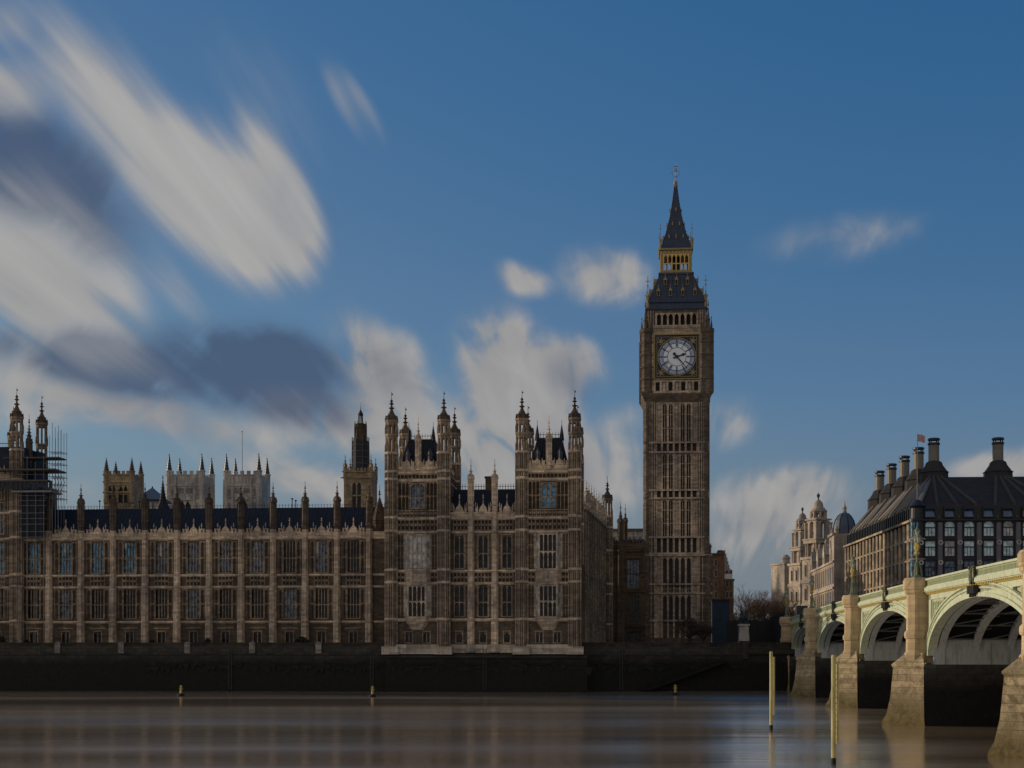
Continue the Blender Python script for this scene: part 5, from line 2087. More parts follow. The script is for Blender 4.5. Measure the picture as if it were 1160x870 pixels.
def dorm_dark(mb):
    for (zz, hh, xs_) in ((76.4, 5.25, (-3.6, -1.2, 1.2, 3.6)), (78.8, 4.3, (-2.2, 0, 2.2))):
        for x in xs_:
            mb.mark().box(x - 0.2, x + 0.2, -hh - 0.12, -hh, zz + 0.1, zz + 1.05)


rot4_parts(dorm_dark, 'dormer_opening', M['tower_dark'], rf)
for sx in (-1, 1):
    for sy in (-1, 1):
        mb = MB()
        cx, cy = sx * 5.7, sy * 5.7
        mb.lathe(cx, cy, [(74.0, 0.32), (75.6, 0.3), (76.3, 0.5), (76.6, 0.14), (77.2, 0.12)], 6)
        mb.tube((cx, cy, 77), (cx, cy, 80.3), 0.06, 5)
        mb.box(cx - 0.4, cx + 0.4, cy - 0.03, cy + 0.03, 79.2, 79.35)
        mb.ball((cx, cy, 78.4), 0.2, 6, 4)
        mb.build('roof_finial', M['gold_dull'], rf)

# gilded lantern (open)
HL = 3.12
mb = MB()
mb.box(-HL - 0.2, HL + 0.2, -HL - 0.2, HL + 0.2, 81.2, 81.7)
mb.box(-HL, HL, -HL, HL, 81.7, 82.1)
mb.box(-HL, HL, -HL, HL, 85.3, 86.0)
corner_sq(mb, 82.1, 85.3, HL, 0.62)
lan = mb.build('lantern', M['gold_dull'], twr)


def lan_ribs(mb):
    for i in range(7):
        x = -2.5 + i * 5.0 / 6
        w = 0.1
        mb.box(x - w, x + w, -HL - 0.02, -HL + 0.22, 82.0, 85.4)
    for i in range(6):
        a, b_ = -2.5 + i * 5 / 6, -2.5 + (i + 1) * 5 / 6
        mb.extxz([(a, 85.4), (a, 84.5), ((a + b_) / 2, 85.2), (b_, 84.5), (b_, 85.4)], -HL, -HL + 0.18)
        mb.box(a, b_, -HL + 0.02, -HL + 0.16, 83.3, 83.5)
    for i in range(9):
        x = -2.9 + i * 5.8 / 8
        mb.box(x - 0.05, x + 0.05, -HL - 0.06, -HL, 85.3, 86.0)


rot4(lan_ribs).build('gilt_arcade', M['gold'], lan)
mb = MB()
mb.lathe(0, 0, [(81.7, 1.1), (85.6, 1.1)], 8)
mb.build('lamp_housing', M['iron'], lan)
# upper spire
sp_ = MB()
prof = [(86.0, 3.3), (86.5, 3.3), (86.9, 2.95), (87.6, 2.75), (89.4, 2.1), (91.5, 1.55), (94.0, 1.03), (96.5, 0.66), (98.5, 0.42), (100.0, 0.24)]
for (a, ha), (b_, hb_) in zip(prof, prof[1:]):
    sp_.pyr(-ha, ha, -ha, ha, a, -hb_, hb_, -hb_, hb_, b_)
spo = sp_.build('spire', M['roof_iron'], twr)
mb = MB()
for sx in (-1, 1):
    for sy in (-1, 1):
        for (a, ha), (b_, hb_) in zip(prof[3:], prof[4:]):
            mb.tube((sx * ha, sy * ha, a), (sx * hb_, sy * hb_, b_), 0.07, 5)
        for k in range(16):
            z = 88 + k * 0.72
            h = None
            for (a, ha), (b_, hb_) in zip(prof, prof[1:]):
                if a <= z <= b_:
                    h = ha + (hb_ - ha) * (z - a) / (b_ - a)
            mb.ball((sx * h * 1.03, sy * h * 1.03, z), 0.13, 5, 3)
mb.build('spire_edge', M['roof_iron'], spo)


def lights(mb):
    for (z, h, xs_) in ((88.6, 2.42, (-1.4, 0, 1.4)), (91.4, 1.6, (-0.7, 0.7)), (94.4, 1.0, (0,))):
        for x in xs_:
            mb.mark().box(x - 0.13, x + 0.13, -h - 0.2, -h + 0.3, z, z + 0.4)
            mb.extxz([(x - 0.2, z + 0.4), (x + 0.2, z + 0.4), (x, z + 0.85)], -h - 0.24, -h + 0.3)
    mb.mark().box(-3.2, 3.2, -3.36, -3.25, 86.1, 86.45)


rot4_parts(lights, 'spire_light', M['gold_dull'], spo)
for sx in (-1, 1):
    for sy in (-1, 1):
        mb = MB()
        cx, cy = sx * 3.15, sy * 3.15
        mb.lathe(cx, cy, [(86.2, 0.26), (87.6, 0.3), (88.2, 0.38), (88.5, 0.1)], 6)
        mb.tube((cx, cy, 88.3), (cx, cy, 91.4), 0.05, 5)
        mb.box(cx - 0.3, cx + 0.3, cy - 0.02, cy + 0.02, 90.3, 90.42)
        mb.build('spire_finial', M['gold_dull'], spo)
mb = MB()
mb.tube((0, 0, 99.8), (0, 0, 104.6), 0.12, 6, 0.05)
mb.ball((0, 0, 100.5), 0.42, 10, 6)
mb.lathe(0, 0, [(99.5, 0.3), (99.9, 0.52), (100.1, 0.3)], 8)
for a in range(4):
    d = Vector((math.cos(a * PI / 2), math.sin(a * PI / 2), 0))
    mb.path([Vector((0, 0, 101.6)), d * 0.5 + Vector((0, 0, 101.9)), d * 0.85 + Vector((0, 0, 102.5)), d * 0.55 + Vector((0, 0, 102.9))], 0.07, 5)
mb.lathe(0, 0, [(102.6, 0.1), (103.0, 0.3), (103.5, 0.1)], 6)
mb.box(-0.4, 0.4, -0.05, 0.05, 103.75, 103.92)
mb.build('orb_and_cross', M['gold_dull'], spo)

# ------------------------------------------------------------------ towers and roofs behind the palace
def square_tower(name, label, cat, px0, px1, Z, ytop, ypin, mat, mat_pin, group=None, wins=(), big=False, turrets=False):
    fr = Frame(((px0 + px1) / 2 - 580) / F * Z, Z, R(4.5))
    o = fr.thing(name, label, cat, group)
    hw = (px1 - px0) / 2 / F * Z
    zt = EYE + (HOR - ytop) / F * Z
    zp = EYE + (HOR - ypin) / F * Z
    H = zp - zt
    holes = [(a * hw, b_ * hw, zt - c_ * hw, zt - d_ * hw) for (a, b_, c_, d_) in wins]
    mb = MB()
    wall_slab(mb, -hw, hw, 7, zt, 0, 0.5, holes)
    mb.box(-hw, -hw + 0.5, 0.5, 2 * hw, 7, zt)
    mb.box(hw - 0.5, hw, 0.5, 2 * hw, 7, zt)
    mb.box(-hw, hw, 2 * hw - 0.5, 2 * hw, 7, zt)
    w = mb.build('wall', mat, o)
    MB().box(-hw + 0.5, hw - 0.5, 0.42, 0.48, 7, zt - 0.5).build('louvre', M['tower_dark'], w)
    mb = MB()
    for z in (zt - 0.1, zt - 0.26 * hw * 2, zt - 1.2 * hw):
        mb.box(-hw - 0.2, hw + 0.2, -0.22, 0.1, z - 0.16, z + 0.16)
        mb.box(-hw - 0.2, -hw + 0.1, 0, 2 * hw, z - 0.16, z + 0.16)
    mb.build('string_course', mat, w)
    mb = MB()
    for (yy0, yy1) in ((-0.05, 0.35), (2 * hw - 0.35, 2 * hw)):
        crenels(mb, -hw + 0.8, hw - 0.8, zt, zt + hw * 0.18, yy0, yy1, hw * 0.33)
    mb.build('parapet', mat, w)
    for h in holes:
        xm = (h[0] + h[1]) / 2
        mb = MB()
        mb.box(xm - 0.12, xm + 0.12, 0.1, 0.36, h[2], h[3])
        mb.box(h[0], h[1], 0.12, 0.34, (h[2] + h[3]) / 2 - 0.12, (h[2] + h[3]) / 2 + 0.12)
        for a, b_ in ((h[0], xm), (xm, h[1])):
            q = (b_ - a)
            mb.extxz([(a, h[3]), (a, h[3] - q), ((a + b_) / 2, h[3])], 0.05, 0.38)
            mb.extxz([(b_, h[3]), ((a + b_) / 2, h[3]), (b_, h[3] - q)], 0.05, 0.38)
        mb.box(h[0] - 0.18, h[0], -0.1, 0.4, h[2], h[3] + 0.2)
        mb.box(h[1], h[1] + 0.18, -0.1, 0.4, h[2], h[3] + 0.2)
        mb.box(h[0] - 0.25, h[1] + 0.25, -0.14, 0.4, h[3], h[3] + 0.25)
        mb.build('belfry_window', mat, w)
    pr = hw * (0.17 if not big else 0.15)
    for (sx, yy) in ((-1, pr * 0.6), (1, pr * 0.6), (-1, 2 * hw - pr), (1, 2 * hw - pr)):
        mb = MB()
        x = sx * (hw - pr * 0.8)
        mb.lathe(x, yy, [(zt - hw * 1.9, pr * 1.25), (zt, pr * 1.15), (zt + H * 0.12, pr * 1.15), (zt + H * 0.14, pr * 1.35), (zt + H * 0.2, pr * 1.3)], 8)
        mb.build('corner_turret', mat, w)
        mb = MB()
        mb.lathe(x, yy, [(zt + H * 0.2, pr), (zt + H * 0.3, pr * 0.85), (zt + H * 0.92, pr * 0.16)], 8)
        crockets(mb, x, yy, [(zt + H * 0.25, pr * 0.95), (zt + H * 0.9, pr * 0.2)], 4, pr * 0.35, H * 0.12)
        finial(mb, x, yy, zt + H * 0.88, H * 0.14, pr * 0.2, H * 0.05)
        mb.build('pinnacle', mat_pin, w)
    return o, w, fr, hw, zt


square_tower('church_tower', 'square golden-brown church tower with four dark corner pinnacles', 'church tower',
             117.2, 151.5, 310, 537, 519, M['golden'], M['palace_dark'], wins=((-0.72, -0.2, 1.9, 0.75), (0.0, 0.62, 1.9, 0.75)))
wn_ = ((-0.3, 0.3, 2.6, 1.35),)
for (p0, p1, lab) in ((188, 231, 'pale white abbey tower with four grey spikes, next to the pyramid roof'),
                      (253, 295.5, 'pale white abbey tower with four grey spikes and a flagpole behind its parapet')):
    o, w, fr, hw, zt = square_tower('abbey_tower', lab, 'abbey tower', p0, p1, 520, 537.5, 514, M['abbey'], M['patina'], 'twin towers of the abbey', wins=wn_, big=True)
    mb = MB()      # upright buttress strips and a round-headed gable window
    for s in (-1, 1):
        mb.box(s * hw * 0.5 - 0.35, s * hw * 0.5 + 0.35, -0.5, 0.05, 7, zt - 0.6)
    mb.extxz([(-hw * 0.42, zt - hw * 1.35), (hw * 0.42, zt - hw * 1.35), (hw * 0.2, zt - hw * 1.05), (0, zt - hw * 0.98), (-hw * 0.2, zt - hw * 1.05)], -0.6, 0.02)
    mb.box(-hw, hw, -0.3, 0.05, zt - hw * 0.62, zt - hw * 0.52)
    mb.build('buttress', M['abbey'], w)
    for (xa_, xb_, za_, zb_) in ((-0.42, -0.06, 0.72, 1.0), (0.06, 0.42, 0.72, 1.0), (-0.85, -0.62, 0.75, 1.3), (0.62, 0.85, 0.75, 1.3), (-0.85, -0.62, 1.5, 2.3), (0.62, 0.85, 1.5, 2.3)):
        pm = MB()
        pm.box(xa_ * hw, xb_ * hw, -0.08, 0.02, zt - zb_ * hw, zt - za_ * hw)
        fo = pm.build('recess_shade_panel', M['abbey_dark'], w)  # darker plate: recess shade put into the colour
    mb = MB()
    for k in range(9):
        x = -hw + (k + 0.5) * 2 * hw / 9
        mb.mark().box(x - 0.1, x + 0.1, -0.22, 0.02, zt - hw * 0.5, zt - 0.2)
    mb.build('parapet_rib', M['abbey'], w)
fp = Frame((274.4 - 580) / F * 535, 535, R(4.5))
t = fp.thing('flagpole', 'thin bare flagpole standing up behind a white abbey tower', 'flagpole')
zb, ztp = EYE + (HOR - 536) / F * 535, EYE + (HOR - 489) / F * 535
mb = MB()
mb.tube((0, 0, zb - 20), (0, 0, ztp), 0.2, 6, 0.1)
mb.build('pole', M['steel'], t)
MB().ball((0, 0, ztp), 0.28, 6, 4).build('truck', M['gold_dull'], t)

# pyramid-roofed lantern
pf = Frame((167.5 - 580) / F * 345, 345, R(4.5))
t = pf.thing('pyramid_roof_hall', 'low hall with blue-grey pyramid roof, beside the golden church tower', 'hall')
s = 345 / F
zr0, zr1 = EYE + (HOR - 565.5) * s, EYE + (HOR - 551) * s
hw = 15.5 * s
mb = MB().pyr(-hw, hw, 0, 2 * hw, zr0, -0.15, 0.15, hw - 0.15, hw + 0.15, zr1)
rf = mb.build('roof', M['lead_blue'], t)
mb = MB().ball((0, hw, zr1 + 0.2), 0.22, 6, 4)
mb.build('finial', M['iron'], rf)
mb = MB().box(-hw - 0.3, hw + 0.3, -0.3, 2 * hw + 0.3, zr0 - 0.5, zr0)
mb.build('eaves', M['iron'], t)
mb = MB().box(-hw + 0.4, hw - 0.4, 0.4, 2 * hw - 0.4, 7, zr0 - 0.5)
w = mb.build('wall', M['abbey'], t)
mb = MB()
for k in range(5):
    x = -hw + 1 + k * (2 * hw - 2) / 4
    mb.mark().box(x - 0.35, x + 0.35, 0.36, 0.42, zr0 - 2.6, zr0 - 0.8)
mb.build_parts('window', M['glass_mid'], w)

# dark lead spirelet and a flat-topped roof by it
lf = Frame((184.5 - 580) / F * 300, 300, R(4.5))
t = lf.thing('lead_spirelet', 'small dark lead spirelet between the pyramid roof and a white abbey tower', 'spirelet')
s = 300 / F
z0, z1 = EYE + (HOR - 576) * s, EYE + (HOR - 539) * s
mb = MB()
mb.lathe(0, 0, [(z0 - 4, 1.6), (z0, 1.5), (z0 + 0.9, 1.1), (z0 + 1.4, 0.8), (z0 + 3.6, 0.4), (z1 - 1.2, 0.12)], 8)
crockets(mb, 0, 0, [(z0 + 1.4, 0.78), (z1 - 1.5, 0.2)], 4, 0.24, 0.6)
mb.build('spire', M['roof'], t)
mb = MB()
finial(mb, 0, 0, z1 - 1.3, 1.5, 0.12)
mb.build('finial', M['iron'], t)
mb = MB().box(-2.2, 2.2, -1.2, 2, 20, z0 - 0.2)
mb.build('base', M['roof'], t)

# central tower wrapped for repair
cf = Frame((405.5 - 580) / F * 290, 290, R(4.5))
t = cf.thing('spire_tower', 'yellow stone tower with twin lancets and dark sheeted spire', 'tower')
s = 290 / F
Zf = lambda py: EYE + (HOR - py) * s
hw = 16.2 * s
lx0, lx1 = (399.0 - 405.5) * s, (409.0 - 405.5) * s
lm = (lx0 + lx1) / 2
hl = [(lx0, lm - 0.14, Zf(577), Zf(546.5)), (lm + 0.14, lx1, Zf(577), Zf(546.5))]
mb = MB()
wall_slab(mb, -hw, hw, 7, Zf(533), 0, 0.5, hl)
mb.box(-hw, -hw + 0.5, 0.5, 2 * hw, 7, Zf(533))
mb.box(hw - 0.5, hw, 0.5, 2 * hw, 7, Zf(533))
mb.box(-hw, hw, 2 * hw - 0.4, 2 * hw, 7, Zf(533))
w = mb.build('wall', M['golden'], t)
for h in hl:
    xm = (h[0] + h[1]) / 2
    mb = MB()
    mb.box(h[0], h[1], 0.1, 0.3, Zf(562), Zf(560.5))
    q = (h[1] - h[0]) / 2
    mb.extxz([(h[0], h[3]), (h[0], h[3] - q * 1.6), (h[0] + q * 0.4, h[3] - q * 0.5), (xm, h[3])], 0.04, 0.36)
    mb.extxz([(h[1], h[3]), (xm, h[3]), (h[1] - q * 0.4, h[3] - q * 0.5), (h[1], h[3] - q * 1.6)], 0.04, 0.36)
    o = mb.build('lancet', M['golden'], t)
    MB().box(h[0], h[1], 0.38, 0.44, h[2], h[3]).build('pane', M['glass_dark'], o)
mb = MB()
for z in (Zf(541), Zf(534)):
    mb.box(-hw - 0.3, hw + 0.3, -0.25, 0.1, z - 0.14, z + 0.14)
mb.box(-hw - 0.7, -hw, -0.1, 0.1, Zf(541) - 0.1, Zf(541) + 0.1)
mb.box(hw, hw + 0.7, -0.1, 0.1, Zf(541) - 0.1, Zf(541) + 0.1)
crenels(mb, -hw + 0.4, hw - 0.4, Zf(533), Zf(530.5), -0.05, 0.4, 0.75)
mb.build('parapet', M['golden'], w)
for (sx, yy) in ((-1, 0.2), (1, 0.2), (-1, 2 * hw - 0.3), (1, 2 * hw - 0.3)):
    pinnacle_mesh(sx * (hw - 0.25), yy, Zf(545), Zf(528), Zf(515.5), 0.36, 0.2).build('pinnacle', M['golden'], w)
mb = MB()
mb.lathe(0, hw, [(Zf(533), 1.85), (Zf(497.5), 1.75)], 8)
o = mb.build('spire_stage', M['netting'], t)
mb = MB()
for j in range(8):
    a = PI / 8 + j * PI / 4
    mb.tube((1.86 * math.cos(a), hw + 1.86 * math.sin(a), Zf(533)), (1.78 * math.cos(a), hw + 1.78 * math.sin(a), Zf(493)), 0.09, 5)
for py in (531, 524, 517, 510, 503):
    mb.lathe(0, hw, [(Zf(py), 1.86), (Zf(py) + 0.12, 1.9), (Zf(py) + 0.2, 1.86)], 8)
mb.build('scaffold_band', M['board'], o)
mb = MB()
mb.lathe(0, hw, [(Zf(497.5), 1.3), (Zf(489), 1.2), (Zf(479), 1.0), (Zf(478), 1.15), (Zf(477), 0.6)], 8)
for j in range(8):
    a = PI / 8 + j * PI / 4
    mb.lathe(1.25 * math.cos(a), hw + 1.25 * math.sin(a), [(Zf(497), 0.13), (Zf(480), 0.12), (Zf(474), 0.02)], 4)
mb.build('upper_stage', M['palace_dark'], t)
mb = MB()
for j in range(8):
    a = PI / 8 + j * PI / 4
    mb.tube((0.5 * math.cos(a), hw + 0.5 * math.sin(a), Zf(478)), (0.42 * math.cos(a), hw + 0.42 * math.sin(a), Zf(468)), 0.07, 5)
mb.lathe(0, hw, [(Zf(468), 0.55), (Zf(467), 0.6), (Zf(462), 0.14), (Zf(458), 0.06)], 8)
mb.tube((0, hw, Zf(460)), (0, hw, Zf(453)), 0.05, 4)
mb.build('cap', M['iron'], t)

# ------------------------------------------------------------------ right of the clock tower
sf = Frame((806 - 580) / F * 318, 318, R(4.5))
t = sf.thing('street_corner_building', 'brown stone building with stepped roof and white band, beside the clock tower', 'building')
s = 318 / F
Zf = lambda py: EYE + (HOR - py) * s
X = lambda px: (px - 806) * s
mb = MB()
mb.box(X(798), X(813), 0, 10, 7, Zf(628))
mb.box(X(813), X(820.5), 0, 10, 7, Zf(625))
mb.box(X(820.5), X(828), 0.6, 12, 7, Zf(648))
w = mb.build('wall', M['brickwork'], t)
mb = MB()
mb.box(X(813.5), X(820), 2, 5, Zf(625), Zf(623.5))
mb.box(X(814), X(819.8), 2.2, 4.8, Zf(623.5), Zf(622.5))
mb.build('chimney', M['brickwork'], w)
mb = MB()
for k in range(6):
    mb.box(X(820.6), X(822 + k * 1.15), 1 + 0.02 * k, 9, Zf(648 - 0.2 - (5 - k) * 4.2), Zf(648 - (6 - k) * 4.2))
mb.build('stepped_roof', M['abbey'], w)
mb = MB().box(X(820.4), X(829.5), 0.2, 9, Zf(656), Zf(650))
mb.build('band', M['white_paint'], w)
mb = MB()
mb.box(X(820), X(832), 0.1, 10, Zf(658), Zf(655.8))
mb.box(X(820), X(831), 0.4, 10, 7, Zf(658))
mb.box(X(797), X(821), -0.25, 0.1, Zf(628), Zf(626.6))
w2 = mb.build('wing', M['brickwork'], w)
for r_ in range(4):
    for c_ in (801.5, 806.5, 811, 823.5, 828):
        if c_ > 815 and r_ == 0:
            continue
        y0 = 0 if c_ < 815 else 0.4
        x0, x1 = X(c_ - 1.1), X(c_ + 1.1)
        z1 = Zf(634 + r_ * 12)
        o = MB().box(x0 - 0.1, x1 + 0.1, y0 - 0.12, y0 + 0.02, z1 - 1.5, z1 + 0.1).build('window', M['portland'], t)
        MB().box(x0, x1, y0 - 0.15, y0 - 0.1, z1 - 1.4, z1).build('pane', M['glass_dark'], o)

hf = Frame((816.5 - 580) / F * 266, 266, R(4.5))
t = hf.thing('site_cabin', 'tall plain blue hoarding box with dark roof edge, at the foot of the clock tower', 'hoarding')
s = 266 / F
Zf = lambda py: EYE + (HOR - py) * s
hw = 9.6 * s
mb = MB().box(-hw, hw, 0, 3, 7, Zf(681))
w = mb.build('wall', M['hoarding_blue'], t)
MB().box(-hw - 0.15, hw + 0.1, -0.2, 3.2, Zf(681), Zf(679)).build('roof', M['hoarding_black'], t)
mb = MB()
for k in range(7):
    x = -hw + k * 2 * hw / 6
    mb.box(x - 0.04, x + 0.04, -0.06, 0.02, 7, Zf(681))
mb.build('batten', M['hoarding_blue'], w)
MB().box(-hw + 0.5, -hw + 1.9, -0.1, 0.02, Zf(702.5), Zf(700)).build('vent', M['iron'], w)

# dark site fence along the approach
ff = Frame((823 - 580) / F * 246, 246, R(4.5))
t = ff.thing('site_fence', 'low dark site fence between the blue hoarding and the bronze statue', 'fence')
mb = MB()
for k in range(7):
    mb.box(k * 1.35, k * 1.35 + 1.3, 0, 0.08, 7, 11.4 + 0.15 * (k % 2))
mb.build('panel', M['hoarding_black'], t)
mb = MB()
for k in range(8):
    mb.box(k * 1.35 - 0.06, k * 1.35, -0.08, 0.12, 7, 11.8)
mb.build('fence_post', M['iron'], t)

# bare trees on the far side of the street
def bare_tree(px, Z, ptop, w, label, seed, group='bare trees by the street', dense=1.0, dark=False):
    rng = random.Random(seed)
    fr = Frame((px - 580) / F * Z, Z, 0)
    o = fr.thing('bare_tree', label, 'tree', group, z=7)
    H = (HOR - ptop) / F * Z + EYE - 7
    tr, cr = MB(), MB()
    tr.tube((0, 0, -0.2), (0, 0, H * 0.3), 0.34, 8, 0.24)
    def grow(p, d, l, r, n):
        q = p + d * l
        (tr if n > 2 else cr).tube(p, q, r, 5 if n > 2 else 3, r * 0.68)
        if n == 0:
            return
        for k in range(3 if n > 1 else 4):
            ax = Vector((rng.uniform(-1, 1), rng.uniform(-1, 1), rng.uniform(-0.35, 0.9)))
            nd = (d * 0.75 + ax * 0.72).normalized()
            grow(p + d * l * rng.uniform(0.6, 1.0), nd, l * rng.uniform(0.66, 0.86), max(0.02, r * 0.6), n - 1)
    for k in range(int(5 * dense)):
        a = 2 * PI * k / int(5 * dense) + rng.uniform(-0.4, 0.4)
        d = Vector((math.cos(a) * w, math.sin(a) * w, 1.0)).normalized()
        grow(Vector((0, 0, H * rng.uniform(0.18, 0.3))), d, H * 0.24, 0.15, 5 if dense >= 1 else 4)
    tr.build('trunk', M['bark'], o)
    cr.build('crown', M['twig'] if not dark else M['bark'], o)
    return o


bare_tree(846, 335, 655, 0.55, 'taller bare tree with open sky-showing twigs, next to the brown corner building', 3, dense=0.8)
bare_tree(872, 350, 664, 0.75, 'dense brown bare tree, right against the small stone turret', 5, dense=1.0)
bare_tree(858, 342, 678, 0.8, 'low dense brown bare tree, between the taller bare tree and the small turret', 8, dense=1.0)
bare_tree(836, 328, 690, 0.7, 'small brown bare tree behind the bronze statue', 12, dense=0.8)
bare_tree(781, 258, 697, 1.1, 'dark leafless tree growing at the foot of the clock tower', 21, dense=1.4, dark=True)
bare_tree(797, 256, 703, 1.1, 'smaller dark leafless tree beside the blue hoarding', 23, dense=1.4, dark=True)
bare_tree(866, 340, 672, 0.85, 'bushy brown bare tree at the dark hoarding, darkest of its row', 31, dense=1.2)
bare_tree(880, 346, 676, 0.8, 'brown bare tree close behind the smallest bridge lamp', 37, dense=1.2)
hd = MB()
rng = random.Random(4)
for k in range(5000):
    x, y = rng.uniform(60, 110), rng.uniform(395, 402)
    z = 7 + rng.random() ** 0.8 * (9.0 + 2.5 * math.sin(x * 0.35) + 1.5 * math.sin(x * 1.1))
    p = Vector((x, y, z))
    d1 = Vector((rng.uniform(-1, 1), 0.3 * rng.uniform(-1, 1), rng.uniform(-1, 1))).normalized() * 0.9
    d2 = Vector((d1.z, 0.1, -d1.x)) * 0.12
    hd.add([p - d1, p + d2, p + d1, p - d2], [(0, 1, 2, 3)])
tag(hd.build('far_woods', M['twig'], None), 'brown mass of far park trees at the end of the street', 'trees', kind='stuff')

# ------------------------------------------------------------------ office block with chimney stacks (right)
PO = Frame(71.6, 250.0, R(3.1))
po = PO.thing('office_block', 'dark bronze office block with tall chimney stacks and teal windows, behind the bridge', 'office building')
BW, NBAY = 3.42, 9
FX0 = 1.3
rows = [(26.6, 29.15), (23.05, 25.7), (19.45, 22.1), (15.85, 18.5), (12.25, 14.9)]
LENF = FX0 + NBAY * BW
LENS = 66.0
mb = MB()
mb.box(0.5, LENF, 0.45, 1.0, 7, 29.3)
w = mb.build('front_wall', M['bronze'], po)
rng = random.Random(11)
for k in range(NBAY):
    c_ = FX0 + (k + 0.5) * BW
    for ri, (z0, z1) in enumerate(rows[:3]):
        mb = MB()
        a, b_ = c_ - 0.86, c_ + 0.86
        mb.box(a - 0.14, a, 0.2, 0.5, z0 - 0.1, z1 + 0.1)
        mb.box(b_, b_ + 0.14, 0.2, 0.5, z0 - 0.1, z1 + 0.1)
        mb.box(a, b_, 0.2, 0.5, z1, z1 + 0.12)
        mb.box(a, b_, 0.2, 0.5, z0 - 0.12, z0)
        zt = z0 + (z1 - z0) * 0.6
        mb.box(a, b_, 0.26, 0.44, zt - 0.09, zt + 0.09)
        mb.box(c_ - 0.3, c_ - 0.24, 0.28, 0.44, z0, zt)
        mb.box(c_ + 0.24, c_ + 0.3, 0.28, 0.44, z0, zt)
        if ri == 0:
            for s in (-1, 1):
                mb.extxz([(c_ + s * 0.86, z1), (c_ + s * 0.86, z1 - 0.45), (c_ + s * 0.6, z1 - 0.12), (c_ + s * 0.3, z1)], 0.22, 0.48)
        o = mb.build('window', M['bronze'], po)
        pn = 'teal_glass' if ri < 2 else 'glass_mid'
        if (k, ri) in ((1, 1), (6, 1), (4, 0)):
            pn = 'glass_pale'
        MB().box(a, b_, 0.4, 0.44, z0, z1).build('pane', M[pn], o)
for k in range(NBAY + 1):
    x = FX0 + k * BW
    mb = MB()
    pts = [(x - 0.42, 0.5), (x - 0.42, 0.0), (x - 0.2, -0.18), (x + 0.2, -0.18), (x + 0.42, 0.0), (x + 0.42, 0.5)]
    mb.prism(pts, 7, 29.0)
    o = mb.build('column', M['purple_stone'], po)
    mb = MB()
    for z in (25.4, 21.85, 18.2):
        r0 = [(x + 0.46 * math.cos(i * PI / 6), z + 0.46 * math.sin(i * PI / 6)) for i in range(12)]
        r1 = [(x + 0.2 * math.cos(i * PI / 6), z + 0.2 * math.sin(i * PI / 6)) for i in range(12)]
        for i in range(12):
            j = (i + 1) % 12
            mb.extxz([r0[i], r0[j], r1[j], r1[i]], -0.34, -0.16)
    mb.build('ring_bracket', M['abbey'], o)
mb = MB()
for z in (26.15, 22.55, 18.95):
    mb.box(0.6, LENF, 0.18, 0.5, z - 0.14, z + 0.14)
mb.box(-0.2, LENF, -0.35, 0.6, 29.3, 29.55)
mb.build('string_course', M['bronze'], w)
# dormer storey along the front
mb = MB()
mb.box(0.8, LENF, 0.9, 1.4, 29.5, 32.2)
dw = mb.build('attic_wall', M['bronze'], po)
for k in range(NBAY):
    c_ = FX0 + (k + 0.5) * BW
    mb = MB()
    mb.box(c_ - 0.95, c_ + 0.95, 0.35, 1.0, 29.9, 30.05)
    mb.box(c_ - 0.95, c_ + 0.95, 0.35, 1.0, 31.45, 31.6)
    mb.box(c_ - 0.95, c_ - 0.82, 0.35, 1.0, 30.05, 31.45)
    mb.box(c_ + 0.82, c_ + 0.95, 0.35, 1.0, 30.05, 31.45)
    mb.extxz([(c_ - 1.0, 31.6), (c_ + 1.0, 31.6), (c_ + 0.7, 32.0), (c_, 32.2), (c_ - 0.7, 32.0)], 0.35, 2.0)
    o = mb.build('dormer', M['bronze_roof'], po)
    MB().extyz([(0.42, 30.05), (0.92, 31.45), (0.98, 31.45), (0.48, 30.05)], c_ - 0.82, c_ + 0.82).build('pane', M['glass_sky'], o)
# roof with sheet-metal ducts fanning to the chimneys
CX, CY, CZ = 7.8, 17.4, 38.9
mb = MB()
mb.loft([[(0.4, 0.9, 30.0), (LENF, 0.9, 30.0), (LENF, LENS, 30.0), (0.4, LENS, 30.0)],
         [(1.2, 2.4, 32.4), (LENF, 2.4, 32.4), (LENF, LENS, 32.4), (1.2, LENS, 32.4)],
         [(CX - 1.0, CY - 2.2, CZ), (LENF, CY - 2.2, CZ), (LENF, LENS, CZ), (CX - 1.0, LENS, CZ)]])
rf = mb.build('roof', M['bronze_roof'], po)
mb = MB()
for k in range(NBAY + 1):
    x = FX0 + k * BW
    ci = max(0, min(2, round((x - CX) / 12.0)))
    tx = CX + 12.0 * ci + max(-1.3, min(1.3, (x - CX - 12 * ci) * 0.2))
    mb.mark().tube((x, 0.8, 29.6), (x, 2.3, 32.5), 0.33, 6)
    mb.tube((x, 2.3, 32.5), (tx, CY - 2.1, CZ + 0.1), 0.36, 6)
mb.build_parts('roof_duct', M['bronze_duct'], rf)
mb = MB()
for i in range(1, 9):
    t_ = i / 9
    z, y = 32.4 + t_ * (CZ - 32.4), 2.4 + t_ * (CY - 4.6)
    mb.box(1.2 + t_ * 6, LENF, y - 0.04, y + 0.04, z - 0.02, z + 0.07)
mb.build('sheet_seam', M['bronze'], rf)


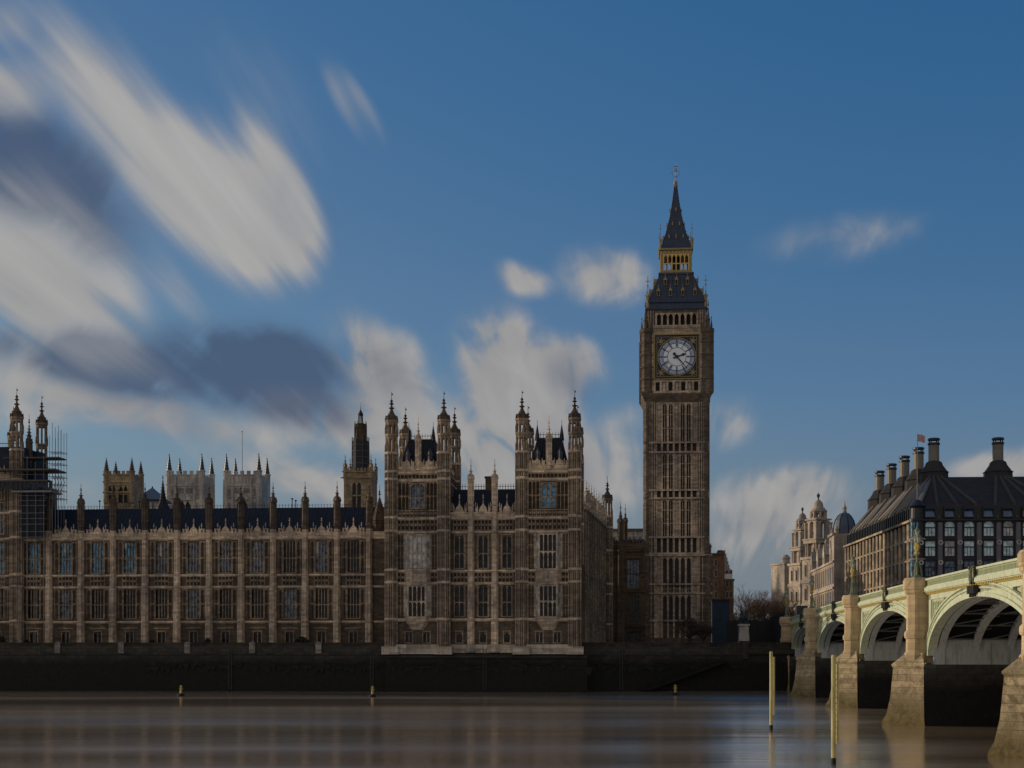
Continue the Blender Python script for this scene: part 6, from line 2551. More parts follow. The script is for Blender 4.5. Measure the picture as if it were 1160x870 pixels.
def chimney(x, y):
    mb = MB()
    mb.lathe(x, y, [(CZ - 1.5, 2.75), (CZ + 0.9, 2.65), (CZ + 1.1, 2.85), (CZ + 1.3, 2.5), (CZ + 2.4, 1.7), (CZ + 3.0, 1.5), (CZ + 3.3, 1.05)], 8)
    o = mb.build('chimney', M['bronze_roof'], po)
    mb = MB()
    mb.lathe(x, y, [(CZ + 3.2, 1.0), (CZ + 6.5, 1.0)], 12)
    mb.build('flue', M['bronze_tan'], o)
    mb = MB()
    mb.lathe(x, y, [(CZ + 6.3, 1.0), (CZ + 6.4, 1.14), (CZ + 6.75, 1.14), (CZ + 6.8, 0.9)], 12)
    for j in range(4):
        a = PI / 4 + j * PI / 2
        mb.lathe(x + 0.95 * math.cos(a), y + 0.95 * math.sin(a), [(CZ + 6.7, 0.14), (CZ + 7.3, 0.14)], 4)
    mb.lathe(x, y, [(CZ + 7.25, 1.14), (CZ + 7.55, 1.14), (CZ + 7.65, 1.0)], 12)
    mb.build('cowl', M['bronze'], o)


for k in range(3):
    chimney(CX + 12.0 * k, CY)
for k in range(1, 5):
    chimney(CX, CY + 12.4 * k)

# the sunlit long side
PS = Frame(71.6, 250.0, R(93.1))
ps = thing('side', 'x', 'x')
bpy.data.objects.remove(ps)
side_rot = Matrix.Rotation(R(-90), 4, 'Z')        # side axes expressed inside the block's own axes


def sbuild(mb, name, mat, parent):
    """mb drawn with x along the side (0 at the near corner, negative away), y inwards"""
    mb.v = [(p[1], -p[0], p[2]) for p in mb.v]
    return mb.build(name, mat, parent)


mb = MB().box(-LENS, -0.5, 0.45, 1.0, 7, 29.2)
sw = sbuild(mb, 'side_wall', M['bronze_tan'], po)
NS = 19
SP = (LENS - 1.0) / NS
for k in range(NS):
    c_ = -0.8 - (k + 0.5) * SP
    for ri, (z0, z1) in enumerate(rows[:4 if k > 6 else 3]):
        mb = MB()
        a, b_ = c_ - 0.95, c_ + 0.95
        mb.box(a - 0.12, a, 0.2, 0.5, z0 - 0.1, z1 + 0.1)
        mb.box(b_, b_ + 0.12, 0.2, 0.5, z0 - 0.1, z1 + 0.1)
        mb.box(a, b_, 0.22, 0.5, z1, z1 + 0.12)
        mb.box(a, b_, 0.22, 0.5, z0 - 0.12, z0)
        mb.box(a, b_, 0.26, 0.44, z0 + 1.45, z0 + 1.6)
        mb.box(c_ - 0.05, c_ + 0.05, 0.28, 0.44, z0, z1)
        o = sbuild(mb, 'window', M['bronze'], po)
        sbuild(MB().box(a, b_, 0.38, 0.43, z0, z1), 'pane', M['glass_dark'], o)
for k in range(NS + 1):
    x = -0.8 - k * SP
    mb = MB().prism([(x - 0.5, 0.5), (x - 0.5, 0.0), (x - 0.25, -0.2), (x + 0.25, -0.2), (x + 0.5, 0.0), (x + 0.5, 0.5)], 7, 29.0)
    sbuild(mb, 'column', M['tan_stone'], sw)
mb = MB()
for z in (25.98, 22.38, 18.78):
    mb.box(-LENS, -0.5, -0.05, 0.5, z - 0.16, z + 0.16)
mb.box(-LENS, 0.2, -0.5, 0.6, 29.2, 29.6)
sbuild(mb, 'cornice', M['tan_stone'], sw)
mb = MB()
for k in range(NS * 2):
    x = -0.8 - (k + 0.5) * SP / 2
    mb.mark().box(x - 0.18, x + 0.18, 0.1, 1.6, 29.7, 31.9)
for m_ in mb.parts():
    sbuild(m_, 'attic_fin', M['bronze'], sw)
mb = MB()
for k in range(NS + 1):
    x = -0.8 - k * SP
    ci = max(0, min(4, round((-x - CY) / 12.4)))
    tx = -(CY + 12.4 * ci) + max(-1.4, min(1.4, (x + CY + 12.4 * ci) * 0.25))
    mb.mark().tube((x, 0.6, 29.7), (x, 1.2, 32.5), 0.35, 6)
    mb.tube((x, 1.2, 32.5), (tx, CX - 1.0, CZ + 0.1), 0.42, 6)
for m_ in mb.parts():
    sbuild(m_, 'roof_duct', M['bronze_tan'], rf)
# rounded glazed corner
mb = MB()
mb.lathe(0.9, 0.9, [(7, 1.25), (29.2, 1.25), (29.3, 1.5), (29.7, 1.5), (29.8, 1.2), (31.6, 1.15), (32.0, 1.5), (32.2, 1.3), (32.9, 0.7), (33.2, 0.2)], 16)
co = mb.build('corner_bay', M['bronze'], po)
for z0, z1 in rows[:4]:
    mb = MB()
    for j in range(8):
        a = PI + (j + 0.5) * PI / 16 * 1.0 - PI / 16
        pass
    prof_pts = []
    n = 9
    for j in range(n):
        a = PI * 0.98 + j * (PI * 0.54) / (n - 1)
        prof_pts.append((0.9 + 1.3 * math.cos(a), 0.9 + 1.3 * math.sin(a)))
    for p, q in zip(prof_pts[0::2], prof_pts[1::2]):
        mb.prism([p, q, (0.9 + (q[0] - 0.9) * 0.93, 0.9 + (q[1] - 0.9) * 0.93), (0.9 + (p[0] - 0.9) * 0.93, 0.9 + (p[1] - 0.9) * 0.93)], z0, z1)
    mb.build('corner_window', M['glass_blue'], co)
mb = MB()
for z in (26.1, 22.5, 18.9):
    mb.lathe(0.9, 0.9, [(z - 0.16, 1.26), (z - 0.1, 1.45), (z + 0.1, 1.45), (z + 0.16, 1.26)], 16)
mb.build('corner_band', M['tan_stone'], co)

# flagpole at that corner
fx, fy = PO.X + 0.9 * PO.c + 0.9 * PO.s, PO.wy(0.9, 0.9)
t = thing('flagpole', 'white flagpole with small faded red flag, on the corner of the dark office block', 'flagpole', (fx, fy, 33.0))
mb = MB()
mb.tube((0, 0, 0), (0, 0, 12.0), 0.11, 8, 0.06)
mb.build('pole', M['bronze_tan'], t)
fl = MB()
n = 8
top = [(0.08 + 1.25 * i / n, 0.14 * math.sin(i * 1.3), 11.9 - 0.12 * i / n * i / 3) for i in range(n + 1)]
bot = [(x, y * 0.8 + 0.03, z - 1.3) for x, y, z in top]
for i in range(n):
    p = [top[i], top[i + 1], bot[i + 1], bot[i]]
    fl.loft([p, [(q[0], q[1] + 0.02, q[2]) for q in p]])
fl.build('flag', M['flag'], t)

# ------------------------------------------------------------------ baroque towers and range beyond
def baroque_tower(label, pxc, Z, yl, wpx):
    """yl: rows finial tip, dome top, dome foot, oculus foot, arch foot, column foot, base; wpx: half widths"""
    fr = Frame((pxc - 580) / F * Z, Z, R(-24))
    o = fr.thing('baroque_tower', label, 'tower', 'pair of domed baroque towers')
    s = Z / F
    z = [EYE + (HOR - y) * s for y in yl]
    w_ = [v * s * 0.86 for v in wpx]
    mt = M['portland']
    mb = MB()
    mb.box(-w_[3], w_[3], -w_[3], w_[3], 7, z[6])
    mb.box(-w_[3] - 0.4, w_[3] + 0.4, -w_[3] - 0.4, w_[3] + 0.4, z[6], z[6] + 0.7)
    mb.box(-w_[3] - 0.3, w_[3] + 0.3, -w_[3] - 0.3, w_[3] + 0.3, z[6] - 6, z[6] - 5.5)
    b = mb.build('base', mt, o)
    h = w_[3]
    for k in range(4):
        for zz in (z[6] - 4.6, z[6] - 11.0, z[6] - 17.0):
            for xx in (-h * 0.42, h * 0.42):
                fm = MB()
                fm.box(xx - h * 0.24, xx + h * 0.24, -h - 0.12, -h + 0.02, zz - 0.2, zz + 3.4)
                fm.extxz([(xx - h * 0.3, zz + 3.4), (xx + h * 0.3, zz + 3.4), (xx, zz + 4.1)], -h - 0.2, -h + 0.02)
                fo = fm.xf(Matrix.Rotation(k * PI / 2, 4, 'Z')).build('window', mt, o)
                MB().box(xx - h * 0.16, xx + h * 0.16, -h - 0.16, -h - 0.1, zz, zz + 3.1).xf(Matrix.Rotation(k * PI / 2, 4, 'Z')).build('pane', M['glass_dark'], fo)
    mb = MB()
    for zz in (z[6] - 12.2, z[6] - 6.2):
        mb.box(-h - 0.25, h + 0.25, -h - 0.25, h + 0.25, zz - 0.25, zz + 0.25)
    mb.build('string_course', mt, b)
    # column stage: recessed core with columns in pairs
    mb = MB()
    h = w_[2]
    mb.box(-h * 0.72, h * 0.72, -h * 0.72, h * 0.72, z[6] + 0.7, z[5])
    mb.box(-h - 0.3, h + 0.3, -h - 0.3, h + 0.3, z[5] - 0.9, z[5])
    mb.box(-h - 0.5, h + 0.5, -h - 0.5, h + 0.5, z[5], z[5] + 0.35)
    cs_ = mb.build('column_stage', mt, o)
    for sx in (-1, -0.62, 0.62, 1):
        for sy in (-1, -0.62, 0.62, 1):
            if abs(sx) == 0.62 and abs(sy) == 0.62:
                continue
            mb = MB()
            mb.lathe(sx * h * 0.9, sy * h * 0.9, [(z[6] + 0.7, h * 0.15), (z[6] + 1.1, h * 0.12), (z[5] - 1.4, h * 0.105), (z[5] - 0.95, h * 0.16)], 10)
            mb.build('column', mt, cs_)
    # open arch stage: four corner piers
    h = w_[1]
    mb = MB()
    for sx in (-1, 1):
        for sy in (-1, 1):
            x0_, x1_ = sorted((sx * h, sx * h * 0.45))
            y0_, y1_ = sorted((sy * h, sy * h * 0.45))
            mb.box(x0_, x1_, y0_, y1_, z[5] + 0.35, z[4])
            mb.lathe(sx * h * 1.12, sy * h * 1.12, [(z[5] + 0.35, h * 0.16), (z[4] - 1.2, h * 0.12), (z[4] - 0.4, h * 0.2)], 6)
    hh = h * 0.45
    zz = z[4] - 0.1
    for k in range(4):
        s2 = MB()
        pts = [(-hh, zz - hh), (-hh, zz + 0.3), (hh, zz + 0.3), (hh, zz - hh)] + [(hh * math.cos(a), zz - hh + hh * math.sin(a)) for a in (PI / 6, PI / 3, PI / 2, 2 * PI / 3, 5 * PI / 6)]
        s2.extxz(pts, -h, -h * 0.5)
        s2.xf(Matrix.Rotation(k * PI / 2, 4, 'Z'))
        mb.add(s2.v, s2.f)
    mb.box(-h - 0.35, h + 0.35, -h - 0.35, h + 0.35, z[4] + 0.2, z[4] + 0.6)
    mb.build('arch_stage', mt, o)
    # oculus stage: octagon of posts and rings
    h = w_[0]
    mb = MB()
    za, zb = z[4] + 0.6, z[3]
    for k in range(8):
        a0 = PI / 8 + k * PI / 4
        mb.lathe(h * math.cos(a0), h * math.sin(a0), [(za, h * 0.2), (zb, h * 0.2)], 6, a0)
    r_ = h * 0.3
    zc = (za + zb) / 2
    for k in range(8):
        s2 = MB()
        n = 12
        yy = -h * math.cos(PI / 8)
        outer = [(-h * 0.38, za), (h * 0.38, za), (h * 0.38, zb), (-h * 0.38, zb)]
        circ = [(r_ * math.cos(2 * PI * i / n), zc + r_ * math.sin(2 * PI * i / n)) for i in range(n)]
        sq = []
        for i in range(n):
            a = 2 * PI * i / n
            m_ = max(abs(math.cos(a)), abs(math.sin(a)))
            sq.append((h * 0.38 * math.cos(a) / m_, zc + (zb - za) / 2 * math.sin(a) / m_))
        for i in range(n):
            j = (i + 1) % n
            s2.extxz([sq[i], sq[j], circ[j], circ[i]], yy - 0.1, yy + 0.25)
        s2.xf(Matrix.Rotation(k * PI / 4, 4, 'Z'))
        mb.add(s2.v, s2.f)
    mb.lathe(0, 0, [(zb - 0.1, h * 1.05), (zb, h * 1.2), (zb + 0.4, h * 1.2), (zb + 0.6, h)], 16)
    mb.build('oculus_stage', mt, o)
    mb = MB()
    H = z[1] - zb
    mb.lathe(0, 0, [(zb + 0.5, h * 0.98), (zb + H * 0.3, h * 0.92), (zb + H * 0.36, h * 0.7), (zb + H * 0.7, h * 0.62), (zb + H * 0.9, h * 0.36), (zb + H, h * 0.12)], 16)
    d = mb.build('dome', M['portland'], o)
    mb = MB()
    mb.lathe(0, 0, [(z[1] - 0.1, h * 0.14), (z[1] + 0.5, h * 0.12), (z[1] + 1.1, h * 0.26), (z[1] + 1.6, h * 0.14), (z[0] - 0.5, 0.12), (z[0], 0.03)], 8)
    mb.build('finial', M['patina'], d)


baroque_tower('larger of the two domed baroque towers, beside the lead-domed range', 927, 380, (557, 566, 578, 580, 590.5, 612, 634), (9.5, 10.6, 12.5, 15))
baroque_tower('smaller of the two domed baroque towers, nearer the bare trees', 909, 425, (574, 581, 590, 590.5, 602, 621, 641), (7.2, 8.4, 10.5, 12.5))

# terraced range with lead dome, lit along its side
TR_ = Frame(75.8, 330.0, R(5.8))
tr = TR_.thing('stone_range', 'pale stone range with ribbed lead dome, next to the dark office block', 'building')
H1, H2 = 27.0, 33.5
Ls = 58.0
mb = MB()
mb.box(0, 16, 0, Ls, 7, H1)
mb.box(0.0, 6.0, -0.05, 9.0, H1, H2)
w = mb.build('wall', M['portland'], tr)


def tside(mb, name, mat, parent):
    mb.v = [(p[1], -p[0], p[2]) for p in mb.v]
    return mb.build(name, mat, parent)


mb = MB()
for z in (14.5, 20.8, H1):
    mb.box(-Ls, 0.1, -0.35, 0.1, z - 0.25, z + 0.25)
mb.box(-9.0, 0.2, -0.4, 0.1, H2 - 0.3, H2 + 0.3)
tside(mb, 'cornice', M['portland'], w)
for k in range(13):
    x = -1.6 - k * 4.5
    for z0, z1 in ((8.5, 13.4), (15.6, 19.8), (21.8, 25.6)):
        mb = MB()
        mb.box(x - 1.1, x - 0.85, -0.07, 0.05, z0, z1 + 0.2)
        mb.box(x + 0.85, x + 1.1, -0.07, 0.05, z0, z1 + 0.2)
        mb.extxz([(x - 1.2, z1 + 0.2), (x + 1.2, z1 + 0.2), (x, z1 + 0.75)], -0.12, 0.05)
        o = tside(mb, 'window', M['portland'], tr)
        tside(MB().box(x - 0.85, x + 0.85, -0.03, 0.0, z0, z1 + 0.18), 'pane', M['glass_dark'], o)
    xx = x - 2.25
    mb = MB()
    mb.box(xx - 0.4, xx + 0.4, -0.1, 0.05, 14.8, 20.5)
    mb.box(xx - 0.36, xx + 0.36, -0.09, 0.05, 21.1, 26.7)
    mb.box(xx - 0.55, xx + 0.55, -0.14, 0.05, 7, 14.2)
    tside(mb, 'pilaster', M['portland'], w)
for k in (1, 4, 7, 10):
    x = -1.6 - k * 4.5
    mb = MB()
    mb.box(x - 1.7, x + 1.7, -0.15, 1.5, H1, H1 + 2.6)
    mb.extxz([(x - 2.0, H1 + 2.6), (x + 2.0, H1 + 2.6), (x + 0.9, H1 + 4.0), (x, H1 + 5.4), (x - 0.9, H1 + 4.0)], -0.2, 1.4)
    mb.lathe(x, 0.5, [(H1 + 5.2, 0.16), (H1 + 6.0, 0.4), (H1 + 6.6, 0.1)], 8)
    o = tside(mb, 'gable', M['portland'], tr)
    tside(MB().box(x - 0.6, x + 0.6, -0.2, -0.14, H1 + 0.5, H1 + 2.1), 'pane', M['glass_mid'], o)
for k in (2, 5, 8):
    x = -1.6 - k * 4.5 - 2.2
    mb = MB()
    mb.box(x - 0.8, x + 0.8, 3, 4.6, H1, H1 + 7.5)
    mb.box(x - 1.0, x + 1.0, 2.8, 4.8, H1 + 7.5, H1 + 8.0)
    tside(mb, 'chimney', M['portland'], w)
mb = MB()
mb.extyz([(0, 0), (1, 0)], 0, 1) if False else None
mb.loft([[(0.4, 9.2, H1), (15.6, 9.2, H1), (15.6, Ls - 0.4, H1), (0.4, Ls - 0.4, H1)], [(4.5, 11, H1 + 5.4), (11.5, 11, H1 + 5.4), (11.5, Ls - 3, H1 + 5.4), (4.5, Ls - 3, H1 + 5.4)]])
mb.pyr(6.0, 16, 0.2, 9, H1, 8, 14, 3, 7, H1 + 6.0)
mb.build('roof', M['roof'], w)
mb = MB()
for sx, sy in ((0.7, 0.7), (5.3, 0.7), (0.7, 8.3)):
    mb.mark().lathe(sx, sy, [(H2, 0.5), (H2 + 0.8, 0.45), (H2 + 1.0, 0.6), (H2 + 2.0, 0.12)], 8)
mb.build_parts('corner_urn', M['portland'], w)
mb = MB()
cx, cy, rd = 3.0, 4.2, 2.75
mb.lathe(cx, cy, [(H2 + 0.1, rd * 1.02), (H2 + 0.9, rd), (H2 + 2.2, rd * 0.95), (H2 + 3.4, rd * 0.82), (H2 + 4.4, rd * 0.6), (H2 + 5.1, rd * 0.32), (H2 + 5.4, rd * 0.16)], 16)
d = mb.build('lead_dome', M['lead_blue'], tr)
mb = MB()
for j in range(8):
    a = j * PI / 4 + PI / 16
    pr = [(0.1, 1.04), (0.9, 1.02), (2.2, 0.97), (3.4, 0.84), (4.4, 0.62), (5.1, 0.34)]
    mb.path([(cx + rd * r_ * math.cos(a), cy + rd * r_ * math.sin(a), H2 + z) for z, r_ in pr], 0.1, 4)
mb.build('rib', M['roof'], d)
mb = MB()
mb.lathe(cx, cy, [(H2 + 5.3, 0.5), (H2 + 6.2, 0.45), (H2 + 6.4, 0.6), (H2 + 7.2, 0.2), (H2 + 8.2, 0.05)], 8)
mb.build('finial', M['portland'], d)

tf = Frame((891 - 580) / F * 440, 440, R(-20))
t = tf.thing('corner_pavilion', 'small pale stone block with capped turret, end of the row beside the bare trees', 'building')
s = 440 / F
Zf = lambda py: EYE + (HOR - py) * s
mb = MB()
mb.box(-1.9, 2.2, -1.9, 6, 7, Zf(640))
mb.box(-2.2, 2.5, -2.2, 6.2, Zf(640), Zf(638))
mb.box(-2.0, 2.3, -2.0, 6, Zf(668), Zf(666))
w = mb.build('wall', M['portland'], t)
mb = MB()
mb.lathe(-0.6, -0.6, [(Zf(638), 1.3), (Zf(634), 1.2), (Zf(633), 1.5), (Zf(631), 1.3), (Zf(628.5), 0.5)], 10)
mb.build('turret', M['portland'], w)

# ------------------------------------------------------------------ the bridge
br = thing('bridge', 'green arched iron bridge with gold trim and tan granite piers, crossing the river', 'bridge', (25.8, 0, 0), R(90) - BRA)
# bridge axes: x away along the bridge, y outwards to the south (left), z up
PIERS = [20.6, 52.5, 87.3, 123.1, 157.5, 191.4, 220.7]
CROWN = [9.6, 10.1, 10.55, 10.55, 10.4, 10.05, 9.65]
SPR = 6.05
FY = -0.7
PHW = 1.75


def top(u):
    return 12.75 - (u - 105.0) ** 2 * 1.0e-4


def cband(mb, u0, u1, d0, d1, y0, y1, n=10):
    """a strip following the camber, from d0 to d1 below the parapet top"""
    rings = []
    for i in range(n + 1):
        u = u0 + (u1 - u0) * i / n
        z = top(u)
        rings.append([(u, y0, z - d0), (u, y1, z - d0), (u, y1, z - d1), (u, y0, z - d1)])
    mb.loft(rings)


def arch_pt(uc, a, zc, t, off):
    """point on the arch at angle t (0..pi), pushed out by off"""
    h = zc - SPR
    c, s = math.cos(t), math.sin(t)
    nx, nz = c / a, s / h
    l = math.hypot(nx, nz)
    return (uc + a * c + nx / l * off, SPR + h * s + nz / l * off)


def arch_band(mb, uc, a, zc, o0, o1, y0, y1, n=36, t0=0.0, t1=PI):
    rings = []
    for i in range(n + 1):
        t = t0 + (t1 - t0) * i / n
        p, q = arch_pt(uc, a, zc, t, o0), arch_pt(uc, a, zc, t, o1)
        rings.append([(p[0], y0, p[1]), (q[0], y0, q[1]), (q[0], y1, q[1]), (p[0], y1, p[1])])
    mb.loft(rings)


WID = 26.0
for i, (u0, u1) in enumerate(zip(PIERS, PIERS[1:])):
    ua, ub = u0 + PHW, u1 - PHW
    uc, a, zc = (ua + ub) / 2, (ub - ua) / 2, CROWN[i + 1]
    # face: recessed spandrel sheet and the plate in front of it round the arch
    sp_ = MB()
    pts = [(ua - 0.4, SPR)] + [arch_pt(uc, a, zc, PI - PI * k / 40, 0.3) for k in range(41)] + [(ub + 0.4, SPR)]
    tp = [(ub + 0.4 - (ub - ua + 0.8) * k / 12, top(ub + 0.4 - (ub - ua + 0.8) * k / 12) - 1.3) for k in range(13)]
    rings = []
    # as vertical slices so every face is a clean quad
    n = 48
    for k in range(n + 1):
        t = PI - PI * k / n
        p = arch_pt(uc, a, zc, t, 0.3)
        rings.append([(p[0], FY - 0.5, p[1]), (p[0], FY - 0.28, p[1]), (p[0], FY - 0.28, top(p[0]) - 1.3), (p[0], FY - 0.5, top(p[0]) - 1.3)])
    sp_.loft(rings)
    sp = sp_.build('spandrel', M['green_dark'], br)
    fr_ = MB()
    arch_band(fr_, uc, a, zc, 0.28, 0.95, FY - 0.3, FY)
    cband(fr_, ua - 0.3, ub + 0.3, 1.3, 1.85, FY - 0.3, FY)
    for s, ue in ((1, ua), (-1, ub)):
        x0_, x1_ = sorted((ue - 0.3 * s, ue + 0.5 * s))
        fr_.box(x0_, x1_, FY - 0.3, FY, SPR + 1.2, top(ue) - 1.3)
    # solid crown between ring and fascia
    rings = []
    n = 24
    for k in range(n + 1):
        t = PI * 0.70 - PI * 0.40 * k / n
        p = arch_pt(uc, a, zc, t, 0.9)
        rings.append([(p[0], FY - 0.3, p[1]), (p[0], FY - 0.003, p[1]), (p[0], FY - 0.003, top(p[0]) - 1.4), (p[0], FY - 0.3, top(p[0]) - 1.4)])
    fr_.loft(rings)
    fr_.build('face_plate', M['green'], sp)
    mo = MB()
    arch_band(mo, uc, a, zc, 0.0, 0.30, FY - 0.6, FY + 0.16)
    arch_band(mo, uc, a, zc, 0.62, 0.74, FY - 0.1, FY + 0.1)
    arch_band(mo, uc, a, zc, 0.93, 1.05, FY - 0.1, FY + 0.14)
    mo.build('arch_moulding', M['green'], sp)
    # tracery of the spandrel panels
    tr_ = MB()
    for s, ue in ((1, ua), (-1, ub)):
        for k in range(7):
            u = ue + s * (0.95 + 0.62 * k)
            # foot on the arch ring
            cu = (u - uc) / a
            if abs(cu) >= 1:
                continue
            zf = SPR + (zc - SPR) * math.sqrt(1 - cu * cu) + 0.9
            zt = top(u) - 1.8
            if zt - zf > 0.25:
                tr_.box(u - 0.07, u + 0.07, FY - 0.3, FY - 0.08, zf - 0.2, zt)
                tr_.extxz([(u - 0.31, zt), (u - 0.31, zt - 0.35), (u, zt - 0.06), (u + 0.31, zt - 0.35), (u + 0.31, zt)], FY - 0.28, FY - 0.1)
        u = ue + s * 1.2
        zc_ = top(ue) - 2.9
        for q in range(12):
            b0, b1 = 2 * PI * q / 12, 2 * PI * (q + 1) / 12
            tr_.tube((u + 0.45 * math.cos(b0), FY - 0.16, zc_ + 0.45 * math.sin(b0)), (u + 0.45 * math.cos(b1), FY - 0.16, zc_ + 0.45 * math.sin(b1)), 0.07, 4)
    tr_.build('tracery', M['green'], sp)
    # parapet: rails, pierced panel, cornice, gilt brackets
    pm = MB()
    cband(pm, u0 + 0.7, u1 - 0.7, 0.0, 0.16, FY - 0.16, FY + 0.24)
    cband(pm, u0 + 0.7, u1 - 0.7, 0.66, 0.8, FY - 0.12, FY + 0.2)
    cband(pm, u0 + 0.7, u1 - 0.7, 0.8, 1.12, FY - 0.12, FY + 0.36)
    cband(pm, u0 + 0.7, u1 - 0.7, 1.12, 1.2, FY - 0.12, FY + 0.26)
    pa = pm.build('parapet', M['green'], br)
    bm_ = MB()
    n = int((u1 - u0 - 1.6) / 0.34)
    for k in range(n + 1):
        u = u0 + 0.8 + (u1 - u0 - 1.6) * k / n
        z = top(u)
        bm_.box(u - 0.05, u + 0.05, FY - 0.02, FY + 0.1, z - 0.68, z - 0.15)
        bm_.extxz([(u + 0.05, z - 0.15), (u + 0.05, z - 0.3), (u + 0.17, z - 0.21), (u + 0.29, z - 0.3), (u + 0.29, z - 0.15)], FY + 0.0, FY + 0.09)
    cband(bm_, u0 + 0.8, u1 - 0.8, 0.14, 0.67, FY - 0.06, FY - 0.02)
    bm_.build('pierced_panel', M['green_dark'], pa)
    gm = MB()
    n = int((u1 - u0 - 1.6) / 0.5)
    for k in range(n + 1):
        u = u0 + 0.8 + (u1 - u0 - 1.6) * k / n
        z = top(u)
        gm.box(u - 0.13, u + 0.13, FY - 0.02, FY + 0.22, z - 1.32, z - 1.2)
    cband(gm, u0 + 0.8, u1 - 0.8, 1.32, 1.38, FY - 0.02, FY + 0.14)
    gm.build('gilt_bracket', M['bridge_gold'], pa)
    # crest over the crown: shield with crown and two supporters, navigation lamps under it
    em = MB()
    z = top(uc)
    em.extxz([(uc - 0.34, z - 0.35), (uc + 0.34, z - 0.35), (uc + 0.34, z - 0.8), (uc, z - 1.25), (uc - 0.34, z - 0.8)], FY + 0.2, FY + 0.46)
    em.extxz([(uc - 0.3, z - 0.33), (uc + 0.3, z - 0.33), (uc + 0.38, z + 0.16), (uc + 0.14, z - 0.05), (uc, z + 0.24), (uc - 0.14, z - 0.05), (uc - 0.38, z + 0.16)], FY + 0.2, FY + 0.44)
    for s in (-1, 1):
        em.path([(uc + s * 0.5, FY + 0.34, z - 1.2), (uc + s * 0.62, FY + 0.36, z - 0.8), (uc + s * 0.5, FY + 0.36, z - 0.45), (uc + s * 0.66, FY + 0.36, z - 0.1)], 0.11, 6)
        em.ball((uc + s * 0.62, FY + 0.38, z + 0.0), 0.15, 6, 4)
    em.build('crest', M['crest'], pa)
    nm = MB()
    for s in (-1, 0, 1):
        nm.mark().box(uc + s * 0.7 - 0.28, uc + s * 0.7 + 0.28, FY + 0.12, FY + 0.5, z - 1.95, z - 1.35)
        nm.tube((uc + s * 0.7, FY + 0.3, z - 2.2), (uc + s * 0.7, FY + 0.3, z - 1.95), 0.1, 6)
    nm.build_parts('navigation_lamp', M['iron'], pa)
    # iron ribs under the deck, tied by cross girders
    for k in range(9):
        y = FY - 1.0 - k * (WID - 3.0) / 8
        rm = MB()
        arch_band(rm, uc, a, zc, 0.0, 0.62, y - 0.16, y + 0.16, 28)
        arch_band(rm, uc, a, zc, -0.05, 0.03, y - 0.3, y + 0.3, 28)
        rm.build('arch_rib', M['grey_iron'], br)
    gm = MB()
    for k in range(1, 12):
        t = PI * k / 12
        p = arch_pt(uc, a, zc, t, 0.35)
        gm.box(p[0] - 0.07, p[0] + 0.07, FY - WID + 1.6, FY - 0.9, p[1] - 0.07, p[1] + 0.07)
        for j in range(6):      # crossed stays between neighbouring ribs
            y0_, y1_ = FY - 1.0 - j * (WID - 3.0) / 6, FY - 1.0 - (j + 1) * (WID - 3.0) / 6
            q = arch_pt(uc, a, zc, PI * (k + 0.8) / 12, 0.35) if k < 11 else p
            gm.tube((p[0], y0_, p[1]), (q[0], y1_, q[1]), 0.05, 4)
    for k in range(14):
        u = ua + 1.2 + (ub - ua - 2.4) * k / 13
        gm.box(u - 0.1, u + 0.1, FY - WID + 1.0, FY - 0.6, top(u) - 2.3, top(u) - 1.75)
    gm.build('cross_girder', M['grey_stay'], br)
    # far face, plainer
    ff_ = MB()
    rings = []
    for k in range(41):
        t = PI - PI * k / 40
        p = arch_pt(uc, a, zc, t, 0.0)
        rings.append([(p[0], FY - WID, p[1]), (p[0], FY - WID + 0.4, p[1]), (p[0], FY - WID + 0.4, top(p[0])), (p[0], FY - WID, top(p[0]))])
    ff_.loft(rings)
    ff_.build('far_spandrel', M['green'], br)
dk = MB()
cband(dk, PIERS[0] - 4, PIERS[-1] + 40, 1.25, 1.75, FY - WID + 0.3, FY - 0.4, 40)
dk.build('deck', M['grey_under'], br)
dk = MB()
cband(dk, PIERS[0] - 4, PIERS[-1] + 40, 1.235, 1.246, FY - WID + 4.0, FY - 4.2, 40)
dk.build('carriageway', M['asphalt'], br)

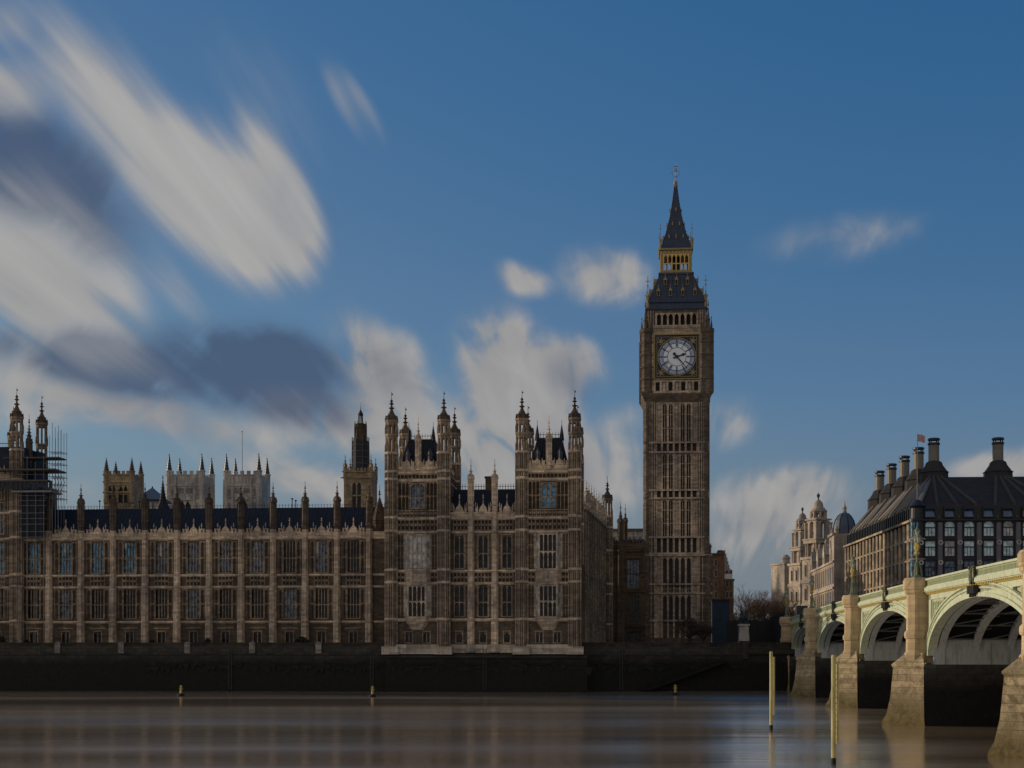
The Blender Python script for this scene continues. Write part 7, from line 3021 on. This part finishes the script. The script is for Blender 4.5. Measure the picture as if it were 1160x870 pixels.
for i, u in enumerate(PIERS):
    last = i in (0, len(PIERS) - 1)
    # cutwater and its long side walls
    P0 = lambda hw, nose: [(u - hw, -0.2), (u, nose), (u + hw, -0.2)]
    mb = MB()
    lv = [(-1.0, 2.25, 3.3), (0.35, 2.1, 3.0), (0.9, 1.92, 2.65), (2.4, 1.82, 2.3), (5.0, 1.78, 2.05), (5.15, 1.9, 2.2), (5.3, 1.9, 2.2), (6.3, 1.2, 0.95)]
    mb.loft([[(x, y, z) for x, y in P0(hw, no)] for z, hw, no in lv])
    pr = mb.build('pier', M['pier'], br)
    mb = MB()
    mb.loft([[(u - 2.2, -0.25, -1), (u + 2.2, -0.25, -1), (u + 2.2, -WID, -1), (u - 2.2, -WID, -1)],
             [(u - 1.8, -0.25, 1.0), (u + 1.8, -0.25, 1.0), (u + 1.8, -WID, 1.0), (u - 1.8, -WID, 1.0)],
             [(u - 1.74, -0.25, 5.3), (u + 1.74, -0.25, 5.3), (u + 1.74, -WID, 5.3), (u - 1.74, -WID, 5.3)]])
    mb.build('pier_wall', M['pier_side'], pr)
    mb = MB()
    mb.box(u - 1.86, u + 1.86, -WID + 0.5, FY - 0.35, 5.3, 7.45)
    mb.box(u - 1.95, u + 1.95, -WID + 0.5, FY - 0.45, 7.25, 7.45)
    for k in range(7):
        y = FY - 1.0 - k * (WID - 3.0) / 6
        mb.box(u - 1.98, u + 1.98, y - 0.25, y + 0.25, 5.3, 7.3)
    mb.build('springing_plate', M['grey_iron'], pr)
    MB().box(u - 1.6, u + 1.6, -WID + 0.5, FY - 0.7, 7.45, top(u) - 1.76).build('pier_head', M['grey_under'], pr)
    # octagonal granite pilaster
    zt = top(u)
    mb = MB()
    mb.lathe(u, 0, [(5.4, 1.15), (6.25, 1.12), (6.4, 0.98), (7.5, 0.95), (7.6, 1.08), (7.85, 1.12), (8.1, 1.08), (8.25, 0.93), (zt - 1.35, 0.9), (zt - 1.2, 1.08), (zt - 0.95, 1.12), (zt - 0.85, 1.22), (zt - 0.5, 1.22), (zt - 0.1, 1.2), (zt + 0.12, 1.05)], 8)
    mb.box(u - 0.9, u + 0.9, FY - 0.4, 0, 5.4, zt - 0.1)
    mb.build('pilaster', M['granite'], pr)

# abutment and dark approach at the far bank
ab = MB()
ab.box(PIERS[-1] + 0.5, PIERS[-1] + 9, -WID, FY - 0.2, -1, 9.9)
ab.build('abutment', M['granite'], br)
ap = MB()
rings = []
t = thing('approach_hoarding', 'long dark hoarding sloping down along the bridge approach, behind the bronze statue', 'hoarding', (25.8, 0, 0), R(90) - BRA)
for k in range(13):
    u = PIERS[-1] + 1.2 + k * 4.6
    rings.append([(u, FY + 0.1, 6.5), (u, FY + 0.35, 6.5), (u, FY + 0.35, 12.7 - 0.03 * k * 4.6 * 0.8), (u, FY + 0.1, 12.7 - 0.03 * k * 4.6 * 0.8)])
ap.loft(rings)
w = ap.build('panel', M['hoarding_black'], t)
ap = MB()
for k in range(25):
    u = PIERS[-1] + 1.2 + k * 2.3
    ap.box(u - 0.06, u + 0.06, FY + 0.35, FY + 0.45, 6.5, 12.6 - 0.055 * k)
ap.build('batten', M['iron'], w)


def bpos(u, y, z):
    """bridge axes to world"""
    return Vector((25.8, 0, 0)) + BD * u + Vector((-BN.x, -BN.y, 0)) * y + Vector((0, 0, z))


# ---- lamp standards
def lamp(label, u):
    t = thing('bridge_lamp', label, 'street lamp', bpos(u, 0, top(u) + 0.1), R(90) - BRA, 'three-lantern lamps on the bridge')
    mb = MB()
    mb.lathe(0, 0, [(0, 0.42), (0.12, 0.42), (0.2, 0.3), (0.3, 0.14)], 8)
    for j in range(3):
        a = j * 2 * PI / 3 + 0.4
        d = Vector((math.cos(a), math.sin(a), 0))
        mb.path([d * 0.42 + Vector((0, 0, 0.1)), d * 0.34 + Vector((0, 0, 0.8)), d * 0.2 + Vector((0, 0, 1.25)), Vector((0, 0, 1.5))], 0.075, 6)
    mb.lathe(0, 0, [(0.2, 0.1), (1.5, 0.12), (1.9, 0.1), (2.0, 0.16), (2.1, 0.1)], 8)
    st = mb.build('standard', M['lampgreen'], t)
    mb = MB()
    mb.lathe(0, 0, [(2.0, 0.12), (2.15, 0.28), (2.35, 0.16), (2.6, 0.26), (2.8, 0.3), (2.95, 0.18), (3.1, 0.12)], 8)
    for s in (-1, 1):
        mb.path([(0, 0, 2.5), (s * 0.3, 0, 2.45), (s * 0.52, 0, 2.65), (s * 0.55, 0, 2.95)], 0.06, 6)
    mb.build('gilt_bracket', M['bridge_gold'], st)
    for (x, z) in ((-0.55, 2.95), (0.55, 2.95), (0, 3.55)):
        if x == 0:
            MB().tube((0, 0, 3.0), (0, 0, 3.6), 0.07, 6).build('stem', M['lampgreen'], st)
        mb = MB()
        mb.lathe(x, 0, [(z, 0.1), (z + 0.06, 0.17), (z + 0.1, 0.17)], 8)
        mb.lathe(x, 0, [(z + 0.58, 0.3), (z + 0.66, 0.27), (z + 0.84, 0.1), (z + 1.0, 0.03)], 8)
        for j in range(8):
            a = PI / 8 + j * PI / 4
            mb.tube((x + 0.16 * math.cos(a), 0.16 * math.sin(a), z + 0.1), (x + 0.27 * math.cos(a), 0.27 * math.sin(a), z + 0.58), 0.02, 4)
        o = mb.build('lantern', M['lampgreen'], t)
        mb = MB()
        mb.lathe(x, 0, [(z + 0.1, 0.14), (z + 0.58, 0.25)], 8)
        mb.build('lamp_glass', M['lampglass'], o)


lamp('green and gold three-lantern bridge lamp, largest of the lamps', PIERS[3])
lamp('green three-lantern bridge lamp in front of the sunlit side of the office block', PIERS[4])
lamp('green three-lantern bridge lamp in front of the larger baroque tower', PIERS[5])
lamp('dark three-lantern lamp over the far end of the bridge, smallest of the lamps', PIERS[6])

# ---- vehicles on the bridge, only their roofs clear the parapet
def car(name, label, u, y, mat, L=4.5, H=1.5, W=1.8, cab=False, cat='car'):
    t = thing(name, label, cat, bpos(u, y, top(u) - 1.235), R(90) - BRA)
    wb, r = L * 0.3, 0.33
    mb = MB()
    prof = [(-L / 2, 0.35), (-L / 2, 0.75), (-L * 0.42, 0.9), (L * 0.44, 0.86), (L / 2, 0.7), (L / 2, 0.35)]
    mb.extxz(prof, -W / 2, W / 2)
    if cab:
        g_ = [(-L * 0.42, 0.88), (-L * 0.36, H), (L * 0.06, H), (L * 0.2, 0.88)]
    else:
        g_ = [(-L * 0.42, 0.88), (-L * 0.28, H), (L * 0.1, H), (L * 0.26, 0.88)]
    a = [(x, W / 2 * (0.97 if z < 1 else 0.82), z) for x, z in g_]
    b_ = [(x, -yv, z) for x, yv, z in a]
    mb.loft([b_, a])
    b0 = mb.build('body', mat, t)
    for s in (-1, 1):
        wm = MB()
        q = [(g_[0][0] * 0.94, 0.95), (g_[1][0] * 0.95, H - 0.1), (g_[2][0] * 0.8, H - 0.1), (g_[3][0] * 0.86, 0.95)]
        wm.loft([[(x, s * W / 2 * (0.975 if z < 1 else 0.84), z) for x, z in q], [(x, s * W / 2 * (0.99 if z < 1 else 0.855), z) for x, z in q]])
        wm.build('side_window', M['glass_dark'], b0)
    for x in (-wb, wb):
        for s in (-1, 1):
            wm = MB()
            wm.tube((x, s * (W / 2 - 0.22), r), (x, s * (W / 2 + 0.01), r), r, 14)
            o = wm.build('wheel', M['rubber'], t)
            MB().tube((x, s * (W / 2), r), (x, s * (W / 2 + 0.03), r), r * 0.55, 10).build('rim', M['steel'], o)
    for s in (-1, 1):
        MB().box(L / 2 - 0.03, L / 2 + 0.02, s * W * 0.36 - 0.2, s * W * 0.36 + 0.2, 0.6, 0.78).build('headlight', M['white_paint'], t)
    return t


car('van', 'tall dark delivery van at the far end of the bridge, above the parapet', 227, FY - 2.3, M['car_black'], 5.4, 3.4, 1.95, True, 'van')

# ------------------------------------------------------------------ river piles and markers
def pile(px, Z, ytop, ysec, label, side=1):
    x = (px - 580) / F * Z
    t = thing('mooring_pile', label, 'pile', (x, Z, 0), 0.3, 'mooring piles in the river')
    zt = EYE + (HOR - ytop) / F * Z
    zs = EYE + (HOR - ysec) / F * Z
    mb = MB()
    mb.lathe(0, 0, [(-1.5, 0.14), (zt - 0.1, 0.135), (zt, 0.10)], 12)
    mb.build('pole', M['yellow'], t)
    mb = MB()
    dx = 0.24
    mb.box(dx - 0.04, dx + 0.07, -0.07, 0.07, 1.2, zs)
    for k in range(int((zs - 1.4) / 0.35)):
        z = 1.4 + k * 0.35
        mb.box(0.1, dx, -0.035, 0.035, z, z + 0.05)
    mb.build('ladder', M['yellow'], t)
    MB().lathe(0, 0, [(-0.6, 0.152), (0.25, 0.15), (0.4, 0.138)], 12).build('weed_band', M['hoarding_black'], t)


pile(873.6, 10790 / 93.5, 738, 744, 'tall thin yellow pile with ladder rail, standing farther out towards the far bank')
pile(944.2, 10790 / 133.0, 742, 752, 'tall thin yellow pile with ladder rail, nearest to the camera')
for px, py, lab in ((205, 788.5, 'small yellow cross-topped marker buoy below the long palace wing, away from any wall corner'),
                    (422, 789.5, 'small yellow cross-topped marker buoy below the corner where palace wing and pavilion meet'),
                    (765, 787.5, 'small yellow cross-topped marker buoy below the clock tower')):
    Z = 10790 / (py - HOR)
    t = thing('marker_buoy', lab, 'buoy', ((px - 580) / F * Z, Z, 0), 0, 'yellow marker buoys along the far wall')
    mb = MB()
    mb.lathe(0, 0, [(-0.3, 0.3), (0.08, 0.5), (0.22, 0.5), (0.4, 0.22)], 12)
    mb.build('float', M['rubber'], t)
    mb = MB()
    mb.lathe(0, 0, [(0.38, 0.2), (1.0, 0.12), (1.5, 0.1)], 8)
    mb.box(-0.26, 0.26, -0.05, 0.05, 0.95, 1.1)
    mb.box(-0.2, 0.2, -0.05, 0.05, 1.25, 1.4)
    mb.build('daymark', M['yellow_buoy'], t)

# ------------------------------------------------------------------ bronze chariot group
def skin(name, verts, edges, radii, mat, parent, levels=1):
    me = bpy.data.meshes.new(name)
    me.from_pydata([Vector(v) for v in verts], edges, [])
    o = bpy.data.objects.new(name, me)
    COL.objects.link(o)
    m = o.modifiers.new('skin', 'SKIN')
    for i, r in enumerate(radii):
        me.skin_vertices[0].data[i].radius = (r, r) if isinstance(r, (int, float)) else r
    me.skin_vertices[0].data[0].use_root = True
    sb = o.modifiers.new('sub', 'SUBSURF')
    sb.levels = sb.render_levels = levels
    dg = bpy.context.evaluated_depsgraph_get()
    ev = bpy.data.meshes.new_from_object(o.evaluated_get(dg))
    o.modifiers.clear()
    o.data = ev
    ev.materials.clear()
    ev.materials.append(mat)
    ev.polygons.foreach_set('use_smooth', [True] * len(ev.polygons))
    o.parent = parent
    return o


sx, sz = (842.5 - 580) / F * 232, 232.0
st = thing('chariot_statue', 'dark bronze statue of a chariot with rearing horses on a pale plinth', 'statue', (sx, sz, 7.0), R(-6))
mb = MB()
mb.box(-1.0, 1.0, -1.6, 2.4, 0, 0.5)
mb.pyr(-0.85, 0.85, -1.4, 2.2, 0.5, -0.72, 0.72, -1.25, 2.05, 3.3)
mb.box(-0.9, 0.9, -1.45, 2.25, 3.3, 3.6)
mb.build('plinth', M['abbey'], st)
for s in (-1, 1):
    x = s * 0.42
    V_ = [(x, 0.2, 4.6), (x, -0.5, 4.95), (x, -0.85, 5.5), (x, -1.05, 5.95), (x, -1.4, 5.7),      # body, neck, head
          (x, 0.55, 4.4), (x + 0.1 * s, 0.75, 4.05), (x + 0.1 * s, 0.5, 3.62), (x - 0.12 * s, 0.8, 4.05), (x - 0.12 * s, 0.62, 3.62),
          (x + 0.12, -0.95, 4.85), (x + 0.12, -1.15, 4.45), (x - 0.12, -0.9, 4.6), (x - 0.12, -1.3, 4.55), (x, 0.85, 4.5), (x, 1.05, 4.1)]
    E_ = [(0, 1), (1, 2), (2, 3), (3, 4), (0, 5), (5, 6), (6, 7), (5, 8), (8, 9), (1, 10), (10, 11), (1, 12), (12, 13), (5, 14), (14, 15)]
    R_ = [0.3, 0.32, 0.2, 0.15, 0.09, 0.28, 0.12, 0.07, 0.12, 0.07, 0.11, 0.06, 0.11, 0.06, 0.08, 0.05]
    skin('horse', V_, E_, R_, M['patina'], st)
mb = MB()
mb.extyz([(0.9, 4.1), (0.9, 5.0), (1.1, 5.1), (1.2, 4.3), (2.0, 4.3), (2.0, 4.1)], -0.65, 0.65)
mb.tube((0, -0.6, 4.5), (0, 1.2, 4.2), 0.05, 6)
mb.build('chariot', M['patina'], st)
for s in (-1, 1):
    mb = MB()
    for k in range(16):
        a, b_ = 2 * PI * k / 16, 2 * PI * (k + 1) / 16
        mb.tube((s * 0.75, 1.4 + 0.48 * math.cos(a), 4.1 + 0.48 * math.sin(a)), (s * 0.75, 1.4 + 0.48 * math.cos(b_), 4.1 + 0.48 * math.sin(b_)), 0.05, 5)
        if k % 2 == 0:
            mb.tube((s * 0.75, 1.4, 4.1), (s * 0.75, 1.4 + 0.48 * math.cos(a), 4.1 + 0.48 * math.sin(a)), 0.03, 4)
    mb.build('wheel', M['patina'], st)
V_ = [(0, 1.5, 5.05), (0, 1.5, 5.5), (0, 1.48, 5.75), (0, 1.46, 6.0), (-0.1, 1.5, 4.7), (-0.1, 1.5, 4.3), (0.1, 1.5, 4.7), (0.1, 1.5, 4.3),
      (-0.2, 1.46, 5.6), (-0.38, 1.35, 5.85), (-0.45, 1.25, 6.2), (0.2, 1.46, 5.6), (0.38, 1.3, 5.5), (0.5, 1.1, 5.6)]
E_ = [(0, 1), (1, 2), (2, 3), (0, 4), (4, 5), (0, 6), (6, 7), (1, 8), (8, 9), (9, 10), (1, 11), (11, 12), (12, 13)]
R_ = [0.17, 0.17, 0.07, 0.11, 0.13, 0.12, 0.13, 0.12, 0.08, 0.06, 0.05, 0.08, 0.06, 0.05]
skin('figure', V_, E_, R_, M['patina'], st)
MB().tube((-0.45, 1.25, 5.6), (-0.5, 1.2, 6.9), 0.03, 5).build('spear', M['patina'], st)
